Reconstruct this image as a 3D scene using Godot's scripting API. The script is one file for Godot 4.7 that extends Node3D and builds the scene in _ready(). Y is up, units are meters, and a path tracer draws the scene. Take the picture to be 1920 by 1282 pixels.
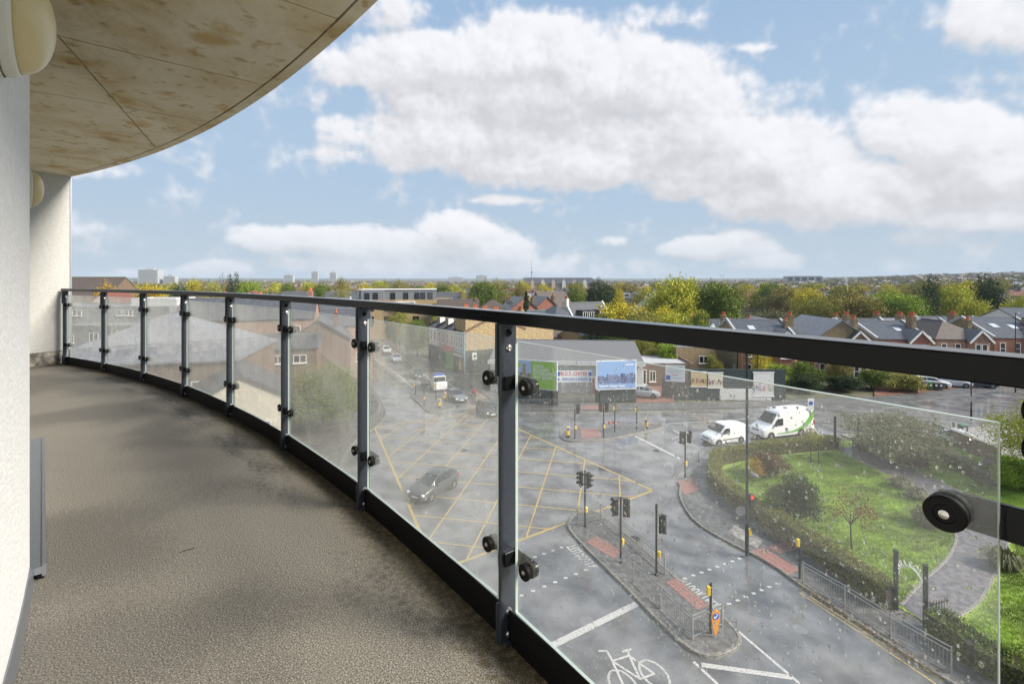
extends Node3D
# A curved balcony above a wet road junction. Metres, y up; the eye stands at (0, EYE, 0) and looks along -z.

const EYE := 15.5
const DECK := 14.3                    # the balcony floor
const ARC := Vector2(-15.217, 10.116) # centre (x, z) of the curved front of the building
const R_RAIL := 19.162
const R_WALL := 17.928
const SKY_GAIN := 0.415

var rng := RandomNumberGenerator.new()
var M := {}
var taken := {}
var frames := {}


# ------------------------------------------------------------------ mesh helpers
class MB:
	var v := PackedVector3Array()
	var n := PackedVector3Array()
	var c := PackedColorArray()
	var t := PackedVector2Array()
	var col := Color.WHITE

	func put(p: Vector3, nn: Vector3, uv := Vector2.ZERO) -> void:
		v.append(p)
		n.append(nn)
		c.append(col)
		t.append(uv)

	func tri(a: Vector3, b: Vector3, d: Vector3) -> void:      # counter-clockwise seen from outside
		var nn := (b - a).cross(d - a).normalized()
		put(a, nn)
		put(d, nn)
		put(b, nn)

	func quad(a: Vector3, b: Vector3, d: Vector3, e: Vector3) -> void:
		var nn := (b - a).cross(d - a)
		if nn.length_squared() < 1e-14:
			nn = (d - a).cross(e - a)
		nn = nn.normalized()
		put(a, nn, Vector2(0, 1))
		put(d, nn, Vector2(1, 0))
		put(b, nn, Vector2(1, 1))
		put(a, nn, Vector2(0, 1))
		put(e, nn, Vector2(0, 0))
		put(d, nn, Vector2(1, 0))

	func quadn(a: Vector3, b: Vector3, d: Vector3, e: Vector3, na: Vector3, nb: Vector3, nd: Vector3, ne: Vector3) -> void:
		put(a, na, Vector2(0, 1))
		put(d, nd, Vector2(1, 0))
		put(b, nb, Vector2(1, 1))
		put(a, na, Vector2(0, 1))
		put(e, ne, Vector2(0, 0))
		put(d, nd, Vector2(1, 0))

	func box(p: Vector3, s: Vector3, b := Basis.IDENTITY) -> void:
		var x := b.x * s.x * 0.5
		var y := b.y * s.y * 0.5
		var z := b.z * s.z * 0.5
		quad(p - x - y + z, p + x - y + z, p + x + y + z, p - x + y + z)
		quad(p + x - y - z, p - x - y - z, p - x + y - z, p + x + y - z)
		quad(p + x - y + z, p + x - y - z, p + x + y - z, p + x + y + z)
		quad(p - x - y - z, p - x - y + z, p - x + y + z, p - x + y - z)
		quad(p - x + y + z, p + x + y + z, p + x + y - z, p - x + y - z)
		quad(p - x - y - z, p + x - y - z, p + x - y + z, p - x - y + z)

	func cbox(p: Vector3, s: Vector3, ch: float, b := Basis.IDENTITY) -> void:  # box with chamfered edges round y and on top and bottom
		var hx := s.x * 0.5
		var hy := s.y * 0.5
		var hz := s.z * 0.5
		var rings := []
		for k in [[-hy, ch], [-hy + ch, 0.0], [hy - ch, 0.0], [hy, ch]]:
			var i: float = k[1]
			var r := []
			for q in [[-hx + ch, -hz + i], [hx - ch, -hz + i], [hx - i, -hz + ch], [hx - i, hz - ch], [hx - ch, hz - i], [-hx + ch, hz - i], [-hx + i, hz - ch], [-hx + i, -hz + ch]]:
				r.append(p + b * Vector3(q[0], k[0], q[1]))
			rings.append(r)
		for k in 3:
			for i in 8:
				var j := (i + 1) % 8
				quad(rings[k][j], rings[k][i], rings[k + 1][i], rings[k + 1][j])
		for i in range(1, 7):
			tri(rings[3][0], rings[3][i + 1], rings[3][i])
			tri(rings[0][0], rings[0][i], rings[0][i + 1])

	func cyl(p: Vector3, q: Vector3, r0: float, r1: float, seg := 8, caps := true) -> void:
		var ax := (q - p).normalized()
		var u := ax.cross(Vector3.UP if absf(ax.y) < 0.9 else Vector3.RIGHT).normalized()
		var w := ax.cross(u)
		for i in seg:
			var a := TAU * i / seg
			var b := TAU * (i + 1) / seg
			var da := u * cos(a) + w * sin(a)
			var db := u * cos(b) + w * sin(b)
			quadn(p + da * r0, p + db * r0, q + db * r1, q + da * r1, da, db, db, da)
			if caps:
				tri(q, q + da * r1, q + db * r1)
				tri(p, p + db * r0, p + da * r0)

	func tube(path: Array, r: float, seg := 6) -> void:
		for i in path.size() - 1:
			cyl(path[i], path[i + 1], r, r, seg, i == 0 or i == path.size() - 2)

	func lathe(pr: Array, o: Vector3, b: Basis, seg := 16) -> void:   # profile of (radius, height) turned round b.y
		for k in pr.size() - 1:
			var e: Vector2 = pr[k + 1] - pr[k]
			var nn := Vector2(e.y, -e.x).normalized()
			for i in seg:
				var a := TAU * i / seg
				var a2 := TAU * (i + 1) / seg
				var da := b.x * cos(a) - b.z * sin(a)
				var db := b.x * cos(a2) - b.z * sin(a2)
				var na := (da * nn.x + b.y * nn.y).normalized()
				var nb := (db * nn.x + b.y * nn.y).normalized()
				quadn(o + da * pr[k].x + b.y * pr[k].y, o + db * pr[k].x + b.y * pr[k].y, o + db * pr[k + 1].x + b.y * pr[k + 1].y, o + da * pr[k + 1].x + b.y * pr[k + 1].y, na, nb, nb, na)

	func poly(pts: PackedVector2Array, y: float, up := true) -> void:   # flat polygon, points (x, z)
		var ix := Geometry2D.triangulate_polygon(pts)
		for i in range(0, ix.size(), 3):
			var a := Vector3(pts[ix[i]].x, y, pts[ix[i]].y)
			var b := Vector3(pts[ix[i + 1]].x, y, pts[ix[i + 1]].y)
			var d := Vector3(pts[ix[i + 2]].x, y, pts[ix[i + 2]].y)
			if ((b - a).cross(d - a).y > 0) == up:
				tri(a, b, d)
			else:
				tri(a, d, b)

	func prism(pts: PackedVector2Array, y0: float, y1: float) -> void:
		poly(pts, y1, true)
		poly(pts, y0, false)
		var cw := Geometry2D.is_polygon_clockwise(pts)
		for i in pts.size():
			var p := pts[i]
			var q := pts[(i + 1) % pts.size()]
			if not cw:
				var s := p
				p = q
				q = s
			quad(Vector3(p.x, y0, p.y), Vector3(q.x, y0, q.y), Vector3(q.x, y1, q.y), Vector3(p.x, y1, p.y))

	func ribbon(path: Array, w: float, y: float) -> void:   # flat strip along points (x, z)
		for i in path.size() - 1:
			var d: Vector2 = (path[i + 1] - path[i]).normalized()
			var s := Vector2(-d.y, d.x) * w * 0.5
			var a: Vector2 = path[i] - d * w * 0.2
			var b: Vector2 = path[i + 1] + d * w * 0.2
			var p := Vector3(a.x - s.x, y, a.y - s.y)
			var q := Vector3(b.x - s.x, y, b.y - s.y)
			var r := Vector3(b.x + s.x, y, b.y + s.y)
			var e := Vector3(a.x + s.x, y, a.y + s.y)
			if (q - p).cross(r - p).y > 0:
				quad(p, q, r, e)
			else:
				quad(e, r, q, p)

	func loft(secs: Array, close_ends := true) -> void:   # sections of equal length; smooth normals
		var m: int = secs[0].size()
		var nn := []
		for i in secs.size():
			var row := []
			for j in m:
				var du: Vector3 = secs[mini(i + 1, secs.size() - 1)][j] - secs[maxi(i - 1, 0)][j]
				var dv: Vector3 = secs[i][mini(j + 1, m - 1)] - secs[i][maxi(j - 1, 0)]
				row.append(dv.cross(du).normalized())
			nn.append(row)
		for i in secs.size() - 1:
			for j in m - 1:
				quadn(secs[i][j], secs[i][j + 1], secs[i + 1][j + 1], secs[i + 1][j], nn[i][j], nn[i][j + 1], nn[i + 1][j + 1], nn[i + 1][j])
		if close_ends:
			for j in range(1, m - 1):
				tri(secs[0][0], secs[0][j + 1], secs[0][j])
				var l: Array = secs[secs.size() - 1]
				tri(l[0], l[j], l[j + 1])

	func mesh() -> ArrayMesh:
		var a := []
		a.resize(Mesh.ARRAY_MAX)
		a[Mesh.ARRAY_VERTEX] = v
		a[Mesh.ARRAY_NORMAL] = n
		a[Mesh.ARRAY_COLOR] = c
		a[Mesh.ARRAY_TEX_UV] = t
		var m := ArrayMesh.new()
		m.add_surface_from_arrays(Mesh.PRIMITIVE_TRIANGLES, a)
		return m


# ------------------------------------------------------------------ scene helpers
func thing(called: String, label: String, category: String, at := Vector3.ZERO, turn := 0.0, group := "") -> Node3D:
	var o := Node3D.new()
	o.name = numbered(called)
	add_child(o)
	o.position = at
	o.rotation.y = turn
	return tag(o, label, category, group)


func numbered(called: String) -> String:
	taken[called] = taken.get(called, 0) + 1
	return called if taken[called] == 1 else "%s_%03d" % [called, taken[called] - 1]


func tag(o: Node3D, label: String, category: String, group := "") -> Node3D:
	o.set_meta("label", label)
	o.set_meta("category", category)
	if group:
		o.set_meta("group", group)
	return o


func part(called: String, m: Variant, material: Material, parent: Node3D, label := "") -> MeshInstance3D:
	var o := MeshInstance3D.new()
	o.name = called
	o.mesh = m.mesh() if m is MB else m
	o.material_override = material
	parent.add_child(o, true)
	if label:
		o.set_meta("label", label)
	return o


func struct(called: String, m: Variant, material: Material) -> MeshInstance3D:
	var o := MeshInstance3D.new()
	o.name = numbered(called)
	o.mesh = m.mesh() if m is MB else m
	o.material_override = material
	o.set_meta("kind", "structure")
	add_child(o)
	return o


func copy_of(o: Node3D, label: String, at: Vector3, turn := 0.0) -> Node3D:
	var base := String(o.name)
	if base.length() > 4 and base.substr(base.length() - 4, 1) == "_" and base.right(3).is_valid_int():
		base = base.left(base.length() - 4)
	var r: Node3D = o.duplicate()
	r.name = numbered(base)
	add_child(r)
	r.position = at
	r.rotation.y = turn
	r.set_meta("label", label)
	return r


func lin(r: float, g: float, b: float) -> Color:
	return Color(r, g, b).linear_to_srgb()


func mat(key: String, c: Color, rough := 0.7, metal := 0.0) -> StandardMaterial3D:
	var m := StandardMaterial3D.new()
	m.resource_name = key
	m.albedo_color = c.linear_to_srgb()
	m.roughness = rough
	m.metallic = metal
	M[key] = m
	return m


func noise(freq: float, sd: int, oct := 4, kind := FastNoiseLite.TYPE_SIMPLEX_SMOOTH) -> FastNoiseLite:
	var f := FastNoiseLite.new()
	f.noise_type = kind
	f.frequency = freq
	f.seed = sd
	f.fractal_octaves = oct
	return f


func ramp_tex(size: int, freq: float, sd: int, cols: Array, oct := 4, kind := FastNoiseLite.TYPE_SIMPLEX_SMOOTH) -> NoiseTexture2D:
	var t := NoiseTexture2D.new()
	t.width = size
	t.height = size
	t.seamless = true
	t.noise = noise(freq, sd, oct, kind)
	if cols.size():
		var g := Gradient.new()
		var offs := PackedFloat32Array()
		var cc := PackedColorArray()
		for k in cols:
			offs.append(k[0])
			cc.append((k[1] as Color).linear_to_srgb())
		g.offsets = offs
		g.colors = cc
		t.color_ramp = g
	return t


func normal_tex(size: int, freq: float, sd: int, strength := 4.0, oct := 3) -> NoiseTexture2D:
	var t := NoiseTexture2D.new()
	t.width = size
	t.height = size
	t.seamless = true
	t.as_normal_map = true
	t.bump_strength = strength
	t.noise = noise(freq, sd, oct)
	return t


func tri_mat(key: String, tex: Texture2D, metres: float, rough := 0.8, world := true) -> StandardMaterial3D:
	var m := mat(key, Color.WHITE, rough)
	m.albedo_texture = tex
	m.uv1_triplanar = true
	m.uv1_world_triplanar = world
	m.uv1_triplanar_sharpness = 6.0
	m.uv1_scale = Vector3.ONE / metres
	return m


func tinted(key: String, base: String, c: Color) -> StandardMaterial3D:
	var m: StandardMaterial3D = M[base].duplicate()
	m.resource_name = key
	m.albedo_color = c.linear_to_srgb()
	M[key] = m
	return m


func arc(deg: float, r: float, y: float) -> Vector3:
	var a := deg_to_rad(deg)
	return Vector3(ARC.x + r * sin(a), y, ARC.y - r * cos(a))


func arc_basis(deg: float) -> Basis:   # x along the curve, y up, z towards the inside of the building
	var a := deg_to_rad(deg)
	return Basis(Vector3(cos(a), 0, sin(a)), Vector3.UP, Vector3(-sin(a), 0, cos(a)))


func sweep(pr: Array, a0: float, a1: float, step := 1.0, caps := true) -> MB:   # profile of (radius, y), counter-clockwise, along the curve
	var mb := MB.new()
	var k := maxi(1, ceili((a1 - a0) / step))
	for i in k:
		var p := a0 + (a1 - a0) * i / k
		var q := a0 + (a1 - a0) * (i + 1) / k
		for j in pr.size():
			var e: Vector2 = pr[j]
			var g: Vector2 = pr[(j + 1) % pr.size()]
			var nr := Vector2(g.y - e.y, -(g.x - e.x)).normalized()
			var bp := arc_basis(p)
			var bq := arc_basis(q)
			var np := -bp.z * nr.x + Vector3.UP * nr.y
			var nq := -bq.z * nr.x + Vector3.UP * nr.y
			mb.quadn(arc(q, e.x, e.y), arc(p, e.x, e.y), arc(p, g.x, g.y), arc(q, g.x, g.y), nq, np, np, nq)
	if caps:
		for s in [a0, a1]:
			for j in range(1, pr.size() - 1):
				var a := arc(s, pr[0].x, pr[0].y)
				var b := arc(s, pr[j].x, pr[j].y)
				var d := arc(s, pr[j + 1].x, pr[j + 1].y)
				if s == a0:
					mb.tri(a, d, b)
				else:
					mb.tri(a, b, d)
	return mb


func turn_of(d: Vector2) -> float:   # the turn that brings local -z to the direction d (x, z)
	return atan2(-d.x, -d.y)


func _ready() -> void:
	rng.seed = 20
	# camera: a shift lens held level
	var cam := Camera3D.new()
	cam.name = "camera"
	add_child(cam)
	cam.position = Vector3(0, EYE, 0)
	cam.projection = Camera3D.PROJECTION_FRUSTUM
	cam.near = 0.05
	cam.far = 9000.0
	cam.size = 0.05 * 1282.0 / 900.0
	cam.frustum_offset = Vector2(0, -0.05 * 113.0 / 900.0)
	cam.current = true
	# sky, haze, exposure
	var env := Environment.new()
	env.background_mode = Environment.BG_SKY
	env.sky = Sky.new()
	var sm := PanoramaSkyMaterial.new()
	sm.panorama = ImageTexture.create_from_image(sky_image())
	env.sky.sky_material = sm
	env.tonemap_mode = Environment.TONE_MAPPER_LINEAR
	env.tonemap_exposure = 2.44
	env.sdfgi_enabled = true
	env.ssao_enabled = true
	env.ssil_enabled = true
	env.fog_enabled = true
	env.fog_density = 0.00014
	env.fog_light_color = Color(0.8, 0.86, 0.93)
	var we := WorldEnvironment.new()
	we.name = "world_environment"
	we.environment = env
	add_child(we)
	# a veiled, low sun on the right
	var sun := DirectionalLight3D.new()
	sun.name = "sun"
	sun.light_energy = 1.0
	sun.light_color = Color(1.0, 0.97, 0.92)
	sun.light_angular_distance = 20.0
	sun.shadow_enabled = true
	add_child(sun)
	var az := deg_to_rad(104.0)
	var el := deg_to_rad(36.0)
	sun.look_at_from_position(Vector3.ZERO, -Vector3(sin(az) * cos(el), sin(el), -cos(az) * cos(el)))

	make_materials()
	# the large structure
	make_ground()
	make_markings()
	make_balcony()
	make_near_buildings()
	make_right_houses()
	make_middle_distance()
	make_far_town()
	# objects
	make_park()
	make_trees()
	make_vehicles()
	make_street_furniture()
	make_boards()


# ------------------------------------------------------------------ sky
func sky_image() -> Image:
	var w := 4096
	var h := 2048
	var deg := w / 360.0
	# the whole dome, coarse: blue air and broken cloud
	var lw := 512
	var lh := 256
	var low := PackedFloat32Array()
	low.resize(lw * lh * 3)
	var cn := noise(1.0, 5, 5)
	for y in lh:
		var el := (0.5 - (y + 0.5) / lh) * PI
		for x in lw:
			var az := ((x + 0.5) / lw - 0.5) * TAU
			var c := air(el)
			if el > 0.0:
				var d := Vector3(sin(az) * cos(el), sin(el), -cos(az) * cos(el))
				var p := d / (d.y + 0.22) * 0.62
				var k := smoothstep(-0.1, 0.3, cn.get_noise_3d(p.x, p.z, 3.0))
				c = c.lerp(Color(0.80, 0.80, 0.82), k * 0.9 * smoothstep(0.0, 0.12, el))
			var i := (y * lw + x) * 3
			low[i] = c.r * SKY_GAIN
			low[i + 1] = c.g * SKY_GAIN
			low[i + 2] = c.b * SKY_GAIN
	var im := Image.create_from_data(lw, lh, false, Image.FORMAT_RGBF, low.to_byte_array())
	im.resize(w, h, Image.INTERPOLATE_CUBIC)
	# the part in view, fine: where the banks of cloud stand (pixel centre and radii on a 900-pixel tangent plane, weight)
	var fw := 1440
	var fh := 512
	var top := 42.0
	var banks := [
		[800, 120, 260, 76, 1.0], [1010, 110, 270, 100, 1.15], [960, 190, 280, 90, 1.1], [1180, 160, 250, 110, 1.15], [1250, 260, 260, 90, 1.0], [1330, 190, 170, 80, 0.8], [700, 250, 130, 50, 0.62], [640, 285, 90, 30, 0.4], [860, 270, 260, 80, 1.0], [1060, 310, 300, 70, 1.0],
		[1160, 240, 230, 90, 0.8], [1430, 290, 270, 100, 1.1], [1560, 360, 300, 95, 1.1], [1780, 260, 260, 80, 1.15], [1900, 330, 260, 110, 1.15], [1700, 210, 120, 50, 0.7], [1860, 410, 160, 34, 0.75], [1290, 350, 160, 40, 0.6],
		[560, 450, 150, 36, 0.95], [720, 462, 190, 52, 1.0], [860, 440, 120, 52, 1.05], [940, 470, 90, 50, 0.85], [700, 500, 260, 34, 0.65], [940, 505, 260, 30, 0.5], [500, 430, 80, 14, 0.4],
		[1330, 468, 110, 30, 0.95], [1400, 462, 80, 38, 0.9], [1440, 492, 90, 26, 0.75], [400, 508, 110, 24, 0.85], [300, 520, 160, 22, 0.6], [1880, 40, 170, 90, 0.72], [1780, 20, 90, 40, 0.4],
		[740, 30, 110, 50, 0.5], [1200, 40, 60, 40, 0.3], [1100, 30, 260, 26, 0.28], [560, 190, 60, 34, 0.22], [1150, 455, 40, 16, 0.4], [170, 320, 130, 26, 0.5], [1410, 90, 60, 12, 0.3], [950, 376, 90, 14, 0.55], [1040, 505, 330, 34, 0.36], [2100, 250, 260, 150, 0.9],
		[-60, 420, 260, 60, 0.8], [2250, 430, 200, 50, 0.7]]
	var bw := 360
	var bh := 128
	var field := PackedFloat32Array()
	field.resize(bw * bh)
	for y in bh:
		var el := deg_to_rad(top - (y + 0.5) * 4.0 / deg)
		for x in bw:
			var az := deg_to_rad(((x + 0.5) * 4.0 - fw * 0.5) / deg)
			var px := 960.0 + 900.0 * tan(az)
			var py := 528.0 - 900.0 * tan(el) / cos(az)
			var s := 0.0
			for b in banks:
				var dx: float = (px - b[0]) / b[2]
				var dy: float = (py - b[1]) / b[3]
				if dy > 0.0:
					dy *= 1.25
				var q := 1.0 - (dx * dx + dy * dy)
				if q > -1.2:
					s = maxf(s, b[4] * (q if q > 0.0 else q * 0.55)) + maxf(q, 0.0) * 0.05
			field[y * bw + x] = s
	var fi := Image.create_from_data(bw, bh, false, Image.FORMAT_RF, field.to_byte_array())
	fi.resize(fw, fh, Image.INTERPOLATE_CUBIC)
	var fd := fi.get_data().to_float32_array()
	var n1 := noise_bytes(fw, fh, 0.011, 31, 6)
	var n2 := noise_bytes(fw, fh, 0.045, 32, 5)
	var n3 := noise_bytes(fw, fh, 0.02, 33, 4)
	var bl := noise(0.0125, 34, 5)
	bl.fractal_type = FastNoiseLite.FRACTAL_RIDGED
	var n4 := bl.get_image(fw, fh).get_data()
	var dens := PackedFloat32Array()
	dens.resize(fw * fh)
	for i in fw * fh:
		dens[i] = fd[i] + (n1[i] - 127.5) * 0.0028 + (n2[i] - 127.5) * 0.0012 - (n4[i] - 150.0) * 0.0010
	var old := im.get_data().to_float32_array()
	var out := PackedFloat32Array()
	out.resize(fw * fh * 3)
	var y0 := int((90.0 - top) * deg)
	var x0 := (w - fw) / 2
	for y in fh:
		var a := air(deg_to_rad(top - (y + 0.5) / deg))
		var haze := smoothstep(0.0, 7.0, top - (y + 0.5) / deg)
		for x in fw:
			var i := y * fw + x
			var d := dens[i]
			var k := smoothstep(0.04, 0.58, d)
			var s1 := d - dens[maxi(y - 6, 0) * fw + mini(x + 4, fw - 1)]
			var s2 := d - dens[maxi(y - 20, 0) * fw + mini(x + 10, fw - 1)]
			var up2 := dens[maxi(y - 52, 0) * fw + mini(x + 8, fw - 1)]
			var b := 0.84 + clampf(s1 * 0.16, -0.03, 0.04) + clampf(s2 * 0.20, -0.06, 0.06) - 0.085 * smoothstep(0.45, 1.15, up2) + (n3[i] - 127.5) * 0.0003
			var cr := lerpf(a.r, b, k * (0.55 + 0.42 * haze))
			var cg := lerpf(a.g, b * 1.002, k * (0.55 + 0.42 * haze))
			var cb := lerpf(a.b, b * 1.03 + 0.012, k * (0.55 + 0.42 * haze))
			var e := clampf(minf(minf(x, fw - 1 - x), minf(y, fh - 1 - y) if y < fh / 2 else 1e9) / 60.0, 0.0, 1.0)
			var g := ((y0 + y) * w + x0 + x) * 3
			out[i * 3] = lerpf(old[g], cr * SKY_GAIN, e)
			out[i * 3 + 1] = lerpf(old[g + 1], cg * SKY_GAIN, e)
			out[i * 3 + 2] = lerpf(old[g + 2], cb * SKY_GAIN, e)
	var fine := Image.create_from_data(fw, fh, false, Image.FORMAT_RGBF, out.to_byte_array())
	im.blit_rect(fine, Rect2i(0, 0, fw, fh), Vector2i(x0, y0))
	# a panorama begins straight ahead: swap the halves
	var turned := Image.create_empty(w, h, false, Image.FORMAT_RGBF)
	turned.blit_rect(im, Rect2i(w / 2, 0, w / 2, h), Vector2i(0, 0))
	turned.blit_rect(im, Rect2i(0, 0, w / 2, h), Vector2i(w / 2, 0))
	return turned


func noise_bytes(w: int, h: int, freq: float, sd: int, oct: int) -> PackedByteArray:
	return noise(freq, sd, oct).get_image(w, h).get_data()


func air(el: float) -> Color:   # clear air by height
	var t := clampf(sin(maxf(el, 0.0)), 0.0, 1.0)
	var c := Color(0.53, 0.625, 0.71).lerp(Color(0.435, 0.58, 0.75), smoothstep(0.0, 0.22, t))
	c = c.lerp(Color(0.27, 0.43, 0.68), smoothstep(0.2, 0.75, t))
	return c if el > -0.004 else Color(0.30, 0.31, 0.30)


# ------------------------------------------------------------------ materials
func v(r: float, g := -1.0, b := -1.0) -> Color:
	return Color(r, r if g < 0 else g, r if b < 0 else b)


func make_materials() -> void:
	# balcony
	var fl := tri_mat("deck", ramp_tex(1024, 0.17, 41, [[0.2, v(0.055, 0.049, 0.039)], [0.42, v(0.165, 0.149, 0.122)], [0.6, v(0.235, 0.215, 0.178)], [0.82, v(0.50, 0.468, 0.40)]], 3), 1.25, 0.6)
	fl.normal_enabled = true
	fl.normal_texture = normal_tex(1024, 0.2, 42, 7.0)
	fl.normal_scale = 0.16
	fl.detail_enabled = true
	fl.detail_uv_layer = BaseMaterial3D.DETAIL_UV_2
	fl.detail_blend_mode = BaseMaterial3D.BLEND_MODE_MUL
	fl.detail_albedo = ImageTexture.create_from_image(damp_map())
	fl.metallic_specular = 0.5
	var cc := tri_mat("soffit", ramp_tex(1024, 0.0035, 43, [[0.12, v(0.53, 0.37, 0.16)], [0.28, v(0.67, 0.55, 0.34)], [0.5, v(0.74, 0.645, 0.45)], [0.75, v(0.78, 0.695, 0.515)], [0.94, v(0.59, 0.42, 0.19)]], 7), 3.1, 0.85)
	cc.detail_enabled = true
	cc.detail_blend_mode = BaseMaterial3D.BLEND_MODE_MUL
	cc.detail_albedo = ramp_tex(512, 0.03, 44, [[0.12, v(0.72, 0.62, 0.46)], [0.3, v(1.0)], [1.0, v(1.0)]], 5)
	cc.normal_enabled = true
	cc.normal_texture = normal_tex(512, 0.03, 45, 2.0, 5)
	var rd := tri_mat("render", ramp_tex(512, 0.03, 46, [[0.2, v(0.66, 0.655, 0.64)], [0.8, v(0.74, 0.737, 0.725)]], 5), 0.9, 0.9)
	rd.normal_enabled = true
	rd.normal_texture = normal_tex(512, 0.08, 47, 3.0)
	rd.normal_scale = 0.5
	tinted("render_grey", "render", v(0.66, 0.66, 0.64))
	tri_mat("jamb", ramp_tex(256, 0.03, 48, [[0.2, v(0.34, 0.33, 0.30)], [0.8, v(0.55, 0.54, 0.50)]]), 0.5, 0.8)
	tri_mat("plinth", ramp_tex(256, 0.02, 49, [[0.2, v(0.10, 0.09, 0.075)], [0.8, v(0.42, 0.39, 0.34)]], 5), 0.8, 0.9)
	var pw := mat("powder", v(0.026, 0.032, 0.043), 0.42)
	pw.normal_enabled = true
	pw.normal_texture = normal_tex(512, 0.05, 50, 1.0, 4)
	pw.normal_scale = 0.25
	pw.uv1_triplanar = true
	pw.uv1_scale = Vector3.ONE * 3.0
	pw.roughness_texture = ramp_tex(512, 0.02, 51, [[0.3, v(0.55)], [0.7, v(1.0)]], 5)
	var ra: StandardMaterial3D = pw.duplicate()
	ra.resource_name = "rail"
	ra.albedo_color = v(0.009, 0.0095, 0.011).linear_to_srgb()
	ra.metallic_specular = 0.26
	ra.roughness = 0.16
	M.rail = ra
	mat("kick", v(0.005, 0.005, 0.006), 0.5).metallic_specular = 0.25
	mat("rubber", v(0.006, 0.006, 0.006), 0.6).metallic_specular = 0.3
	mat("steel", v(0.62, 0.61, 0.58), 0.28, 1.0)
	mat("zinc", v(0.36, 0.38, 0.42), 0.42, 0.85)
	mat("lamp_body", v(0.72, 0.70, 0.60), 0.45)
	var ld := mat("lamp_dome", v(0.66, 0.55, 0.30), 0.35)
	ld.subsurf_scatter_enabled = true
	ld.subsurf_scatter_strength = 0.25
	var gl := mat("pane", Color(0.93, 0.97, 0.95, 0.06), 0.0)
	gl.albedo_color = Color(0.9, 0.96, 0.94, 0.02)
	gl.metallic_specular = 0.4
	gl.transparency = BaseMaterial3D.TRANSPARENCY_ALPHA
	mat("glass_edge", v(0.42, 0.50, 0.47), 0.25)
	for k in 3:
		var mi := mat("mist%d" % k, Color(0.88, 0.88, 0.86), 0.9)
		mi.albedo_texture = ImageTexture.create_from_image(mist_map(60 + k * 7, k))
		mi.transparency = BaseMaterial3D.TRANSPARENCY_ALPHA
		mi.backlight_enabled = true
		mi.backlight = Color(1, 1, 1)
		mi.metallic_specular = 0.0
	var wd := mat("water", Color(1, 1, 1, 0.0), 0.02)
	wd.refraction_enabled = true
	wd.refraction_scale = 0.033
	# ground
	var asp := tri_mat("asphalt", ramp_tex(1024, 0.007, 70, [[0.15, v(0.088, 0.089, 0.091)], [0.5, v(0.155, 0.155, 0.155)], [0.85, v(0.215, 0.214, 0.212)]], 8), 17.0, 1.0)
	asp.roughness_texture = ramp_tex(512, 0.008, 71, [[0.25, v(0.07)], [0.5, v(0.15)], [0.75, v(0.30)]], 5)
	asp.normal_enabled = true
	asp.normal_texture = normal_tex(512, 0.1, 72, 1.2)
	asp.normal_scale = 0.15
	asp.clearcoat_enabled = true
	asp.clearcoat = 1.0
	asp.clearcoat_roughness = 0.06
	asp.clearcoat_texture = ramp_tex(512, 0.01, 69, [[0.3, v(0.15)], [0.5, v(0.75)], [0.65, v(1.0)]], 5)
	var pv := tri_mat("paving", ramp_tex(1024, 0.02, 73, [[0.2, v(0.08, 0.079, 0.078)], [0.8, v(0.17, 0.165, 0.16)]], 6), 9.0, 1.0)
	pv.roughness_texture = asp.roughness_texture
	var ap: StandardMaterial3D = asp.duplicate()
	ap.albedo_color = v(0.8, 0.8, 0.81).linear_to_srgb()
	ap.resource_name = "asphalt_patch"
	M.asphalt_patch = ap
	tinted("path", "paving", v(1.12, 1.06, 1.12))
	tinted("paving_pale", "paving", v(2.3, 2.2, 2.05))
	tinted("drive", "paving", v(1.9, 0.95, 0.72))
	var kb := tri_mat("kerb", ramp_tex(256, 0.03, 74, [[0.2, v(0.13, 0.12, 0.10)], [0.8, v(0.30, 0.29, 0.26)]], 5), 1.3, 0.5)
	kb.uv1_world_triplanar = true
	tri_mat("tactile", ramp_tex(256, 0.03, 75, [[0.2, v(0.20, 0.10, 0.085)], [0.8, v(0.36, 0.19, 0.165)]], 5), 0.9, 0.5)
	tri_mat("earth", ramp_tex(1024, 0.02, 76, [[0.2, v(0.045, 0.055, 0.022)], [0.5, v(0.085, 0.085, 0.045)], [0.8, v(0.14, 0.125, 0.08)]], 6), 60.0, 0.95)
	var gr := tri_mat("grass", ramp_tex(1024, 0.03, 77, [[0.15, v(0.16, 0.24, 0.025)], [0.5, v(0.235, 0.345, 0.04)], [0.8, v(0.33, 0.40, 0.075)]], 6), 7.0, 0.9)
	gr.normal_enabled = true
	gr.normal_texture = normal_tex(512, 0.08, 78, 8.0)
	var yp := tri_mat("yellow_paint", ramp_tex(512, 0.05, 79, [[0.2, v(0.19, 0.17, 0.12)], [0.45, v(0.44, 0.32, 0.11)], [0.9, v(0.60, 0.43, 0.14)]], 6), 2.3, 0.45)
	yp.normal_enabled = false
	tri_mat("white_paint", ramp_tex(512, 0.05, 80, [[0.15, v(0.18)], [0.4, v(0.46, 0.45, 0.43)], [0.9, v(0.66, 0.65, 0.62)]], 6), 2.1, 0.45)
	# building skins (object space, so that they turn with the walls)
	brick("brick_yellow", v(0.36, 0.27, 0.145), v(0.25, 0.175, 0.085), v(0.28, 0.25, 0.19))
	brick("brick_red", v(0.40, 0.135, 0.075), v(0.30, 0.09, 0.05), v(0.33, 0.26, 0.21))
	brick("brick_brown", v(0.23, 0.14, 0.085), v(0.15, 0.09, 0.06), v(0.22, 0.19, 0.15))
	brick("brick_buff", v(0.50, 0.37, 0.19), v(0.42, 0.30, 0.15), v(0.40, 0.33, 0.22))
	brick("brick_pink", v(0.42, 0.24, 0.16), v(0.36, 0.19, 0.12), v(0.36, 0.29, 0.24))
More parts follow.
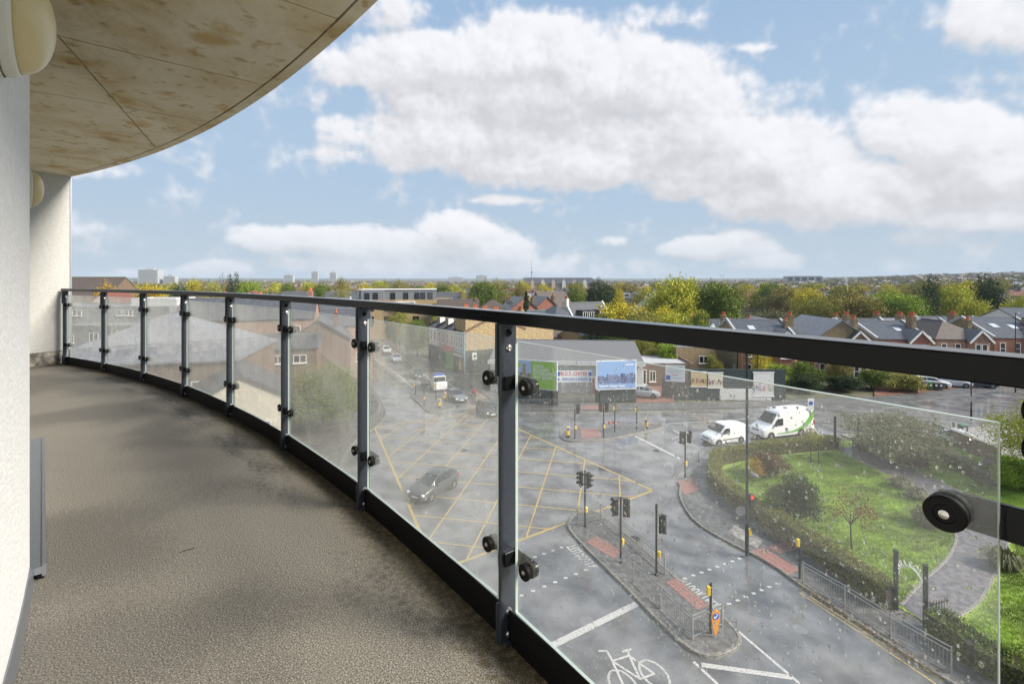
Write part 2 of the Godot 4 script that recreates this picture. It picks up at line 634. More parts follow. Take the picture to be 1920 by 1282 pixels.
	slates("slate", v(0.075, 0.078, 0.085), v(0.12, 0.12, 0.125), 0.34)
	slates("tile_brown", v(0.085, 0.062, 0.05), v(0.13, 0.10, 0.08), 0.55)
	slates("tile_red", v(0.22, 0.075, 0.045), v(0.15, 0.055, 0.04), 0.6)
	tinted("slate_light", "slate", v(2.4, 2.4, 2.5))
	var st := tri_mat("stucco", ramp_tex(256, 0.02, 84, [[0.2, v(0.84)], [0.8, v(1.0)]], 5), 2.0, 0.85, false)
	st.albedo_color = v(0.74, 0.73, 0.69).linear_to_srgb()
	for k in [["stucco_cream", v(0.62, 0.57, 0.45)], ["stucco_blue", v(0.30, 0.46, 0.55)], ["stucco_pink", v(0.66, 0.50, 0.42)], ["stucco_grey", v(0.42, 0.43, 0.44)], ["cladding", v(0.22, 0.23, 0.245)], ["cladding_dark", v(0.045, 0.047, 0.052)], ["flat_roof", v(0.20, 0.20, 0.205)], ["shop_green", v(0.10, 0.33, 0.07)], ["shop_dark", v(0.04, 0.055, 0.055)], ["shed_roof", v(0.17, 0.17, 0.175)], ["moss", v(0.14, 0.16, 0.05)], ["lead", v(0.16, 0.17, 0.19)]]:
		tinted(k[0], "stucco", k[1])
	M.flat_roof.roughness = 0.3
	mat("trim", v(0.78, 0.77, 0.74), 0.5)
	var wg := mat("window_glass", v(0.02, 0.024, 0.028), 0.06)
	wg.metallic_specular = 0.7
	mat("terracotta", v(0.48, 0.13, 0.05), 0.8)
	mat("skylight", v(0.5, 0.53, 0.56), 0.08)
	tri_mat("old_boards", ramp_tex(256, 0.03, 85, [[0.2, v(0.10, 0.085, 0.065)], [0.8, v(0.26, 0.235, 0.20)]], 5), 0.7, 0.9)
	# metal and traffic things
	mat("galvanised", v(0.30, 0.30, 0.30), 0.45, 0.5)
	mat("black_metal", v(0.012, 0.013, 0.015), 0.35)
	mat("dark_green_metal", v(0.012, 0.022, 0.024), 0.35)
	mat("signal_yellow", v(0.80, 0.52, 0.02), 0.4)
	mat("sign_white", v(0.80, 0.80, 0.80), 0.4)
	mat("sign_blue", v(0.03, 0.10, 0.50), 0.4)
	mat("sign_red", v(0.60, 0.04, 0.03), 0.4)
	mat("orange", v(0.80, 0.30, 0.02), 0.4)
	mat("lens_dark", v(0.02, 0.02, 0.02), 0.15)
	var lr := mat("lens_red", v(0.6, 0.03, 0.02), 0.2)
	lr.emission_enabled = true
	lr.emission = Color(1.0, 0.08, 0.04)
	lr.emission_energy_multiplier = 0.8
	# vehicles
	for k in [["paint_white", v(0.78, 0.78, 0.77)], ["paint_silver", v(0.46, 0.48, 0.50)], ["paint_grey", v(0.16, 0.175, 0.185)], ["paint_dark", v(0.05, 0.058, 0.064)], ["paint_black", v(0.012, 0.013, 0.016)], ["paint_blue", v(0.05, 0.12, 0.42)], ["paint_red", v(0.40, 0.02, 0.02)], ["paint_green", v(0.14, 0.42, 0.05)], ["paint_navy", v(0.02, 0.028, 0.05)]]:
		var pm := mat(k[0], k[1], 0.32)
		pm.clearcoat_enabled = true
		pm.clearcoat = 0.8
		pm.clearcoat_roughness = 0.06
	var ag := mat("auto_glass", v(0.012, 0.016, 0.018), 0.05)
	ag.metallic_specular = 0.8
	mat("tyre", v(0.018, 0.018, 0.018), 0.8)
	mat("rim", v(0.38, 0.38, 0.39), 0.35, 0.7)
	mat("plastic", v(0.03, 0.03, 0.032), 0.6)
	mat("headlight", v(0.75, 0.77, 0.8), 0.1)
	mat("tail_light", v(0.42, 0.012, 0.012), 0.15)
	for k in [["bin_grey", v(0.09, 0.095, 0.10)], ["bin_green", v(0.03, 0.17, 0.06)], ["bin_blue", v(0.03, 0.08, 0.30)], ["bin_brown", v(0.09, 0.05, 0.03)]]:
		mat(k[0], k[1], 0.5)
	# plants
	for k in [["leaf_green", v(0.14, 0.19, 0.035)], ["leaf_olive", v(0.27, 0.26, 0.065)], ["leaf_yellow", v(0.50, 0.43, 0.045)], ["leaf_lime", v(0.42, 0.43, 0.055)], ["leaf_dark", v(0.045, 0.068, 0.024)], ["leaf_bronze", v(0.27, 0.23, 0.07)], ["leaf_grey", v(0.20, 0.20, 0.115)], ["leaf_red", v(0.22, 0.085, 0.035)], ["leaf_bright", v(0.25, 0.34, 0.045)], ["leaf_brown", v(0.15, 0.095, 0.05)], ["leaf_hedge", v(0.22, 0.225, 0.055)], ["leaf_gold", v(0.45, 0.28, 0.022)]]:
		var lm := mat(k[0], k[1], 0.6)
		lm.vertex_color_use_as_albedo = true
		lm.backlight_enabled = true
		lm.backlight = Color(0.45, 0.45, 0.3)
		lm.metallic_specular = 0.25
	tri_mat("bark", ramp_tex(256, 0.05, 86, [[0.2, v(0.035, 0.028, 0.02)], [0.8, v(0.10, 0.085, 0.065)]], 4), 0.6, 0.9)


func brick(key: String, a: Color, b: Color, joint: Color) -> void:
	var r := RandomNumberGenerator.new()
	r.seed = hash(key)
	var im := Image.create(256, 192, false, Image.FORMAT_RGB8)
	im.fill(joint.linear_to_srgb())
	for row in 16:
		for k in 8:
			var c := a.lerp(b, r.randf()) * r.randf_range(0.75, 1.2)
			var x := k * 32 + (16 if row % 2 else 0) + 2
			var cs := Color(c.r, c.g, c.b).linear_to_srgb()
			im.fill_rect(Rect2i(x, row * 12 + 1, mini(29, 256 - x), 10), cs)
			if x + 29 > 256:
				im.fill_rect(Rect2i(0, row * 12 + 1, x + 29 - 256, 10), cs)
	var m := tri_mat(key, ImageTexture.create_from_image(im), 1.0, 0.85, false)
	m.uv1_scale = Vector3(1 / 1.8, 1 / 1.2, 1 / 1.8)
	m.detail_enabled = true
	m.detail_blend_mode = BaseMaterial3D.BLEND_MODE_MUL
	m.detail_albedo = shared_grime()


var grime: NoiseTexture2D
func shared_grime() -> NoiseTexture2D:
	if grime == null:
		grime = ramp_tex(512, 0.006, 90, [[0.2, v(0.62, 0.6, 0.58)], [0.5, v(0.95)], [0.8, v(1.0)]], 6)
	return grime


func slates(key: String, a: Color, b: Color, rough: float) -> void:
	var r := RandomNumberGenerator.new()
	r.seed = hash(key)
	var im := Image.create(256, 256, false, Image.FORMAT_RGB8)
	for row in 16:
		for k in 16:
			var c := a.lerp(b, r.randf()) * r.randf_range(0.85, 1.12)
			var x := (k * 16 + (8 if row % 2 else 0)) % 256
			var cs := Color(c.r, c.g, c.b).linear_to_srgb()
			im.fill_rect(Rect2i(x, row * 16, mini(16, 256 - x), 16), cs)
			if x + 16 > 256:
				im.fill_rect(Rect2i(0, row * 16, x + 16 - 256, 16), cs)
			im.fill_rect(Rect2i(x, row * 16, 1, 16), (a * 0.5).linear_to_srgb())
		im.fill_rect(Rect2i(0, row * 16 + 14, 256, 2), (a * 0.55).linear_to_srgb())
	var m := tri_mat(key, ImageTexture.create_from_image(im), 1.0, rough, false)
	m.uv1_scale = Vector3.ONE / 3.6


func damp_map() -> Image:   # where rain has left the deck wet and stained, along the curve (u) and across it (v)
	var w := 1024
	var h := 128
	var sa := noise(0.05, 91, 4).get_image(w / 4, h)
	sa.resize(w, h, Image.INTERPOLATE_CUBIC)
	var a := sa.get_data()
	var b := noise_bytes(w, h, 0.33, 92, 3)
	var c := noise_bytes(w, h, 0.006, 93, 3)
	var d := PackedByteArray()
	d.resize(w * h * 3)
	for y in h:
		var t := (y + 0.5) / h
		for x in w:
			var i := y * w + x
			var k := t + (a[i] - 127.5) * 0.0008 + (c[i] - 127.5) * 0.0006 + (b[i] - 127.5) * 0.0005
			var wet := smoothstep(0.79, 0.99, k) * clampf(0.75 + (b[i] - 127.5) * 0.0035, 0.0, 1.0)
			var patch := smoothstep(0.42, 0.75, c[i] / 255.0 + (b[i] - 127.5) * 0.001) * 0.22
			var s := 1.0 - clampf(wet * 0.62 + patch, 0.0, 0.85)
			var rust := smoothstep(0.9, 0.97, t + (b[i] - 127.5) * 0.0006) * 0.5
			d[i * 3] = int(255 * clampf(pow(s, 0.75) + rust * 0.06, 0, 1))
			d[i * 3 + 1] = int(255 * clampf(pow(s, 0.75), 0, 1))
			d[i * 3 + 2] = int(255 * clampf(pow(s, 0.74) - rust * 0.16, 0, 1))
	return Image.create_from_data(w, h, false, Image.FORMAT_RGB8, d)


func mist_map(sd: int, kind: int) -> Image:   # condensation and dried rain on a pane: runs, patches and specks
	var w := 512
	var a := noise_bytes(w, w, 0.006, sd, 4)
	var st := noise(0.03, sd + 1, 4).get_image(w, 24)
	st.resize(w, w, Image.INTERPOLATE_CUBIC)
	var b := st.get_data()
	var c := noise_bytes(w, w, 0.25, sd + 2, 2)
	var d := PackedByteArray()
	d.resize(w * w * 4)
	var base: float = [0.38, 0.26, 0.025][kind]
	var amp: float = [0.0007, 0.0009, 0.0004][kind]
	for i in w * w:
		var k := base + (a[i] - 127.5) * amp + (b[i] - 127.5) * amp * 0.35 + (c[i] - 127.5) * 0.0006
		d[i * 4] = 232
		d[i * 4 + 1] = 232
		d[i * 4 + 2] = 228
		d[i * 4 + 3] = int(clampf(k, 0.02, 0.8) * 255)
	var im := Image.create_from_data(w, w, false, Image.FORMAT_RGBA8, d)
	var r := RandomNumberGenerator.new()
	r.seed = sd
	for k in [260, 700, 1100][kind]:   # specks of dirt
		var p := Vector2i(r.randi_range(2, w - 6), r.randi_range(2, w - 12))
		im.fill_rect(Rect2i(p, Vector2i(1, r.randi_range(1, 3))), Color(0.92, 0.92, 0.9, r.randf_range(0.2, 0.6)))
	return im


# ------------------------------------------------------------------ the balcony
func make_balcony() -> void:
	var a0 := 26.6
	var a1 := 84.0
	var c0 := DECK + 2.763
	# deck: one sheet on a slab
	var st := SurfaceTool.new()
	st.begin(Mesh.PRIMITIVE_TRIANGLES)
	var n := 60
	for i in n:
		for q in [[0, 0], [1, 1], [1, 0], [0, 0], [0, 1], [1, 1]]:   # (along, across)
			var al: float = (i + q[0]) / float(n)
			var p := arc(lerpf(a0, a1, al), lerpf(R_WALL - 0.3, R_RAIL + 0.0335, q[1]), DECK)
			st.set_normal(Vector3.UP)
			st.set_uv(Vector2(p.x, p.z))
			st.set_uv2(Vector2(al * 1.6, q[1]))
			st.add_vertex(p)
	struct("balcony_floor", st.commit(), M.deck)
	struct("floor_slab", sweep([Vector2(R_WALL - 0.5, DECK - 0.3), Vector2(R_RAIL + 0.08, DECK - 0.3), Vector2(R_RAIL + 0.08, DECK - 0.02), Vector2(R_RAIL + 0.05, DECK - 0.006), Vector2(R_WALL - 0.5, DECK - 0.006)], a0 - 0.5, a1), M.jamb)
	# ceiling: a slab, cast panels a little proud of the joints, and an edge band beyond the drip groove
	var ce := struct("balcony_ceiling", sweep([Vector2(R_WALL - 0.5, c0 + 0.012), Vector2(R_RAIL + 0.15, c0 + 0.012), Vector2(R_RAIL + 0.15, c0 + 0.28), Vector2(R_WALL - 0.5, c0 + 0.28)], a0, a1), M.plinth)
	part("edge_band", sweep([Vector2(R_RAIL + 0.068, c0), Vector2(R_RAIL + 0.146, c0), Vector2(R_RAIL + 0.15, c0 + 0.004), Vector2(R_RAIL + 0.15, c0 + 0.0115), Vector2(R_RAIL + 0.068, c0 + 0.0115)], a0, a1), M.soffit, ce)
	var ring := PackedVector2Array()
	for k in 116:
		var p := arc(a0 + (a1 - a0) * k / 115.0, R_RAIL + 0.052, 0)
		ring.append(Vector2(p.x, p.z))
	for k in 116:
		var p := arc(a1 - (a1 - a0) * k / 115.0, R_WALL - 0.45, 0)
		ring.append(Vector2(p.x, p.z))
	var u := Vector2(0.77, -0.64)
	var w := Vector2(-0.446, -0.895)
	var o := Vector2(-2.9, -3.07)
	var step := 1.335 / absf(w.dot(Vector2(-0.64, -0.77)))
	var first := (4.2 - o.dot(Vector2(-0.64, -0.77))) / absf(w.dot(Vector2(-0.64, -0.77)))
	for i in range(-4, 6):
		for j in range(-8, 6):
			var p0 := o + u * (i * 2.46) + w * (first + j * step)
			var g := 0.007
			var cell := PackedVector2Array([p0 + u * g + w * g, p0 + u * (2.46 - g) + w * g, p0 + u * (2.46 - g) + w * (step - g), p0 + u * g + w * (step - g)])
			for piece in Geometry2D.intersect_polygons(cell, ring):
				if Geometry2D.triangulate_polygon(piece).size():
					var mb := MB.new()
					mb.prism(piece, c0, c0 + 0.0115)
					part("concrete_panel", mb, M.soffit, ce)
	# the building itself: curved white front with an opening
	var b := thing("apartment_building", "curved white rendered apartment block that carries the balcony", "building")
	part("wall", wall_piece(47.9, a1, DECK + 0.07, c0 + 0.02), M.render, b)
	part("flashing", sweep([Vector2(R_WALL - 0.02, DECK), Vector2(R_WALL + 0.014, DECK), Vector2(R_WALL + 0.004, DECK + 0.068), Vector2(R_WALL - 0.02, DECK + 0.068)], 47.9, a1), M.zinc, b)
	part("pier", wall_piece(a0 - 3.0, 40.5, DECK + 0.02, c0 + 0.02), M.render, b)
	part("jamb", sweep([Vector2(R_WALL - 0.34, DECK + 0.02), Vector2(R_WALL + 0.004, DECK + 0.02), Vector2(R_WALL + 0.004, c0 - 0.01), Vector2(R_WALL - 0.34, c0 - 0.01)], 40.44, 40.62), M.jamb, b)
	part("wall", wall_piece(10.0, a1, 0.0, DECK - 0.3), M.render, b)
	part("wall", wall_piece(10.0, a1, c0 + 0.28, c0 + 6.0), M.render, b)
	var door := part("glazed_door", sweep([Vector2(R_WALL - 0.3, DECK + 0.05), Vector2(R_WALL - 0.26, DECK + 0.05), Vector2(R_WALL - 0.26, c0), Vector2(R_WALL - 0.3, c0)], 40.7, 47.9), M.window_glass, b)
	for k in [40.75, 44.3, 47.6]:
		part("door_frame", sweep([Vector2(R_WALL - 0.31, DECK + 0.05), Vector2(R_WALL - 0.24, DECK + 0.05), Vector2(R_WALL - 0.24, c0 - 0.01), Vector2(R_WALL - 0.31, c0 - 0.01)], k, k + 0.2), M.powder, door)
	# the sill in front of the opening: a folded metal tray
	var tray := MB.new()
	tray.prism(PackedVector2Array([Vector2(-1.893, -1.945), Vector2(-3.462, -3.545), Vector2(-3.60, -3.42), Vector2(-2.03, -1.82)]), DECK + 0.022, DECK + 0.05)
	tray.prism(PackedVector2Array([Vector2(-1.889, -1.945), Vector2(-3.458, -3.545), Vector2(-3.468, -3.537), Vector2(-1.899, -1.937)]), DECK + 0.012, DECK + 0.0565)
	var sill := part("door_sill", tray, M.zinc, b)
	part("sill_end", sweep([Vector2(R_WALL + 0.02, DECK + 0.001), Vector2(R_WALL + 0.040, DECK + 0.001), Vector2(R_WALL + 0.040, DECK + 0.03), Vector2(R_WALL + 0.02, DECK + 0.03)], 47.3, 47.84), M.kick, sill)
	# end wall: radial, white above a stained plinth
	var ew := thing("end_wall", "white wall closing the far end of the balcony above a stained plinth", "wall")
	part("wall", radial_wall(DECK + 0.19, c0 + 0.006, R_WALL - 0.5, R_RAIL + 0.13, 26.0, 26.6), M.render_grey, ew)
	part("plinth", radial_wall(DECK, DECK + 0.187, R_WALL - 0.5, R_RAIL + 0.12, 26.0, 26.58), M.plinth, ew)
	part("edge_trim", radial_wall(DECK, c0 - 0.004, R_RAIL + 0.131, R_RAIL + 0.15, 25.98, 26.63), M.zinc, ew)
	part("drain_hole", radial_wall(DECK + 0.01, DECK + 0.13, R_RAIL - 0.62, R_RAIL - 0.42, 26.5, 26.59), M.kick, ew)
	# bulkhead lamps
	for k in [[50.55, "cream round wall lamp in the top left corner, nearest the lens"], [40.0, "cream round wall lamp beyond the door opening, near the end wall"]]:
		var lp := thing("wall_lamp", k[1], "lamp", arc(k[0], R_WALL, DECK + 1.905), 0, "round lamps along the balcony wall")
		lp.basis = arc_basis(k[0]) * Basis(Vector3.RIGHT, Vector3.BACK * -1.0, Vector3.UP)
		var mb := MB.new()
		mb.lathe([Vector2(0.001, 0), Vector2(0.148, 0), Vector2(0.152, 0.006), Vector2(0.152, 0.012)], Vector3.ZERO, Basis.IDENTITY, 40)
		mb.lathe([Vector2(0.146, 0.0125), Vector2(0.150, 0.017), Vector2(0.148, 0.036), Vector2(0.144, 0.043), Vector2(0.136, 0.045)], Vector3.ZERO, Basis.IDENTITY, 40)
		part("housing", mb, M.lamp_body, lp)
		var dome := MB.new()
		var pr := []
		for i in 15:
			var t := i / 14.0 * PI * 0.5
			pr.append(Vector2(maxf(0.134 * cos(t), 0.0005), 0.045 + 0.072 * sin(t)))
		dome.lathe(pr, Vector3.ZERO, Basis.IDENTITY, 40)
		part("dome", dome, M.lamp_dome, lp)
		var sl := MB.new()
		sl.box(Vector3(0.02, 0.03, 0.149), Vector3(0.026, 0.004, 0.004), Basis(Vector3.UP, 0.3))
		part("slot", sl, M.kick, lp)
	make_railing(a0, a1)
	# a twig and a few leaves blown onto the deck
	var tw := MB.new()
	tw.tube([Vector3(0, 0.004, 0), Vector3(0.02, 0.005, -0.02), Vector3(0.042, 0.004, -0.036)], 0.0016)
	var t := part("twig", tw, M.bark, self)
	tag(t, "thin dark twig lying on the middle of the deck", "twig")
	t.position = Vector3(-1.47, DECK, -2.12)


func wall_piece(p: float, q: float, y0: float, y1: float) -> MB:
	return sweep([Vector2(R_WALL - 0.34, y0), Vector2(R_WALL, y0), Vector2(R_WALL, y1), Vector2(R_WALL - 0.34, y1)], p, q, 0.8)


func radial_wall(y0: float, y1: float, r0: float, r1: float, p: float, q: float) -> MB:
	return sweep([Vector2(r0, y0), Vector2(r1, y0), Vector2(r1, y1), Vector2(r0, y1)], p, q, 2.0)


func make_railing(a0: float, a1: float) -> void:
	var posts := [26.99, 30.6, 34.25, 37.88, 41.48, 45.12, 48.76, 52.37, 56.0, 59.6, 63.2, 66.8]
	var r := thing("balcony_railing", "dark metal balcony railing with glass panels held by round clamps", "railing")
	# shapes shared by all posts; local frame x along the curve, z inwards
	var pm := MB.new()
	pm.cbox(Vector3(0, 0.53, -0.0325), Vector3(0.014, 1.058, 0.066), 0.0016)
	pm.cbox(Vector3(-0.0125, 0.972, -0.029), Vector3(0.010, 0.176, 0.072), 0.0016)
	pm.cbox(Vector3(-0.0125, 0.066, -0.030), Vector3(0.010, 0.130, 0.068), 0.0016)
	pm.cbox(Vector3(0.012, 0.006, -0.035), Vector3(0.03, 0.010, 0.055), 0.002)
	var post_mesh := pm.mesh()
	var bm := MB.new()
	bm.lathe([Vector2(0.0115, 0.0), Vector2(0.0115, 0.002), Vector2(0.0095, 0.0062), Vector2(0.0050, 0.0076), Vector2(0.0046, 0.0035), Vector2(0.0002, 0.0035)], Vector3.ZERO, Basis.IDENTITY, 14)
	var bolt_mesh := bm.mesh()
	var am := MB.new()   # clamp arm for +x
	am.cbox(Vector3(0.053, 0, -0.0575), Vector3(0.100, 0.050, 0.010), 0.0014)
	am.cyl(Vector3(0.103, 0, -0.0625), Vector3(0.103, 0, -0.0525), 0.025, 0.025, 20)
	am.cbox(Vector3(0.012, 0, -0.036), Vector3(0.010, 0.046, 0.050), 0.0014)
	var arm_mesh := am.mesh()
	var dm := MB.new()
	for s in [[-0.0515, -0.0405], [-0.0295, -0.0165]]:
		dm.lathe([Vector2(0.0005, 0), Vector2(0.0235, 0), Vector2(0.0255, 0.002), Vector2(0.0255, s[1] - s[0] - 0.002), Vector2(0.0235, s[1] - s[0]), Vector2(0.0135, s[1] - s[0]), Vector2(0.0125, s[1] - s[0] - 0.002), Vector2(0.0005, s[1] - s[0] - 0.002)], Vector3(0.103, 0, s[0]), Basis(Vector3.RIGHT, Vector3.BACK, Vector3.DOWN), 28)
	var disc_mesh := dm.mesh()
	var bx := Basis(Vector3.UP, Vector3.RIGHT, Vector3.FORWARD)   # bolt axis along +x
	for k in posts.size():
		var fr := Transform3D(arc_basis(posts[k]), arc(posts[k], R_RAIL, DECK + 0.002))
		var p := part("post", post_mesh, M.powder, r)
		p.transform = fr
		for y in [1.028, 0.978, 0.103, 0.026]:
			var q := part("bolt", bolt_mesh, M.steel if y < 1.0 else M.rubber, p)
			q.transform = Transform3D(bx, Vector3(0.007, y, -0.033))
			q = part("bolt", bolt_mesh, M.rubber, p)
			q.transform = Transform3D(Basis(Vector3.UP, Vector3.LEFT, Vector3.BACK), Vector3(-0.0175, y, -0.030))
			q.scale *= 1.25
		for y in [0.862, 0.28]:
			for s in [1.0, -1.0]:
				if (k == 0 and s < 0) or (k == posts.size() - 1 and s > 0):
					continue
				var c := part("clamp", arm_mesh, M.rail, r)
				var fb := fr.basis if s > 0 else fr.basis * Basis(Vector3.LEFT, Vector3.DOWN, Vector3.BACK)
				c.transform = Transform3D(fb, fr * Vector3(0, y, 0))
				part("clamp_disc", disc_mesh, M.rubber, c)
				var q := part("clamp_screw", bolt_mesh, M.steel, c)
				q.transform = Transform3D(Basis(Vector3.RIGHT, Vector3.BACK, Vector3.DOWN), Vector3(0.103, 0, -0.0185))
				q.scale *= 0.65
	# handrail in two lengths, with a hairline joint
	var y0 := DECK + 1.061
	var y1 := DECK + 1.101
	var hp := [Vector2(R_RAIL + 0.006, y0 + 0.003), Vector2(R_RAIL + 0.009, y0), Vector2(R_RAIL + 0.063, y0), Vector2(R_RAIL + 0.066, y0 + 0.003), Vector2(R_RAIL + 0.066, y1 - 0.003), Vector2(R_RAIL + 0.063, y1), Vector2(R_RAIL + 0.009, y1), Vector2(R_RAIL + 0.006, y1 - 0.003)]
	part("handrail", sweep(hp, 26.75, 44.87, 0.4), M.rail, r)
	part("handrail", sweep(hp, 44.88, a1 - 8.0, 0.4), M.rail, r)
	part("kick_plate", sweep([Vector2(R_RAIL + 0.029, DECK - 0.004), Vector2(R_RAIL + 0.034, DECK - 0.004), Vector2(R_RAIL + 0.034, DECK + 0.112), Vector2(R_RAIL + 0.029, DECK + 0.112)], 26.65, a1 - 8.0, 0.5), M.kick, r)
	# glass
	var dr := MB.new()
	dr.lathe([Vector2(0.0005, -0.02), Vector2(1.0, 0.0), Vector2(0.92, 0.22), Vector2(0.6, 0.42), Vector2(0.001, 0.5)], Vector3.ZERO, Basis.IDENTITY, 8)
	var drop := dr.mesh()
	for k in posts.size() - 1:
		var p := arc(posts[k], R_RAIL + 0.035, DECK)
		var q := arc(posts[k + 1], R_RAIL + 0.035, DECK)
		var d := (q - p).normalized()
		var len := p.distance_to(q) - 0.1
		var fr := Transform3D(Basis(d, Vector3.UP, d.cross(Vector3.UP)), (p + q) * 0.5)
		var h0 := 0.124
		var h1 := 1.006
		var hc := (h0 + h1) * 0.5
		var g := MB.new()
		g.quad(Vector3(-len / 2, h0, 0.005), Vector3(len / 2, h0, 0.005), Vector3(len / 2, h1, 0.005), Vector3(-len / 2, h1, 0.005))
		g.quad(Vector3(len / 2, h0, -0.005), Vector3(-len / 2, h0, -0.005), Vector3(-len / 2, h1, -0.005), Vector3(len / 2, h1, -0.005))
		var pane := part("glass_panel", g, M.pane, r)
		pane.transform = fr
		var e := MB.new()
		e.box(Vector3(0, h1 + 0.0005, 0), Vector3(len, 0.001, 0.0098))
		e.box(Vector3(0, h0 - 0.0005, 0), Vector3(len, 0.001, 0.0098))
		e.box(Vector3(-len / 2 - 0.0005, hc, 0), Vector3(0.001, h1 - h0, 0.0098))
		e.box(Vector3(len / 2 + 0.0005, hc, 0), Vector3(0.001, h1 - h0, 0.0098))
		part("glass_edge", e, M.glass_edge, pane)
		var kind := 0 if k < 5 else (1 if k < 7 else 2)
		var f := MB.new()
		f.quad(Vector3(-len / 2, h0, -0.0062), Vector3(len / 2, h0, -0.0062), Vector3(len / 2, h1, -0.0062), Vector3(-len / 2, h1, -0.0062))
		part("mist_film", f, M["mist%d" % kind], pane)
		var count := [60, 900, 2600][kind] as int
		var mm := MultiMesh.new()
		mm.transform_format = MultiMesh.TRANSFORM_3D
		mm.mesh = drop
		mm.instance_count = count
		for i in count:
			var rr := 0.0008 + 0.0024 * pow(rng.randf(), 2.5)
			var b := Basis(Vector3.RIGHT * rr, Vector3.FORWARD * rr, Vector3.UP * rr * rng.randf_range(1.0, 1.9))
			b = Basis(Vector3.BACK, rng.randf_range(-0.3, 0.3)) * b
			mm.set_instance_transform(i, Transform3D(b, Vector3(rng.randf_range(-0.49, 0.49) * len, lerpf(h0 + 0.01, h1 - 0.01, rng.randf()), -0.0066)))
		var mi := MultiMeshInstance3D.new()
		mi.name = "water_drops"
		mi.multimesh = mm
		mi.material_override = M.water
		mi.set_meta("kind", "stuff")
		pane.add_child(mi)


# ------------------------------------------------------------------ ground, roads, pavements
func sheet(called: String, pts: Array, y: float, m: Material, parent: Node3D = null) -> MeshInstance3D:
	var mb := MB.new()
	mb.poly(PackedVector2Array(pts), y)
	return struct(called, mb, m) if parent == null else part(called, mb, m, parent)


func raised(called: String, pts: Array, y: float, m: Material) -> MeshInstance3D:
	if Geometry2D.triangulate_polygon(PackedVector2Array(pts)).is_empty():
		print("no polygon: ", called)
	var mb := MB.new()
	mb.prism(PackedVector2Array(pts), 0.0, y)
	return struct(called, mb, m)


func smooth(pts: Array, closed := false, steps := 4) -> Array:   # Catmull-Rom through points (x, z)
	var out := []
	var n := pts.size()
	for i in (n if closed else n - 1):
		var a: Vector2 = pts[(i - 1 + n) % n] if closed or i > 0 else pts[0]
		var b: Vector2 = pts[i]
		var c: Vector2 = pts[(i + 1) % n]
		var d: Vector2 = pts[(i + 2) % n] if closed or i < n - 2 else pts[n - 1]
		for k in steps:
			out.append(b.cubic_interpolate(c, a, d, float(k) / steps))
	if not closed:
		out.append(pts[n - 1])
	return out


func kerb_line(path: Array, parent: Node3D, y1: float, closed := false) -> void:   # kerbstones, one by one
	var q := path.duplicate()
	if closed:
		q.append(path[0])
	var shared := {}
	for i in q.size() - 1:
		var a: Vector2 = q[i]
		var b: Vector2 = q[i + 1]
		var k := maxi(1, roundi(a.distance_to(b) / 0.92))
		for j in k:
			var p := a.lerp(b, float(j) / k)
			var e := a.lerp(b, float(j + 1) / k)
			var l := snappedf(p.distance_to(e), 0.05)
			if not shared.has(l):
				var mb := MB.new()
				mb.cbox(Vector3(0, 0, 0), Vector3(0.15, y1 + 0.05, l + 0.01), 0.012)
				shared[l] = mb.mesh()
			var o := part("kerbstone", shared[l], M.kerb, parent)
			var m := (p + e) * 0.5
			o.position = Vector3(m.x, (y1 + 0.05) / 2 - 0.043 + rng.randf_range(-0.004, 0.004), m.y)
			o.rotation.y = turn_of(e - p)


func slabs(o: Vector2, u: Vector2, w: Vector2, nu: int, nw: int, y: float, m: Material, parent: Node3D) -> void:   # grid of separate paving slabs
	for i in nu:
		for j in nw:
			var mb := MB.new()
			var g := 0.02
			var p := []
			for k in [[i + g, j + g], [i + 1 - g, j + g], [i + 1 - g, j + 1 - g], [i + g, j + 1 - g]]:
				p.append(o + u * k[0] / nu + w * k[1] / nw)
			mb.prism(PackedVector2Array(p), y - 0.02, y + rng.randf_range(0.006, 0.012))
			part("paving_slab", mb, m, parent)


func ground_h(x: float, z: float) -> float:   # gentle hills far away; flat for 350 m round the eye
	var r := sqrt(x * x + z * z)
	var far := smoothstep(350.0, 2600.0, r)
	var right := smoothstep(0.35, 1.05, x / maxf(-z, 1.0)) * 24.0 * smoothstep(350.0, 1900.0, r)
	return far * 9.0 + right + smoothstep(2600.0, 5600.0, r) * 42.0


var kerb_c := [Vector2(13.24, -37), Vector2(12.15, -34.7), Vector2(11.79, -31.21), Vector2(12.73, -28.64), Vector2(14.12, -26.47), Vector2(14.68, -24.47), Vector2(15.92, -21.07), Vector2(16.99, -18.43), Vector2(20.2, -14), Vector2(24, -6)]
var left_kerb := [Vector2(-62, -160), Vector2(-35.23, -105.68), Vector2(-25.41, -81.1), Vector2(-22.13, -71.91), Vector2(-19.49, -67.72), Vector2(-15.37, -58.12), Vector2(-14.44, -53.24), Vector2(-14.61, -50), Vector2(-15.2, -46), Vector2(-13.8, -38), Vector2(-9.5, -27), Vector2(-4.5, -18), Vector2(2, -8), Vector2(9, 2)]
var island_a := [Vector2(3.57, -30.33), Vector2(4.07, -28.41), Vector2(4.97, -26.17), Vector2(5.97, -23.68), Vector2(6.74, -21.66), Vector2(7.55, -20.1), Vector2(8.41, -19.82), Vector2(9.48, -20.31), Vector2(9.88, -20.88), Vector2(9.71, -22), Vector2(8.99, -23.81), Vector2(8.24, -25.74), Vector2(7.28, -28.47), Vector2(5.98, -31.49), Vector2(5.2, -32.29), Vector2(4.25, -31.85)]
var island_b := [Vector2(4.81, -48.1), Vector2(5.74, -46.5), Vector2(9.08, -46.97), Vector2(13.05, -48.95), Vector2(15.78, -50.73), Vector2(15.73, -52.05), Vector2(10.83, -51.29), Vector2(6.13, -50.18)]
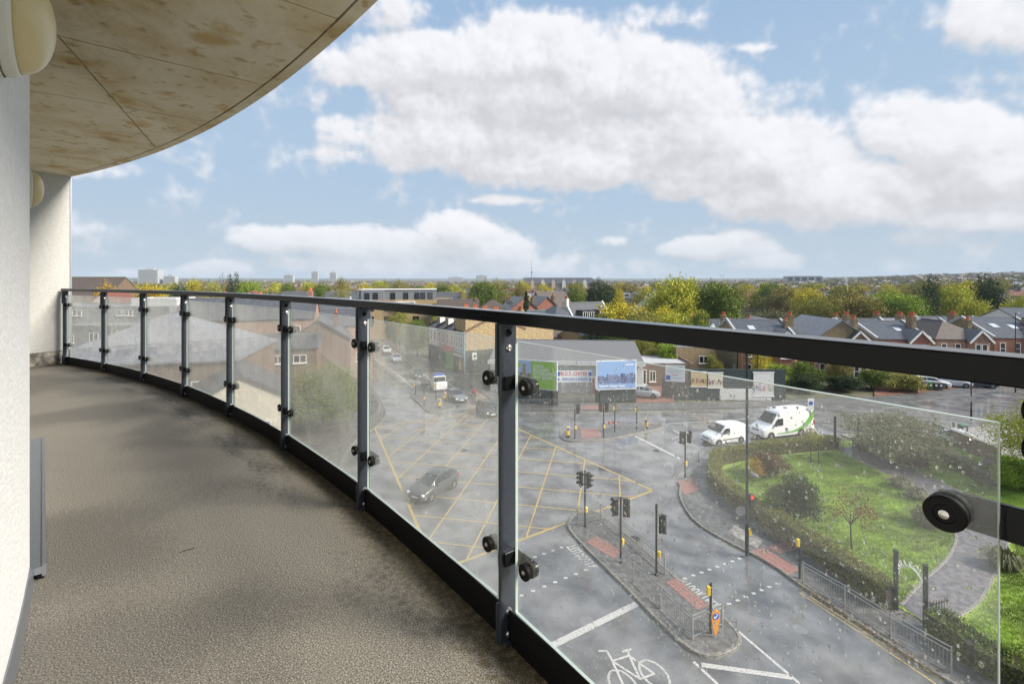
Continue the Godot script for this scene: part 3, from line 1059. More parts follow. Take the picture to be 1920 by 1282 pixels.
var island_c := [Vector2(-13.63, -64.88), Vector2(-11.66, -60.65), Vector2(-9.74, -56.94), Vector2(-7.03, -58.61), Vector2(-8.44, -62.28), Vector2(-10.92, -66.43), Vector2(-12.89, -69.06), Vector2(-13.9, -68.72)]
var hedge_b := [Vector2(18.15, -43.32), Vector2(23.15, -45.29), Vector2(27.99, -46.66), Vector2(32.16, -47.45)]
var path_edge_l := [Vector2(18.49, -22.79), Vector2(21.05, -24.6), Vector2(23.45, -26.12), Vector2(25.63, -27.79), Vector2(27.32, -29.56), Vector2(28.73, -31.92), Vector2(29.88, -34.7), Vector2(30.01, -37), Vector2(29.94, -39.63), Vector2(29.9, -43.06), Vector2(30.02, -44.29)]
var path_edge_r := [Vector2(18.59, -21.4), Vector2(20.6, -22.07), Vector2(22.66, -23.17), Vector2(24.88, -24.82), Vector2(28.15, -27.25), Vector2(31.2, -30.53), Vector2(32.52, -33.45), Vector2(32.87, -36.52), Vector2(32.59, -39.63), Vector2(32.13, -42.53), Vector2(31.99, -44.71)]


func make_ground() -> void:
	# ground to the horizon, with hills
	var mb := MB.new()
	var rings := [0.0, 30.0, 60.0, 100.0, 160.0, 240.0, 350.0, 500.0, 700.0, 950.0, 1250.0, 1600.0, 2000.0, 2500.0, 3100.0, 3800.0, 4600.0, 5600.0, 7000.0]
	for i in rings.size() - 1:
		for k in 96:
			var p := []
			for q in [[i, k], [i, k + 1], [i + 1, k + 1], [i + 1, k]]:
				var a: float = TAU * q[1] / 96.0
				var x: float = rings[q[0]] * sin(a)
				var z: float = -rings[q[0]] * cos(a)
				p.append(Vector3(x, ground_h(x, z), z))
			if i > 0:
				mb.tri(p[0], p[2], p[1])
			mb.tri(p[0], p[3], p[2])
	struct("ground", mb, M.earth)
	# carriageway
	var road := left_kerb.duplicate()
	var right := [Vector2(60, 2)]
	road.append_array(right)
	road.append_array([Vector2(60, -8), Vector2(40, -8), Vector2(24, -6), Vector2(20.2, -14), Vector2(16.99, -18.43), Vector2(15.92, -21.07), Vector2(14.68, -24.47), Vector2(14.12, -26.47), Vector2(12.73, -28.64), Vector2(11.79, -31.21), Vector2(12.15, -34.7), Vector2(13.24, -37), Vector2(14.72, -38.97), Vector2(18.42, -43.06), Vector2(23.69, -46.35), Vector2(33.21, -48.61), Vector2(37.11, -49.12), Vector2(44.6, -50.18), Vector2(51.86, -51.29), Vector2(110, -58), Vector2(110, -76), Vector2(74.6, -70.45), Vector2(52.59, -62.28), Vector2(46.03, -60.92), Vector2(27.35, -58.61), Vector2(14.92, -57.64), Vector2(0.06, -57.41), Vector2(-1.58, -59.11), Vector2(-2.96, -63.41), Vector2(-6.6, -74.2), Vector2(-14.73, -86.11), Vector2(-26.85, -109.84), Vector2(-50, -160)])
	sheet("road", road, 0.012, M.asphalt)
	# pavements
	var lp := left_kerb.duplicate()
	lp.append_array([Vector2(-4, 2), Vector2(-70, -10), Vector2(-70, -100), Vector2(-75, -160)])
	raised("pavement_left", lp, 0.12, M.paving)
	var fp := [Vector2(-50, -160), Vector2(-26.85, -109.84), Vector2(-14.73, -86.11), Vector2(-6.6, -74.2), Vector2(-2.96, -63.41), Vector2(-1.58, -59.11), Vector2(0.06, -57.41), Vector2(14.92, -57.64), Vector2(27.35, -58.61), Vector2(46.03, -60.92), Vector2(52.59, -62.28), Vector2(74.6, -70.45), Vector2(110, -76), Vector2(112, -80), Vector2(78.99, -74.6), Vector2(56.1, -66.43), Vector2(48.57, -64.29), Vector2(28.81, -61.73), Vector2(15.77, -60.92), Vector2(1.69, -60.92), Vector2(-0.71, -64.29), Vector2(-3.49, -69.75), Vector2(-7.97, -79.71), Vector2(-15.91, -93), Vector2(-42, -160)]
	raised("pavement_far", fp, 0.12, M.paving)
	raised("garage_yard", [Vector2(15.8, -61.02), Vector2(20.77, -61.29), Vector2(24.13, -71.91), Vector2(18.38, -71.91)], 0.13, M.drive)
	raised("driveway", [Vector2(48.8, -64.58), Vector2(56.36, -66.75), Vector2(79.12, -74.8), Vector2(81.44, -78.81), Vector2(57.28, -75.82)], 0.13, M.drive)
	var pc := kerb_c.duplicate()
	pc.append_array([Vector2(40, -8), Vector2(23.07, -20.76), Vector2(19.27, -19.06), Vector2(18.72, -21.46), Vector2(18.25, -22.5), Vector2(17.81, -25.04), Vector2(17.37, -28.94), Vector2(16.32, -31.92), Vector2(15.83, -37), Vector2(16.29, -39.63), Vector2(17.97, -42.02), Vector2(22.71, -44.43), Vector2(31.67, -46.35), Vector2(33.03, -48.1), Vector2(23.65, -46.27), Vector2(18.39, -42.99), Vector2(14.7, -38.91)])
	raised("pavement_park", pc, 0.12, M.paving)
	raised("pavement_corner", [Vector2(33.38, -46.5), Vector2(38.49, -46.81), Vector2(42.76, -48.1), Vector2(43.53, -43.06), Vector2(45.32, -40.79), Vector2(57.62, -51.86), Vector2(51.76, -51.19), Vector2(44.52, -50.09), Vector2(37.05, -49.03), Vector2(33.26, -48.44)], 0.12, M.paving_pale)
	# park ground
	var park := [Vector2(18.28, -22.54), Vector2(17.84, -25.09), Vector2(17.4, -29), Vector2(16.35, -32), Vector2(15.91, -37.1), Vector2(16.34, -39.63), Vector2(17.97, -41.89), Vector2(22.63, -44.29), Vector2(31.56, -46.19)]
	park.append_array([Vector2(33.27, -46.35), Vector2(38.36, -46.66), Vector2(42.61, -47.94), Vector2(43.4, -42.92), Vector2(45.19, -40.67), Vector2(48, -30), Vector2(34, -14), Vector2(23.1, -20.79), Vector2(19.3, -19.08), Vector2(18.75, -21.49)])
	raised("park_lawn", park, 0.15, M.grass)
	var path := smooth(path_edge_l)
	var back := smooth(path_edge_r)
	back.reverse()
	path.append_array(back)
	var pth := sheet("park_path", path, 0.17, M.path)
	kerb_line(smooth(path_edge_l, false, 2), pth, 0.175)
	kerb_line(smooth(path_edge_r, false, 2), pth, 0.175)
	# islands with their kerbstones
	for k in [["traffic_island", island_a], ["traffic_island_middle", island_b], ["traffic_island_upper", island_c]]:
		var ring: Array = smooth(k[1], true, 3)
		var isl := raised("traffic_island", ring, 0.115, M.paving)
		kerb_line(ring, isl, 0.13, true)
	var kp := struct("kerb", kerb_bed(smooth(kerb_c, false, 3)), M.kerb)
	kerb_line(smooth(kerb_c, false, 3), kp, 0.125)
	var kl := struct("kerb", kerb_bed(smooth(left_kerb.slice(2, 13), false, 3)), M.kerb)
	kerb_line(smooth(left_kerb.slice(2, 13), false, 3), kl, 0.125)
	# red blister paving at the crossings
	var ia: Node3D = get_node("traffic_island")
	slabs(Vector2(4.38, -28.35), Vector2(5.63, -26.67) - Vector2(4.38, -28.35), Vector2(5.1, -29.06) - Vector2(4.38, -28.35), 9, 3, 0.118, M.tactile, ia)
	slabs(Vector2(7.87, -24.6), Vector2(8.7, -22.5) - Vector2(7.87, -24.6), Vector2(8.51, -24.87) - Vector2(7.87, -24.6), 9, 3, 0.118, M.tactile, ia)
	var pp: Node3D = get_node("pavement_park")
	slabs(Vector2(13.65, -27.35), Vector2(14.49, -25.18) - Vector2(13.65, -27.35), Vector2(14.57, -27.79) - Vector2(13.65, -27.35), 10, 3, 0.123, M.tactile, pp)
	slabs(Vector2(14.85, -27.84), Vector2(15.14, -27.14) - Vector2(14.85, -27.84), Vector2(16.45, -28.47) - Vector2(14.85, -27.84), 4, 6, 0.123, M.tactile, pp)
	slabs(Vector2(12.75, -37), Vector2(12.45, -34.7) - Vector2(12.75, -37), Vector2(14.28, -37.8) - Vector2(12.75, -37), 7, 5, 0.123, M.tactile, pp)
	slabs(Vector2(6.81, -47.13), Vector2(8.83, -47.29) - Vector2(6.81, -47.13), Vector2(7.14, -50.18) - Vector2(6.81, -47.13), 5, 6, 0.118, M.tactile, get_node("traffic_island_001"))
	slabs(Vector2(13.24, -29.43), Vector2(14.15, -27.68) - Vector2(13.24, -29.43), Vector2(14.08, -30.33) - Vector2(13.24, -29.43), 8, 2, 0.122, M.paving_pale, pp)
	slabs(Vector2(8.36, -57.88), Vector2(11.58, -57.88) - Vector2(8.36, -57.88), Vector2(8.61, -59.62) - Vector2(8.36, -57.88), 6, 3, 0.122, M.tactile, get_node("pavement_far"))


func kerb_bed(path: Array) -> MB:
	var mb := MB.new()
	mb.ribbon(path, 0.1, 0.02)
	return mb


func make_markings() -> void:
	var road: Node3D = get_node("road")
	var y := 0.017
	# yellow box
	var a := Vector2(-14.6, -51.0)
	var b := Vector2(-3.8, -57.2)
	var d := Vector2(10.45, -35.6)
	var e := Vector2(-4.0, -25.7)
	var mb := MB.new()
	mb.ribbon([a, b], 0.2, y)
	mb.ribbon([b, d], 0.2, y)
	mb.ribbon([d, e], 0.2, y)
	mb.ribbon([e, a], 0.2, y)
	part("yellow_box_border", mb, M.yellow_paint, road)
	var box := PackedVector2Array([a, b, d, e])
	var u := Vector2(0.2, -0.98).normalized()
	var w := Vector2(0.98, 0.2).normalized()
	for f in [[u, w], [w, u]]:
		for k in range(-14, 15):
			var o: Vector2 = Vector2(-2.2, -42.6) + f[1] * (k * 2.85)
			var line := PackedVector2Array([o - f[0] * 60, o + f[0] * 60])
			for seg in Geometry2D.intersect_polyline_with_polygon(line, box):
				var m2 := MB.new()
				m2.ribbon([seg[0], seg[1]], 0.115, y + (0.0015 if f[0] == u else 0.003))
				part("yellow_box_line", m2, M.yellow_paint, road)
	var lines := [
		["stop_line", [Vector2(1.78, -20.48), Vector2(5.97, -23.06)], 0.34], ["stop_line", [Vector2(12.4, -48.1), Vector2(14.76, -41.89)], 0.3],
		["lane_line", [Vector2(9.98, -21.4), Vector2(11.1, -18.5)], 0.13], ["lane_line", [Vector2(7.42, -19.54), Vector2(7.91, -18.5)], 0.13], ["hatch_line", [Vector2(7.72, -19.4), Vector2(10.9, -18.8)], 0.24],
		["lane_line", [Vector2(16.84, -50.18), Vector2(17.9, -45)], 0.16], ["edge_line", [Vector2(12.29, -34.79), Vector2(11.85, -31), Vector2(12.69, -28.41)], 0.08], ["edge_line", [Vector2(13.08, -36.33), Vector2(14.48, -38.32), Vector2(18.19, -42.53)], 0.08],
		["centre_line", [Vector2(-27.77, -96.88), Vector2(-19.15, -80.17), Vector2(-14.34, -69.75)], 0.16], ["centre_line", [Vector2(-23.03, -99.64), Vector2(-14.01, -78.81), Vector2(-7.86, -64.29)], 0.12],
		["lane_line", [Vector2(16.25, -52.25), Vector2(33.21, -55.36)], 0.12]]
	for l in lines:
		var m3 := MB.new()
		m3.ribbon(l[1], l[2], y)
		part(l[0], m3, M.white_paint, road)
	for l in [[Vector2(-26.71, -107.31), Vector2(-14.93, -85.06), Vector2(-7.06, -73.04), Vector2(-3.93, -64.29)], [Vector2(-27.42, -107.31), Vector2(-15.31, -84.55), Vector2(-7.51, -72.66), Vector2(-4.43, -64.29)], [Vector2(14.69, -23.6), Vector2(15.78, -20.88), Vector2(16.74, -18.6)], [Vector2(14.33, -23.89), Vector2(15.52, -20.79), Vector2(16.34, -18.5)], [Vector2(2.52, -56.71), Vector2(14.55, -56.94), Vector2(26.37, -57.88)]]:
		var m4 := MB.new()
		m4.ribbon(l, 0.09, y)
		part("double_yellow_line", m4, M.yellow_paint, road)
	# loading bay outline in front of the shops
	var lb := MB.new()
	lb.ribbon([Vector2(-12.82, -86.11), Vector2(-9.53, -77.93), Vector2(-10.06, -74.2), Vector2(-7.34, -67.39)], 0.12, y)
	part("bay_line", lb, M.white_paint, road)
	# crossing studs
	for l in [[Vector2(1.29, -26.98), Vector2(2.89, -27.96), 4], [Vector2(0.47, -23.68), Vector2(4.56, -26.12), 8], [Vector2(9.04, -25.04), Vector2(12.76, -26.83), 8], [Vector2(10.45, -23.06), Vector2(13.61, -24.6), 7]]:
		for k in l[2]:
			var p: Vector2 = (l[0] as Vector2).lerp(l[1], k / float(l[2] - 1))
			var m5 := MB.new()
			m5.ribbon([p - Vector2(0.07, 0.02), p + Vector2(0.07, -0.02)], 0.15, y)
			part("crossing_stud", m5, M.white_paint, road)
	# ironwork and patches in the carriageway
	for k in [[1012, 905], [1190, 1010], [1100, 1165], [1500, 1180], [870, 845], [1230, 845], [800, 790]]:
		var c: Vector2 = road_px(k[0], k[1])
		var disc := PackedVector2Array()
		for j in 16:
			disc.append(c + Vector2(cos(TAU * j / 16), sin(TAU * j / 16)) * 0.32)
		var m6 := MB.new()
		m6.prism(disc, 0.0, 0.0155)
		part("manhole_cover", m6, M.black_metal if k[0] % 4 else M.galvanised, road)
	for k in [[1060, 1090, 2.6, 0.9, 0.2], [1420, 1110, 4.0, 0.8, -1.2], [1150, 880, 5.0, 1.1, 0.35], [930, 905, 3.2, 1.3, -0.3], [1330, 1010, 6.0, 0.7, -1.0], [1290, 790, 7.0, 1.0, 0.05], [760, 700, 6.0, 1.0, 1.1]]:
		var c: Vector2 = road_px(k[0], k[1])
		var u2: Vector2 = Vector2(cos(k[4]), sin(k[4])) * k[2] / 2
		var w2: Vector2 = Vector2(-sin(k[4]), cos(k[4])) * k[3] / 2
		sheet("tarmac_patch", [c - u2 - w2, c + u2 - w2 * 0.9, c + u2 * 1.02 + w2, c - u2 * 0.98 + w2], 0.0145, M.asphalt_patch, road)
	# lettering
	road_text(Vector2(4.56, -26.12), Vector2(3.58, -28.24), "< LOOK LEFT", 0.46, road)
	road_text(Vector2(8.62, -24.78), Vector2(9.57, -22.79), "< LOOK LEFT", 0.46, road)
	# bicycle symbols
	bike_symbol(Vector2(4.95, -18.7), Vector2(-0.93, 0.35), 2.0, road)
	bike_symbol(Vector2(16.33, -46.66), Vector2(0.15, -1.0), 1.6, road)


func road_text(p: Vector2, q: Vector2, s: String, h: float, parent: Node3D) -> void:
	var t := TextMesh.new()
	t.text = s
	var fo := SystemFont.new()
	fo.font_names = PackedStringArray(["Droid Sans"])
	fo.font_weight = 700
	t.font = fo
	t.font_size = 64
	t.depth = 0.002
	t.pixel_size = 0.01
	var o := part("lettering", t, M.white_paint, parent)
	var size := t.get_aabb().size
	var d := (q - p).normalized()
	var x := Vector3(d.x, 0, d.y)
	var up := Vector3(d.y, 0, -d.x)   # tops to the left of the reading direction
	o.transform = Transform3D(Basis(x * p.distance_to(q) / size.x, up * h * 1.35 / size.y, Vector3.UP), Vector3((p.x + q.x) / 2, 0.0185, (p.y + q.y) / 2) + up * 0.16)


func bike_symbol(c: Vector2, along: Vector2, l: float, parent: Node3D) -> void:   # two wheels, frame, handlebar
	var u := along.normalized()
	var w := Vector2(-u.y, u.x) * 1.5
	var mb := MB.new()
	var P := func(x: float, y: float) -> Vector2: return c + (u * x + w * y) * l
	for cx in [-0.36, 0.36]:
		var ring := []
		for k in 21:
			ring.append(P.call(cx + 0.24 * cos(TAU * k / 20), 0.24 * sin(TAU * k / 20)))
		mb.ribbon(ring, 0.1, 0.017)
	mb.ribbon([P.call(-0.36, 0.0), P.call(-0.16, 0.38), P.call(0.24, 0.38), P.call(0.36, 0.0)], 0.1, 0.0185)
	mb.ribbon([P.call(-0.02, 0.0), P.call(-0.2, 0.46)], 0.1, 0.0195)
	mb.ribbon([P.call(-0.36, 0.0), P.call(-0.02, 0.0), P.call(0.24, 0.38)], 0.1, 0.0205)
	mb.ribbon([P.call(0.24, 0.36), P.call(0.20, 0.56), P.call(0.36, 0.60)], 0.09, 0.0215)
	mb.ribbon([P.call(-0.30, 0.47), P.call(-0.10, 0.47)], 0.1, 0.022)
	part("bicycle_symbol", mb, M.white_paint, parent)


func road_px(x: float, y: float) -> Vector2:
	var z := EYE * 900.0 / (y - 528.0)
	return Vector2((x - 960.0) * z / 900.0, -z)


# ------------------------------------------------------------------ buildings
# local frame: front wall on z = 0 facing +z, base in the middle of the front, body towards -z
func window_at(parent: Node3D, face: String, W: float, D: float, u: float, y: float, w: float, h: float, style := "sash", called := "window") -> void:
	var key := "%s %.2f %.2f" % [style, w, h]
	if not frames.has(key):
		var mb := MB.new()
		var t := minf(0.09, w * 0.12)
		mb.box(Vector3(0, h / 2 - t / 2, 0.02), Vector3(w, t, 0.08))
		mb.box(Vector3(0, -h / 2 + t / 2, 0.02), Vector3(w, t, 0.08))
		mb.box(Vector3(-w / 2 + t / 2, 0, 0.02), Vector3(t, h - 2 * t, 0.08))
		mb.box(Vector3(w / 2 - t / 2, 0, 0.02), Vector3(t, h - 2 * t, 0.08))
		if style == "sash" or style == "cross":
			mb.box(Vector3(0, 0, 0.022), Vector3(w - 2 * t, t * 0.8, 0.06))
		if style == "pair" or style == "cross":
			mb.box(Vector3(0, 0, 0.024), Vector3(t, h - 2 * t, 0.07))
		if style != "dark":
			mb.box(Vector3(0, -h / 2 - 0.05, 0.05), Vector3(w + 0.16, 0.1, 0.18))
		var gl := MB.new()
		gl.quad(Vector3(-w / 2 + t, -h / 2 + t, 0.012), Vector3(w / 2 - t, -h / 2 + t, 0.012), Vector3(w / 2 - t, h / 2 - t, 0.012), Vector3(-w / 2 + t, h / 2 - t, 0.012))
		frames[key] = [mb.mesh(), gl.mesh()]
	var o := part(called, frames[key][0], M.black_metal if style == "dark" else M.trim, parent)
	match face:
		"f": o.transform = Transform3D(Basis.IDENTITY, Vector3(u, y, 0.0))
		"b": o.transform = Transform3D(Basis(Vector3.UP, PI), Vector3(u, y, -D))
		"l": o.transform = Transform3D(Basis(Vector3.UP, -PI / 2), Vector3(-W / 2, y, -D / 2 + u))
		"r": o.transform = Transform3D(Basis(Vector3.UP, PI / 2), Vector3(W / 2, y, -D / 2 - u))
	part("pane", frames[key][1], M.window_glass, o)


func house(called: String, label: String, cat: String, at: Vector3, turn: float, w: float, d: float, h: float, roof: String, rh: float, wall: String, rm: String, o := {}) -> Node3D:
	var b := thing(called, label, cat, at, turn, o.get("group", ""))
	var mb := MB.new()
	mb.box(Vector3(0, h / 2, -d / 2), Vector3(w, h, d))
	var ov: float = o.get("over", 0.25)
	var r := MB.new()
	var th := 0.16
	if roof == "gx":     # ridge along x
		for s in [-1.0, 1.0]:
			var x: float = s * w / 2
			if s > 0:
				mb.tri(Vector3(x, h, 0), Vector3(x, h, -d), Vector3(x, h + rh, -d / 2))
			else:
				mb.tri(Vector3(x, h, -d), Vector3(x, h, 0), Vector3(x, h + rh, -d / 2))
		slab(r, Vector3(-w / 2 - ov * 0.4, h + rh + th, -d / 2), Vector3(w / 2 + ov * 0.4, h + rh + th, -d / 2), Vector3(0, -rh, d / 2) * (1 + ov * 2 / d), th)
		slab(r, Vector3(w / 2 + ov * 0.4, h + rh + th, -d / 2), Vector3(-w / 2 - ov * 0.4, h + rh + th, -d / 2), Vector3(0, -rh, -d / 2) * (1 + ov * 2 / d), th)
	elif roof == "gz":   # gable to the front
		mb.tri(Vector3(-w / 2, h, 0), Vector3(w / 2, h, 0), Vector3(0, h + rh, 0))
		mb.tri(Vector3(w / 2, h, -d), Vector3(-w / 2, h, -d), Vector3(0, h + rh, -d))
		slab(r, Vector3(0, h + rh + th, ov), Vector3(0, h + rh + th, -d - ov), Vector3(w / 2, -rh, 0) * (1 + ov * 2 / w), th)
		slab(r, Vector3(0, h + rh + th, -d - ov), Vector3(0, h + rh + th, ov), Vector3(-w / 2, -rh, 0) * (1 + ov * 2 / w), th)
	elif roof == "hip":
		var x := w / 2 + ov
		var z0 := ov
		var z1 := -d - ov
		var k := minf(w, d) / 2
		var p: Vector3
		var q: Vector3
		if w >= d:
			p = Vector3(-w / 2 + k, h + rh, -d / 2)
			q = Vector3(w / 2 - k, h + rh, -d / 2)
			r.quad(Vector3(-x, h, z0), Vector3(x, h, z0), q, p)
			r.quad(Vector3(x, h, z1), Vector3(-x, h, z1), p, q)
			r.tri(Vector3(x, h, z0), Vector3(x, h, z1), q)
			r.tri(Vector3(-x, h, z1), Vector3(-x, h, z0), p)
		else:
			p = Vector3(0, h + rh, -k)
			q = Vector3(0, h + rh, -d + k)
			r.tri(Vector3(-x, h, z0), Vector3(x, h, z0), p)
			r.tri(Vector3(x, h, z1), Vector3(-x, h, z1), q)
			r.quad(Vector3(x, h, z0), Vector3(x, h, z1), q, p)
			r.quad(Vector3(-x, h, z1), Vector3(-x, h, z0), p, q)
		r.box(Vector3(0, h - 0.08, -d / 2), Vector3(w + 2 * ov, 0.155, d + 2 * ov))
		if p.distance_to(q) > 0.3:
			r.cyl(p, q, 0.12, 0.12, 5)
	elif roof == "flat":
		mb.box(Vector3(0, h + 0.2, -0.12), Vector3(w, 0.4, 0.24))
		mb.box(Vector3(0, h + 0.2, -d + 0.12), Vector3(w, 0.4, 0.24))
		mb.box(Vector3(-w / 2 + 0.12, h + 0.2, -d / 2), Vector3(0.24, 0.4, d - 0.48))
		mb.box(Vector3(w / 2 - 0.12, h + 0.2, -d / 2), Vector3(0.24, 0.4, d - 0.48))
		r.box(Vector3(0, h + 0.03, -d / 2), Vector3(w - 0.48, 0.06, d - 0.48))
	elif roof == "mono":   # one slope, low at the front
		mb.tri(Vector3(w / 2, h, 0), Vector3(w / 2, h, -d), Vector3(w / 2, h + rh, -d))
		mb.tri(Vector3(-w / 2, h, -d), Vector3(-w / 2, h, 0), Vector3(-w / 2, h + rh, -d))
		mb.quad(Vector3(w / 2, h, -d), Vector3(-w / 2, h, -d), Vector3(-w / 2, h + rh, -d), Vector3(w / 2, h + rh, -d))
		slab(r, Vector3(-w / 2 - ov, h + rh + th, -d), Vector3(w / 2 + ov, h + rh + th, -d), Vector3(0, -rh, d) * (1 + ov / d), th)
	part("wall", mb, M[wall], b)
	var rf := part("roof", r, M[rm], b)
	if roof == "gx" and o.get("ridge", true):
		var rd := MB.new()
		rd.cyl(Vector3(-w / 2, h + rh + th, -d / 2), Vector3(w / 2, h + rh + th, -d / 2), 0.11, 0.11, 5)
		part("ridge", rd, M[o.get("ridge_m", "lead")], rf)
	if o.get("parapet", false):   # party walls that stand above the slates
		for s in [-1.0, 1.0]:
			var pw := MB.new()
			var x: float = s * w / 2
			slab(pw, Vector3(x - 0.16, h + rh + 0.42, -d / 2), Vector3(x + 0.16, h + rh + 0.42, -d / 2), Vector3(0, -rh, d / 2) * (1 + ov * 2 / d), 0.45)
			slab(pw, Vector3(x + 0.16, h + rh + 0.42, -d / 2), Vector3(x - 0.16, h + rh + 0.42, -d / 2), Vector3(0, -rh, -d / 2) * (1 + ov * 2 / d), 0.45)
			part("party_wall", pw, M[o.get("parapet_m", "stucco_grey")], b)
	for c in o.get("chimneys", []):
		chimney(rf, Vector3(c[0], c[1], c[2]), c[3], int(c[4]), M[o.get("chimney_m", wall)])
	for k in o.get("wins", []):
		window_at(b, k[0], w, d, k[1], k[2], k[3], k[4], k[5] if k.size() > 5 else "sash")
	for k in o.get("doors", []):
		door_at(b, k[0], k[1], M[k[2]])
	for k in o.get("dormers", []):   # flat-roofed dormers on the front slope: u, y, w, h
		var dm := MB.new()
		var depth: float = k[4] if k.size() > 4 else 2.2
		var zf: float = k[5] if k.size() > 5 else -0.6
		dm.box(Vector3(k[0], k[1], zf - depth / 2), Vector3(k[2], k[3], depth))
		dm.box(Vector3(k[0], k[1] + k[3] / 2 + 0.06, zf - depth / 2 + 0.1), Vector3(k[2] + 0.3, 0.12, depth + 0.3))
		var dp := part("dormer", dm, M[o.get("dormer_m", "cladding_dark")], b)
		var n := maxi(1, roundi(k[2] / 1.7))
		for i in n:
			window_at(dp, "f", 0, 0, k[0] + (i - (n - 1) / 2.0) * k[2] / n, k[1], minf(k[2] / n - 0.3, 1.3), k[3] - 0.35, "pair")
			dp.get_child(dp.get_child_count() - 1).position.z = zf
	for k in o.get("skylights", []):   # u and share down the front slope
		var s := MB.new()
		var nrm := Vector3(0, d / 2, rh).normalized()
		var p := Vector3(k[0], h + rh + th - rh * k[1], -d / 2 + d / 2 * k[1])
		s.box(p + nrm * 0.04, Vector3(1.0, 0.1, 1.3), Basis(Vector3.RIGHT, nrm, Vector3.RIGHT.cross(nrm)))
		part("skylight", s, M.skylight, rf)
	return b


func slab(mb: MB, a: Vector3, b: Vector3, down: Vector3, th: float) -> void:   # a sloping slab below the ridge a-b
	var nrm := down.cross(b - a).normalized()
	var i := -nrm * th
	var c := b + down
	var d := a + down
	mb.quad(d, c, b, a)
	mb.quad(a + i, b + i, c + i, d + i)
	mb.quad(d + i, c + i, c, d)
	mb.quad(a, d, d + i, a + i)
	mb.quad(b, b + i, c + i, c)
	mb.quad(a + i, a, b, b + i)


func chimney(parent: Node3D, p: Vector3, h: float, pots: int, m: Material) -> void:
	var mb := MB.new()
	var w := 0.35 + pots * 0.3
	mb.box(Vector3(0, h / 2, 0), Vector3(0.6, h, w))
	mb.box(Vector3(0, h - 0.3, 0), Vector3(0.72, 0.16, w + 0.12))
	mb.box(Vector3(0, h + 0.05, 0), Vector3(0.74, 0.1, w + 0.14))
	var c := part("chimney", mb, m, parent)
	c.position = p
	var pm := MB.new()
	for k in pots:
		pm.lathe([Vector2(0.13, 0), Vector2(0.11, 0.45), Vector2(0.14, 0.47), Vector2(0.14, 0.56), Vector2(0.09, 0.56)], Vector3(0, h + 0.1, (k - (pots - 1) / 2.0) * 0.3), Basis.IDENTITY, 7)
	pm.box(Vector3(0, h + 0.12, 0), Vector3(0.5, 0.05, w - 0.1))
	var q := part("chimney_pots", pm, M.terracotta, parent)
	q.position = p


func door_at(b: Node3D, u: float, w: float, m: Material) -> void:
	var mb := MB.new()
	mb.box(Vector3(u, 1.1, 0.03), Vector3(w, 2.2, 0.06))
	var d := part("door", mb, m, b)
	var f := MB.new()
	f.box(Vector3(u - w / 2 - 0.06, 1.15, 0.05), Vector3(0.12, 2.3, 0.12))
	f.box(Vector3(u + w / 2 + 0.06, 1.15, 0.05), Vector3(0.12, 2.3, 0.12))
	f.box(Vector3(u, 2.3, 0.05), Vector3(w + 0.24, 0.14, 0.13))
	part("frame", f, M.trim, d)


func grid(face: String, us: Array, ys: Array, w: float, h: float, style := "sash") -> Array:
	var r := []
	for u in us:
		for y in ys:
			r.append([face, u, y, w, h, style])
	return r


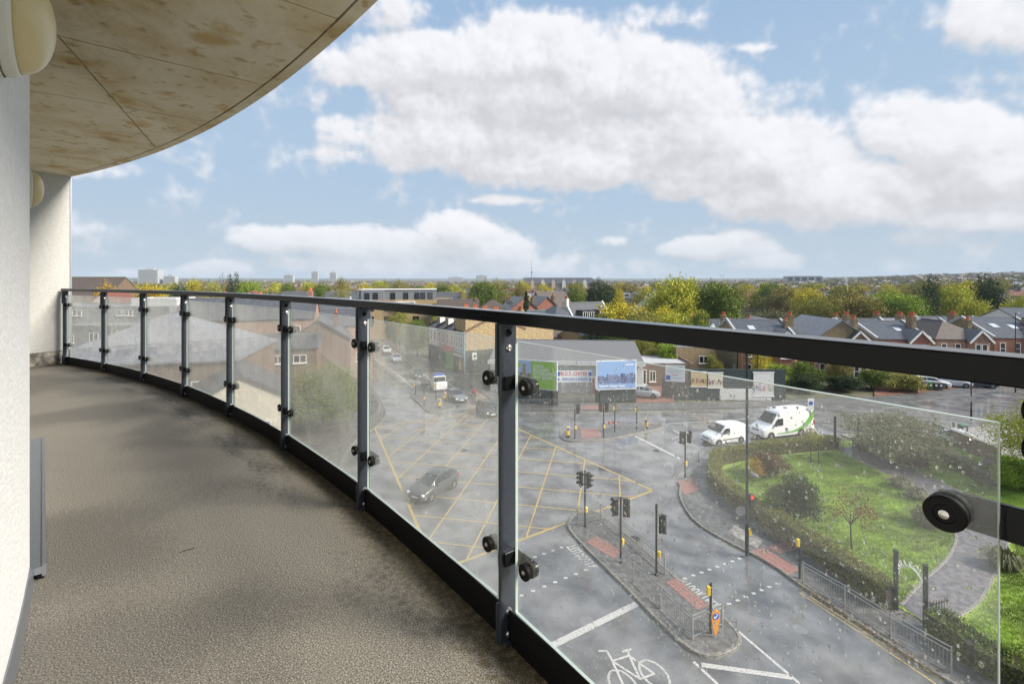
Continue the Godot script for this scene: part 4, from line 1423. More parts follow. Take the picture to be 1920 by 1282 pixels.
func make_near_buildings() -> void:
	# left of the road, seen through the milky panes
	var gbd := house("grey_building", "long grey clad building with white windows behind the farthest panes", "building", Vector3(-70.5, 0, -80), 0.04, 26, 14, 11.0, "flat", 0, "cladding", "cladding", {
		"wins": [["f", -8.5, 10.3, 1.6, 0.9, "cross"], ["f", -2.0, 10.3, 1.6, 0.9, "cross"], ["f", 4.8, 10.3, 0.9, 0.9, "sash"], ["f", 6.3, 10.3, 1.5, 0.9, "cross"], ["f", -3.2, 6.0, 1.4, 1.4, "sash"], ["f", 0.7, 6.0, 1.5, 2.0, "pair"], ["f", 3.6, 6.3, 1.7, 2.7, "pair"], ["f", 7.5, 6.2, 1.1, 1.1, "sash"], ["f", -8.5, 6.0, 1.4, 1.4, "sash"], ["f", -3.0, 2.6, 1.5, 1.6, "pair"], ["f", 2.0, 2.6, 1.5, 1.6, "pair"]]})
	var ldg := MB.new()
	ldg.box(Vector3(0, 8.35, 0.2), Vector3(26.2, 0.35, 0.5))
	ldg.box(Vector3(0, 7.7, 0.08), Vector3(26.1, 0.12, 0.2))
	part("ledge", ldg, M.stucco_grey, gbd)
	house("white_block", "white rendered top storey behind the slate hipped roof", "building", Vector3(-63.5, 0, -85), 0.1, 7.6, 6, 12.2, "flat", 0, "stucco", "flat_roof", {"wins": [["f", -1.5, 10.2, 1.2, 1.0, "sash"]]})
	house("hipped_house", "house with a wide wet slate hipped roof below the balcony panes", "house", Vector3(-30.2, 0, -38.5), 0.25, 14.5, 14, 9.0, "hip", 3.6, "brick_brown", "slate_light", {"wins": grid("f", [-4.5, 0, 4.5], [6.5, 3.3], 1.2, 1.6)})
	house("low_flat_roof", "low building with a flat grey roof in front of the hipped house", "building", Vector3(-24.5, 0, -33.5), 0.25, 11, 5.5, 6.4, "flat", 0, "stucco_grey", "flat_roof", {"wins": grid("f", [-3, 0, 3], [4.4], 1.3, 1.3)})
	house("cream_house", "cream rendered gabled house low beside the green bush", "house", Vector3(-19.4, 0, -34.4), 0.55, 6.0, 9, 7.0, "gz", 1.7, "stucco_cream", "slate", {"wins": [["f", -1.3, 4.6, 1.2, 1.5], ["f", 1.3, 4.6, 1.2, 1.5], ["f", -1.3, 1.8, 1.2, 1.5]]})
	house("pink_brick_building", "long pinkish brick building with a grey slate roof", "building", Vector3(-35.6, 0, -64), 0.3, 17, 9, 10.4, "gx", 2.6, "brick_pink", "slate", {"wins": grid("f", [-6, -2.5, 6.2], [8.6, 5.4], 1.2, 1.7), "chimneys": [[7.6, 12.4, -4.5, 1.6, 4]]})
	house("rear_extension", "brick rear extension with satellite dish and white windows", "building", Vector3(-30, 0, -56.5), 0.3, 13, 6, 7.4, "mono", 1.2, "brick_brown", "slate", {"wins": grid("f", [-4, 2.2, 4.6], [6.2], 1.5, 1.0, "pair") + [["f", -1.6, 4.2, 1.2, 1.2]]})
	var dish := thing("satellite_dish", "white satellite dish on the brick rear extension", "satellite dish", Vector3(-35.4, 7.0, -55.3), 0.4)
	var dmb := MB.new()
	dmb.lathe([Vector2(0.001, 0.0), Vector2(0.25, 0.03), Vector2(0.45, 0.12), Vector2(0.46, 0.12), Vector2(0.25, 0.01), Vector2(0.001, -0.02)], Vector3(0, 0.5, 0.25), Basis(Vector3.RIGHT, Vector3(0, 0.3, 1).normalized(), Vector3.RIGHT.cross(Vector3(0, 0.3, 1).normalized())), 18)
	part("dish", dmb, M.stucco, dish)
	dmb = MB.new()
	dmb.tube([Vector3(0, 0, -0.6), Vector3(0, 0.4, 0.1), Vector3(0, 0.5, 0.25)], 0.04)
	dmb.tube([Vector3(0, 0.2, 0.2), Vector3(0, 0.55, 0.75)], 0.02)
	part("arm", dmb, M.galvanised, dish)
	var ac := thing("air_conditioner", "white air conditioning unit on the wall below the satellite dish", "air conditioner", Vector3(-29.4, 4.6, -56.3), 0.3)
	var amb := MB.new()
	amb.cbox(Vector3(0, 0.45, 0.2), Vector3(1.3, 0.9, 0.4), 0.03)
	part("case", amb, M.stucco, ac)
	amb = MB.new()
	amb.lathe([Vector2(0.30, 0), Vector2(0.30, 0.03), Vector2(0.24, 0.03), Vector2(0.06, 0.015), Vector2(0.001, 0.015)], Vector3(-0.15, 0.45, 0.4), Basis(Vector3.RIGHT, Vector3.BACK, Vector3.DOWN), 16)
	part("fan_grille", amb, M.plastic, ac)
	house("brick_gable_house", "brown brick gable end house behind the green bush", "house", Vector3(-26.2, 0, -65), 0.35, 8.2, 11, 7.6, "gz", 2.6, "brick_brown", "slate", {"chimneys": [[2.2, 9.2, -3, 1.8, 3]]})
	house("pale_brick_house", "pale brick house right of the brown gable by the road", "house", Vector3(-26.5, 0, -77), 0.4, 8, 10, 8.4, "gx", 2.4, "brick_pink", "slate", {"wins": grid("f", [-2, 2], [6.6, 3.4], 1.3, 1.6), "chimneys": [[3.6, 9.8, -5, 1.6, 3]]})
	house("corner_house", "white upper storey house with two windows over the rail gap", "house", Vector3(-34.5, 0, -92), 0.4, 6.4, 9, 9.4, "gx", 2.0, "stucco", "slate", {"wins": grid("f", [-1.4, 1.4], [8.0, 4.6], 1.0, 1.6)})
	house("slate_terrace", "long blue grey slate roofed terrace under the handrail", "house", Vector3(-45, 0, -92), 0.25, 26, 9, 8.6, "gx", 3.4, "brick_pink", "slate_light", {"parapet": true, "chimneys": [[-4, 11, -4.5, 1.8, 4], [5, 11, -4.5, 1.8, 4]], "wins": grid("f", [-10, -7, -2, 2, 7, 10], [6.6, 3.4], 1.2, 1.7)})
	house("barn_roof_hall", "large dark tiled hall roof with a mossy ridge at the far left", "building", Vector3(-122.5, 0, -122), 0.1, 32, 20, 9.2, "gx", 7.4, "brick_brown", "tile_brown", {"ridge_m": "moss"})
	house("red_gable_house", "small house with a red tiled gable in front of the dark hall", "house", Vector3(-89.0, 0, -104), 0.2, 7, 9, 9.6, "gz", 3.4, "stucco_pink", "tile_red", {"wins": [["f", 0, 7.6, 1.6, 1.4, "pair"]]})

	# shops on the right side of the upper road: four narrow fronts with dormers
	var dir := Vector2(-0.508, -0.861)
	var face := atan2(-0.861, 0.508)
	var cols := [["stucco_blue", "pale blue shop house next to the yellow brick side wall", "shop_dark"], ["stucco_pink", "pink fronted shop house with a green shopfront", "shop_green"], ["stucco_grey", "grey shop house between the pink and the white fronts", "shop_dark"], ["stucco", "white shop house at the far end of the shop row", "shop_dark"]]
	for i in 4:
		var c := Vector2(-8.0, -80.3) + dir * (2.0 + i * 4.05)
		var hs := house("shop_house", cols[i][1], "shop", Vector3(c.x, 0, c.y), face, 4.0, 12, 6.9, "gx", 2.6, cols[i][0], "slate", {"group": "shop houses along the upper road", "parapet": true, "parapet_m": "brick_brown",
			"wins": grid("f", [-0.95, 0.95], [5.2], 0.85, 1.9), "dormers": [[0.0, 8.0, 1.6, 1.7, 2.4, -1.1]], "dormer_m": "stucco", "chimneys": [[1.9, 9.0, -6, 1.5, 3]], "chimney_m": "brick_yellow"})
		var sf := MB.new()
		sf.box(Vector3(0, 3.0, 0.16), Vector3(3.9, 0.62, 0.32))
		sf.box(Vector3(-1.85, 1.35, 0.12), Vector3(0.22, 2.7, 0.24))
		sf.box(Vector3(1.85, 1.35, 0.12), Vector3(0.22, 2.7, 0.24))
		sf.box(Vector3(0, 0.35, 0.1), Vector3(3.48, 0.7, 0.16))
		var sp := part("shopfront", sf, M[cols[i][2]], hs)
		var gl := MB.new()
		gl.box(Vector3(0, 1.7, 0.04), Vector3(3.48, 2.0, 0.06))
		part("shop_window", gl, M.shop_green if i == 1 else M.window_glass, sp)
		if i == 1:
			var aw := MB.new()
			slab(aw, Vector3(-1.9, 4.0, 0.02), Vector3(1.9, 4.0, 0.02), Vector3(0, -0.6, 0.9), 0.05)
			part("awning", aw, M.sign_red, hs)
		elif i == 0:
			var fs := MB.new()
			fs.box(Vector3(0, 3.0, 0.345), Vector3(3.7, 0.5, 0.04))
			part("fascia_sign", fs, M.stucco_pink, hs)
			var yb := MB.new()
			yb.box(Vector3(0.9, 1.4, 0.2), Vector3(0.9, 1.5, 0.05))
			part("poster", yb, M.signal_yellow, hs)
	var side := Vector2(0.861, -0.508)
	var sc := Vector2(-8.0, -80.3) + side * 9.2 + Vector2(0.508, 0.861) * 0.08
	house("brick_side_wall_house", "tall plain yellow brick side wall behind the left billboard", "building", Vector3(sc.x, 0, sc.y), atan2(0.508, 0.861), 18.0, 4.0, 8.9, "flat", 0, "brick_buff", "flat_roof", {"chimneys": [[3, 8.9, -2, 1.4, 4]]})
	# dark hoarding below the brick wall
	var hb := thing("dark_hoarding", "dark timber hoarding at the foot of the yellow brick wall", "hoarding", Vector3(sc.x - 3.2, 0.1, sc.y + 1.9), atan2(0.508, 0.861))
	var bd := MB.new()
	bd.box(Vector3(0, 1.9, 0), Vector3(0.29, 3.8, 0.05))
	var bdm := bd.mesh()
	for k in 34:
		var o := part("board", bdm, M.shop_dark, hb)
		o.position = Vector3(-5.1 + k * 0.3, rng.randf_range(-0.03, 0.03), rng.randf_range(-0.01, 0.01))
	var sg := thing("wall_sign", "small white notice on the dark hoarding", "sign", Vector3(sc.x - 6.3, 2.4, sc.y + 4.4), atan2(0.508, 0.861))
	var smb := MB.new()
	smb.box(Vector3(0, 0.6, 0.1), Vector3(0.8, 1.2, 0.05))
	part("board", smb, M.sign_white, sg)
	smb = MB.new()
	smb.lathe([Vector2(0.001, 0), Vector2(0.24, 0), Vector2(0.24, 0.02), Vector2(0.001, 0.02)], Vector3(0, 0.65, 0.126), Basis(Vector3.RIGHT, Vector3.BACK, Vector3.DOWN), 16)
	part("emblem", smb, M.black_metal, sg)

	# the garage: a wide low shed
	var gp := Vector3(7.4, 0, -66.5)
	var gb := house("garage", "low grey roofed test garage with a white fascia behind the billboards", "garage", gp, -0.1, 21, 17, 4.3, "gx", 1.9, "stucco", "shed_roof", {"over": 0.5, "doors": [[3.5, 1.0, "sign_red"]]})
	for k in 2:
		var rs := MB.new()
		for j in 12:
			rs.box(Vector3(-2.3 + k * 4.3, 0.3 + j * 0.24, 0.05 + 0.02 * (j % 2)), Vector3(3.4, 0.23, 0.06))
		part("roller_shutter", rs, M.stucco_grey, gb)
	var fa := MB.new()
	fa.box(Vector3(0, 4.3, 0.56), Vector3(21.6, 0.55, 0.12))
	part("fascia", fa, M.stucco, gb)
	house("garage_office", "flat roofed brick office beside the silver hatchback", "building", Vector3(22.5, 0, -70.5), -0.05, 8.5, 10, 3.1, "flat", 0, "brick_brown", "stucco_grey", {"wins": [["f", -3.2, 1.5, 1.0, 2.2, "pair"], ["f", -1.8, 1.6, 0.9, 1.6, "pair"]]})
	house("outbuilding", "small brick outbuilding with a brown tiled roof behind the garage", "outbuilding", Vector3(11.2, 0, -97), 0.5, 7.0, 9, 4.4, "gx", 2.4, "brick_yellow", "tile_brown", {"skylights": [[-1.5, 0.4], [1.0, 0.4]]})
	house("rear_wing", "yellow brick rear wing with a grey roof beside the outbuilding", "outbuilding", Vector3(16.4, 0, -93), 0.7, 6.0, 8, 4.6, "gx", 1.7, "brick_yellow", "slate", {})
	house("white_rear_house", "white walled house at the end of the yellow brick wall", "house", Vector3(9.2, 0, -104), 0.4, 9.0, 9, 6.6, "gx", 2.4, "stucco", "slate", {"wins": grid("f", [-2.5, 0, 2.5], [5.2], 1.3, 1.3)})
	house("flat_extension", "flat roofed brick extension left of the ochre side wall", "outbuilding", Vector3(29.6, 0, -77), 0.05, 6.6, 8, 4.6, "flat", 0, "brick_yellow", "lead", {"wins": [["f", 1.2, 3.0, 1.6, 1.2, "pair"]]})


func make_right_houses() -> void:
	# the red brick villas beyond the side road, gable to gable
	var spec := [
		[40.0, -74.5, 8.6, "red brick villa with white sash windows behind the tall street lamp"],
		[51.6, -75.0, 8.2, "red brick villa with a porch second in the row"],
		[61.6, -75.5, 7.8, "red brick villa third in the row, beside the bins"],
		[71.4, -76.0, 7.8, "red brick villa fourth in the row, behind the white estate car"],
		[82.0, -77.0, 8.4, "red brick villa at the right end of the row"]]
	for i in spec.size():
		var s: Array = spec[i]
		var w: float = s[2]
		var h := house("brick_villa", s[3], "house", Vector3(s[0], 0, s[1]), -0.10, w, 12.5, 6.4, ["gx", "gz", "gx", "hip", "gx"][i], [2.6, 3.0, 2.3, 2.6, 2.8][i], "brick_yellow", ["slate", "slate_light", "slate", "tile_brown", "slate"][i], {"group": "brick villas along the side road", "parapet": i != 3 and i != 1, "parapet_m": "stucco_grey", "chimneys": [[-w / 2 + 0.2, 7.7, -8.5, 1.9, 4], [w / 2 - 0.2, 7.7, -3.8, 1.4 + 0.3 * (i % 3), 2 + i % 3]],
			"skylights": [[[-1.4, 0.45]], [], [[1.2, 0.5]], [], [[-1.4, 0.45], [1.2, 0.5]]][i], "wins": [["l", -3.0, 4.8, 0.9, 1.3], ["l", 3.5, 1.6, 0.8, 1.0]]})
		# red front skin, bay with its own little gable
		var fr := MB.new()
		fr.box(Vector3(0, 3.2, 0.06), Vector3(w + 0.02, 6.38, 0.12))
		var skin := part("front", fr, M["brick_red" if i % 2 == 0 else "brick_pink"], h)
		for k in [[-w * 0.36, 4.75, 0.85, 1.9], [-w * 0.1, 4.75, 0.85, 1.9], [-w * 0.36, 1.7, 0.85, 2.0], [-w * 0.1, 1.7, 0.85, 2.0]]:
			window_at(skin, "f", w, 0, k[0], k[1], k[2], k[3])
			skin.get_child(skin.get_child_count() - 1).position.z = 0.12
		var bay := MB.new()
		bay.prism(PackedVector2Array([Vector2(w * 0.06, 0.1), Vector2(w * 0.06, 0.5), Vector2(w * 0.12, 1.0), Vector2(w * 0.38, 1.0), Vector2(w * 0.44, 0.5), Vector2(w * 0.44, 0.1)]), 0.0, 6.2)
		bay.tri(Vector3(w * 0.04, 6.2, 0.9), Vector3(w * 0.46, 6.2, 0.9), Vector3(w * 0.25, 7.9, 0.9))
		var bp := part("bay", bay, M["brick_red" if i % 2 == 0 else "brick_pink"], h)
		var br := MB.new()
		slab(br, Vector3(w * 0.25, 8.0, 1.2), Vector3(w * 0.25, 8.0, -3.2), Vector3(w * 0.23, -1.9, 0), 0.12)
		slab(br, Vector3(w * 0.25, 8.0, -3.2), Vector3(w * 0.25, 8.0, 1.2), Vector3(-w * 0.23, -1.9, 0), 0.12)
		part("bay_roof", br, M.slate, bp)
		var bb := MB.new()
		slab(bb, Vector3(w * 0.25, 8.02, 1.27), Vector3(w * 0.25, 8.02, 1.2), Vector3(w * 0.24, -2.0, 0), 0.28)
		slab(bb, Vector3(w * 0.25, 8.02, 1.2), Vector3(w * 0.25, 8.02, 1.27), Vector3(-w * 0.24, -2.0, 0), 0.28)
		part("bargeboard", bb, M.trim, bp)
		for y in [1.7, 4.75]:
			for u in [0.19, 0.31]:
				window_at(bp, "f", w, 0, w * u, y, 0.8, 2.0)
				bp.get_child(bp.get_child_count() - 1).position.z = 1.0
		door_at(h, -w * 0.42 if i % 2 else w * 0.0, 0.9, M.black_metal)
		if i == 1:
			var po := MB.new()
			slab(po, Vector3(-w * 0.36, 3.3, 0.1), Vector3(w * 0.06, 3.3, 0.1), Vector3(0, -0.5, 1.3), 0.1)
			po.box(Vector3(-w * 0.34, 1.4, 1.25), Vector3(0.12, 2.8, 0.12))
			part("porch", po, M.slate, h)
		var dp := MB.new()
		dp.cyl(Vector3(-w / 2 - 0.07, 0, -1.2), Vector3(-w / 2 - 0.07, 6.3, -1.2), 0.06, 0.06, 6)
		part("downpipe", dp, M.black_metal, h)
	# roofs behind them
	house("brick_gable_terrace", "yellow brick gable between the wet villa roofs", "house", Vector3(52, 0, -95), -0.1, 9, 12, 5.2, "gz", 2.6, "brick_yellow", "slate_light", {"group": "roofs behind the villas", "wins": [["f", 0, 5.6, 1.0, 1.3, "dark"]], "chimneys": [[-3.4, 5.6, -4, 2.2, 4]]})
	var rs := [[63, -97, 9.5, "slate_light", "slate roofed terrace house with pale skylights behind the third villa"], [74, -98, 9, "slate", "slate roofed terrace house behind the fourth villa"], [86, -99, 12, "slate_light", "wide pale slate roof at the right edge behind the villas"], [41, -96, 9, "slate", "slate roofed house behind the first villa"], [98, -104, 12, "slate", "slate roof farthest right behind the villas"]]
	for r in rs:
		house("rear_terrace_house", r[4], "house", Vector3(r[0], 0, r[1]), -0.1, r[2], 11, 4.8, "gx", 2.6, "brick_yellow", r[3], {"group": "roofs behind the villas", "parapet": true, "parapet_m": "stucco_grey", "skylights": [[-2, 0.4], [0, 0.45], [2.2, 0.4]], "chimneys": [[-r[2] / 2 + (1.2 if int(r[0]) % 2 else 0.0), 6.2, -6.5, 1.6 + 0.02 * (int(r[0]) % 30), 3 + int(r[0]) % 3]], "wins": grid("f", [-2.5, 2.5], [3.4], 1.2, 1.6)})
	house("rendered_gable_house", "large pale rendered gable wall with two small windows at the far right", "house", Vector3(98.5, 0, -86), -0.12, 9, 14, 7.2, "gx", 3.0, "stucco", "slate", {"wins": [["l", 0.8, 7.2, 0.9, 1.2, "sash"], ["l", 2.4, 7.2, 0.9, 1.2, "sash"]]})
	# garden walls in front of the villas
	for k in [[Vector2(56.72, -74.2), Vector2(58.28, -69.75), "low red brick garden wall beside the bins"], [Vector2(56.36, -66.75), Vector2(59.07, -69.4), "short brick gate pier at the end of the bins"]]:
		var p: Vector2 = k[0]
		var q: Vector2 = k[1]
		var gw := thing("garden_wall", k[2], "wall", Vector3((p.x + q.x) / 2, 0.1, (p.y + q.y) / 2), turn_of(q - p))
		var mb := MB.new()
		mb.box(Vector3(0, 0.6, 0), Vector3(0.24, 1.2, p.distance_to(q)))
		part("wall", mb, M.brick_red, gw)
		mb = MB.new()
		mb.box(Vector3(0, 1.24, 0), Vector3(0.32, 0.08, p.distance_to(q) + 0.06))
		part("coping", mb, M.kerb, gw)
	# dark wall of the park corner
	var a := Vector2(41.76, -47.45)
	var b := Vector2(40.99, -40.32)
	var pw := thing("park_wall", "dark stained brick wall in front of the parked silver car", "wall", Vector3((a.x + b.x) / 2, 0.1, (a.y + b.y) / 2), turn_of(b - a))
	var wm := MB.new()
	wm.box(Vector3(0, 0.7, 0), Vector3(0.3, 1.4, a.distance_to(b)))
	part("wall", wm, M.brick_brown, pw)
	wm = MB.new()
	wm.box(Vector3(0, 1.45, 0), Vector3(0.4, 0.1, a.distance_to(b) + 0.05))
	part("coping", wm, M.kerb, pw)


# ------------------------------------------------------------------ middle distance and the far town
func make_middle_distance() -> void:
	# grey flats with a yellow brick lower part
	var fl := house("flats", "modern flats of yellow brick with a grey clad top storey", "flats", Vector3(-29.5, 0, -130), 0.16, 27, 14, 10.2, "flat", 0, "brick_buff", "flat_roof", {
		"wins": grid("f", [-12, -8.5, -4.2, 3.4, 8.6, 12], [8.5, 5.2], 1.6, 1.9, "dark")})
	var tp := MB.new()
	tp.box(Vector3(-1.5, 11.8, -7.2), Vector3(20.6, 3.0, 11))
	tp.box(Vector3(-8.2, 11.75, -1.5), Vector3(6.0, 2.9, 1.2))
	var tm := part("top_storey", tp, M.cladding, fl)
	for k in [[-9.6, -0.9], [-7.4, -0.9], [-2.9, -1.7], [0.6, -1.7], [3.6, -1.7], [5.2, -1.7], [7.2, -1.7]]:
		window_at(tm, "f", 0, 0, k[0], 11.5, 1.3, 2.0, "dark")
		tm.get_child(tm.get_child_count() - 1).position.z = k[1] + 0.02
	var cp := MB.new()
	cp.box(Vector3(-1.5, 13.35, -7.2), Vector3(21.0, 0.14, 11.4))
	part("coping", cp, M.trim, tm)
	var bl := MB.new()
	bl.box(Vector3(0.6, 8.4, 0.5), Vector3(5.0, 0.2, 1.2))
	bl.box(Vector3(0.6, 10.0, 0.5), Vector3(5.0, 0.2, 1.2))
	bl.box(Vector3(-1.9, 9.2, 0.5), Vector3(0.2, 1.5, 1.2))
	bl.box(Vector3(3.1, 9.2, 0.5), Vector3(0.2, 1.5, 1.2))
	part("balcony_surround", bl, M.trim, fl)
	var bg := MB.new()
	bg.box(Vector3(0.6, 9.2, 0.06), Vector3(4.6, 1.4, 0.08))
	part("window_band", bg, M.window_glass, fl)
	# white gable and dark dormers
	house("white_gable_house", "house with a tall white gable and dark flat dormers", "house", Vector3(18.6, 0, -107), 0.5, 10.5, 8, 6.2, "gx", 4.4, "stucco", "slate", {"parapet": true, "parapet_m": "stucco", "dormers": [[-1.6, 8.0, 3.4, 2.1, 3.0, -0.4], [2.9, 8.0, 2.8, 2.1, 3.0, -0.4]], "chimneys": [[-5.1, 9.6, -4, 2.0, 3]], "wins": grid("f", [-3, 0, 3], [4.6], 1.3, 1.6)})
	# houses one can tell apart above the rail: x, depth, width, depth of house, height, roof, ridge, wall, cover, turn, label
	var hs := [
		[3.0, 118, 9, 9, 8.0, "gz", 3.6, "brick_red", "slate", 0.3, "red brick house with a white gable left of the pointed white gable"],
		[9.0, 122, 8, 9, 8.2, "gz", 3.4, "brick_red", "slate", 0.3, "red brick house with a second front gable left of the white gable"],
		[-4.5, 120, 9, 8, 7.8, "hip", 3.0, "brick_red", "tile_brown", 0.1, "house with a brown hipped roof right of the green round tree"],
		[12.0, 104, 7, 8, 7.2, "hip", 3.0, "brick_buff", "slate", 0.6, "pyramid roofed house just over the rail left of the white gable"],
		[-14.0, 124, 11, 9, 7.2, "gx", 3.4, "brick_brown", "tile_brown", 0.1, "brown roofed house in front of the round green tree"],
		[-18.5, 150, 7, 8, 8.8, "flat", 0.0, "stucco", "flat_roof", 0.2, "small white flat roofed house right of the grey flats"],
		[-23.0, 165, 12, 9, 7.6, "gx", 4.0, "brick_brown", "slate", 0.2, "dark slate roofed house right behind the grey flats"],
		[13.5, 138, 10, 9, 8.2, "gx", 4.2, "brick_brown", "tile_brown", 0.5, "brown tiled house with two roof lights behind the white gable"],
		[40.0, 140, 9, 9, 8.0, "gz", 3.6, "stucco", "slate", -0.3, "white gabled house between the yellow tree and the big green tree"],
		[-62.0, 175, 12, 9, 8.6, "gx", 3.2, "stucco", "slate", 0.3, "white fronted house with a flat dormer left of the grey flats"],
		[-53.0, 178, 10, 9, 8.4, "gx", 3.2, "brick_red", "tile_red", 0.2, "red tiled house left of the grey flats"],
		[-80.0, 178, 12, 9, 8.6, "gx", 3.0, "stucco", "slate", 0.25, "white house with a dark roof over the middle of the rail"],
		[-96.0, 176, 10, 9, 8.4, "gz", 3.6, "stucco_pink", "tile_red", 0.25, "pink gabled house with a red roof beyond the rail"],
		[-110.0, 172, 12, 9, 8.0, "gx", 3.4, "stucco", "tile_brown", 0.25, "white house with a brown roof near the sparse tall tree"],
		[-128.0, 180, 12, 9, 7.8, "gx", 3.4, "brick_red", "slate", 0.2, "brick house with a slate roof under the yellow trees on the left"]]
	for k in hs:
		house("suburban_house", k[10], "house", Vector3(k[0], 0, -k[1]), k[9], k[2], k[3], k[4], k[5], k[6], k[7], k[8], {"group": "houses beyond the rail", "chimneys": [[k[2] * 0.42, k[4] + 0.8, -k[3] * 0.5, 2.6, 3]], "chimney_m": "brick_brown", "wins": grid("f", [-k[2] * 0.25, k[2] * 0.25], [k[4] - 1.5, k[4] - 4.6], 1.3, 1.6)})
	# long Victorian hospital-like block on the skyline
	var lb := house("long_brick_block", "very long brick block with dark mansard roof and pale gables on the skyline", "building", Vector3(46, 0, -478), -0.05, 84, 16, 13.4, "hip", 6.0, "brick_buff", "slate", {"over": 0.4})
	for k in 8:
		var gm := MB.new()
		var u := -36.0 + k * 10.4
		gm.box(Vector3(u, 7.6, 0.5), Vector3(3.4, 15.2, 1.2))
		gm.tri(Vector3(u - 1.9, 15.2, 1.11), Vector3(u + 1.9, 15.2, 1.11), Vector3(u, 18.2, 1.11))
		part("gable_bay", gm, M.stucco_pink if k % 2 else M.stucco, lb)
		for j in 3:
			window_at(lb, "f", 0, 0, u + 3.2 + j * 2.0, 11.4, 1.1, 2.6)
	var ma := thing("radio_mast", "thin radio mast above the long brick block", "mast", Vector3(20, 0, -490))
	var mm := MB.new()
	mm.cyl(Vector3(0, 0, 0), Vector3(0, 24, 0), 0.5, 0.3, 6)
	mm.cyl(Vector3(0, 24, 0), Vector3(0, 40, 0), 0.25, 0.05, 5)
	mm.box(Vector3(0, 25, 0), Vector3(1.8, 1.2, 1.8))
	part("mast", mm, M.galvanised, ma)
	# tower blocks in the haze
	for k in [[-700, 930, 34, 36, "broad pale tower block far off over the second railing bay"], [-665, 935, 20, 24, "lower block beside the broad tower on the left skyline"], [-575, 1400, 18, 40, "left one of the two slim far towers above the rail"], [-520, 1395, 18, 38, "right one of the two slim far towers above the rail"], [-660, 1420, 26, 30, "short wide far tower left of the two slim ones"], [-95, 1500, 30, 30, "pale far block above the grey flats"], [-170, 1450, 40, 24, "wide white far block above the grey flats"]]:
		var tb := thing("tower_block", k[4], "tower block", Vector3(k[0], ground_h(k[0], -k[1]), -k[1]), 0.2, "tower blocks on the skyline")
		var bm := MB.new()
		bm.box(Vector3(0, k[3] / 2.0, 0), Vector3(k[2], k[3], k[2] * 0.7))
		bm.box(Vector3(0, k[3] + 1.5, 0), Vector3(k[2] * 0.4, 3.0, k[2] * 0.3))
		part("wall", bm, M.stucco_grey, tb)
		var wm := MB.new()
		for j in int(k[3] / 3.2):
			wm.box(Vector3(0, 2.0 + j * 3.2, k[2] * 0.35 + 0.05), Vector3(k[2] * 0.86, 1.4, 0.2))
		part("window_bands", wm, M.cladding, tb)
	var sk := house("superstore", "long white and red commercial block on the right skyline", "building", Vector3(610, ground_h(610, -1000), -1000), -0.3, 66, 30, 20, "flat", 0, "stucco_grey", "flat_roof", {"wins": grid("f", [-26, -13, 0, 13, 26], [14.0], 9, 9, "pair")})
	sk.set_meta("category", "building")


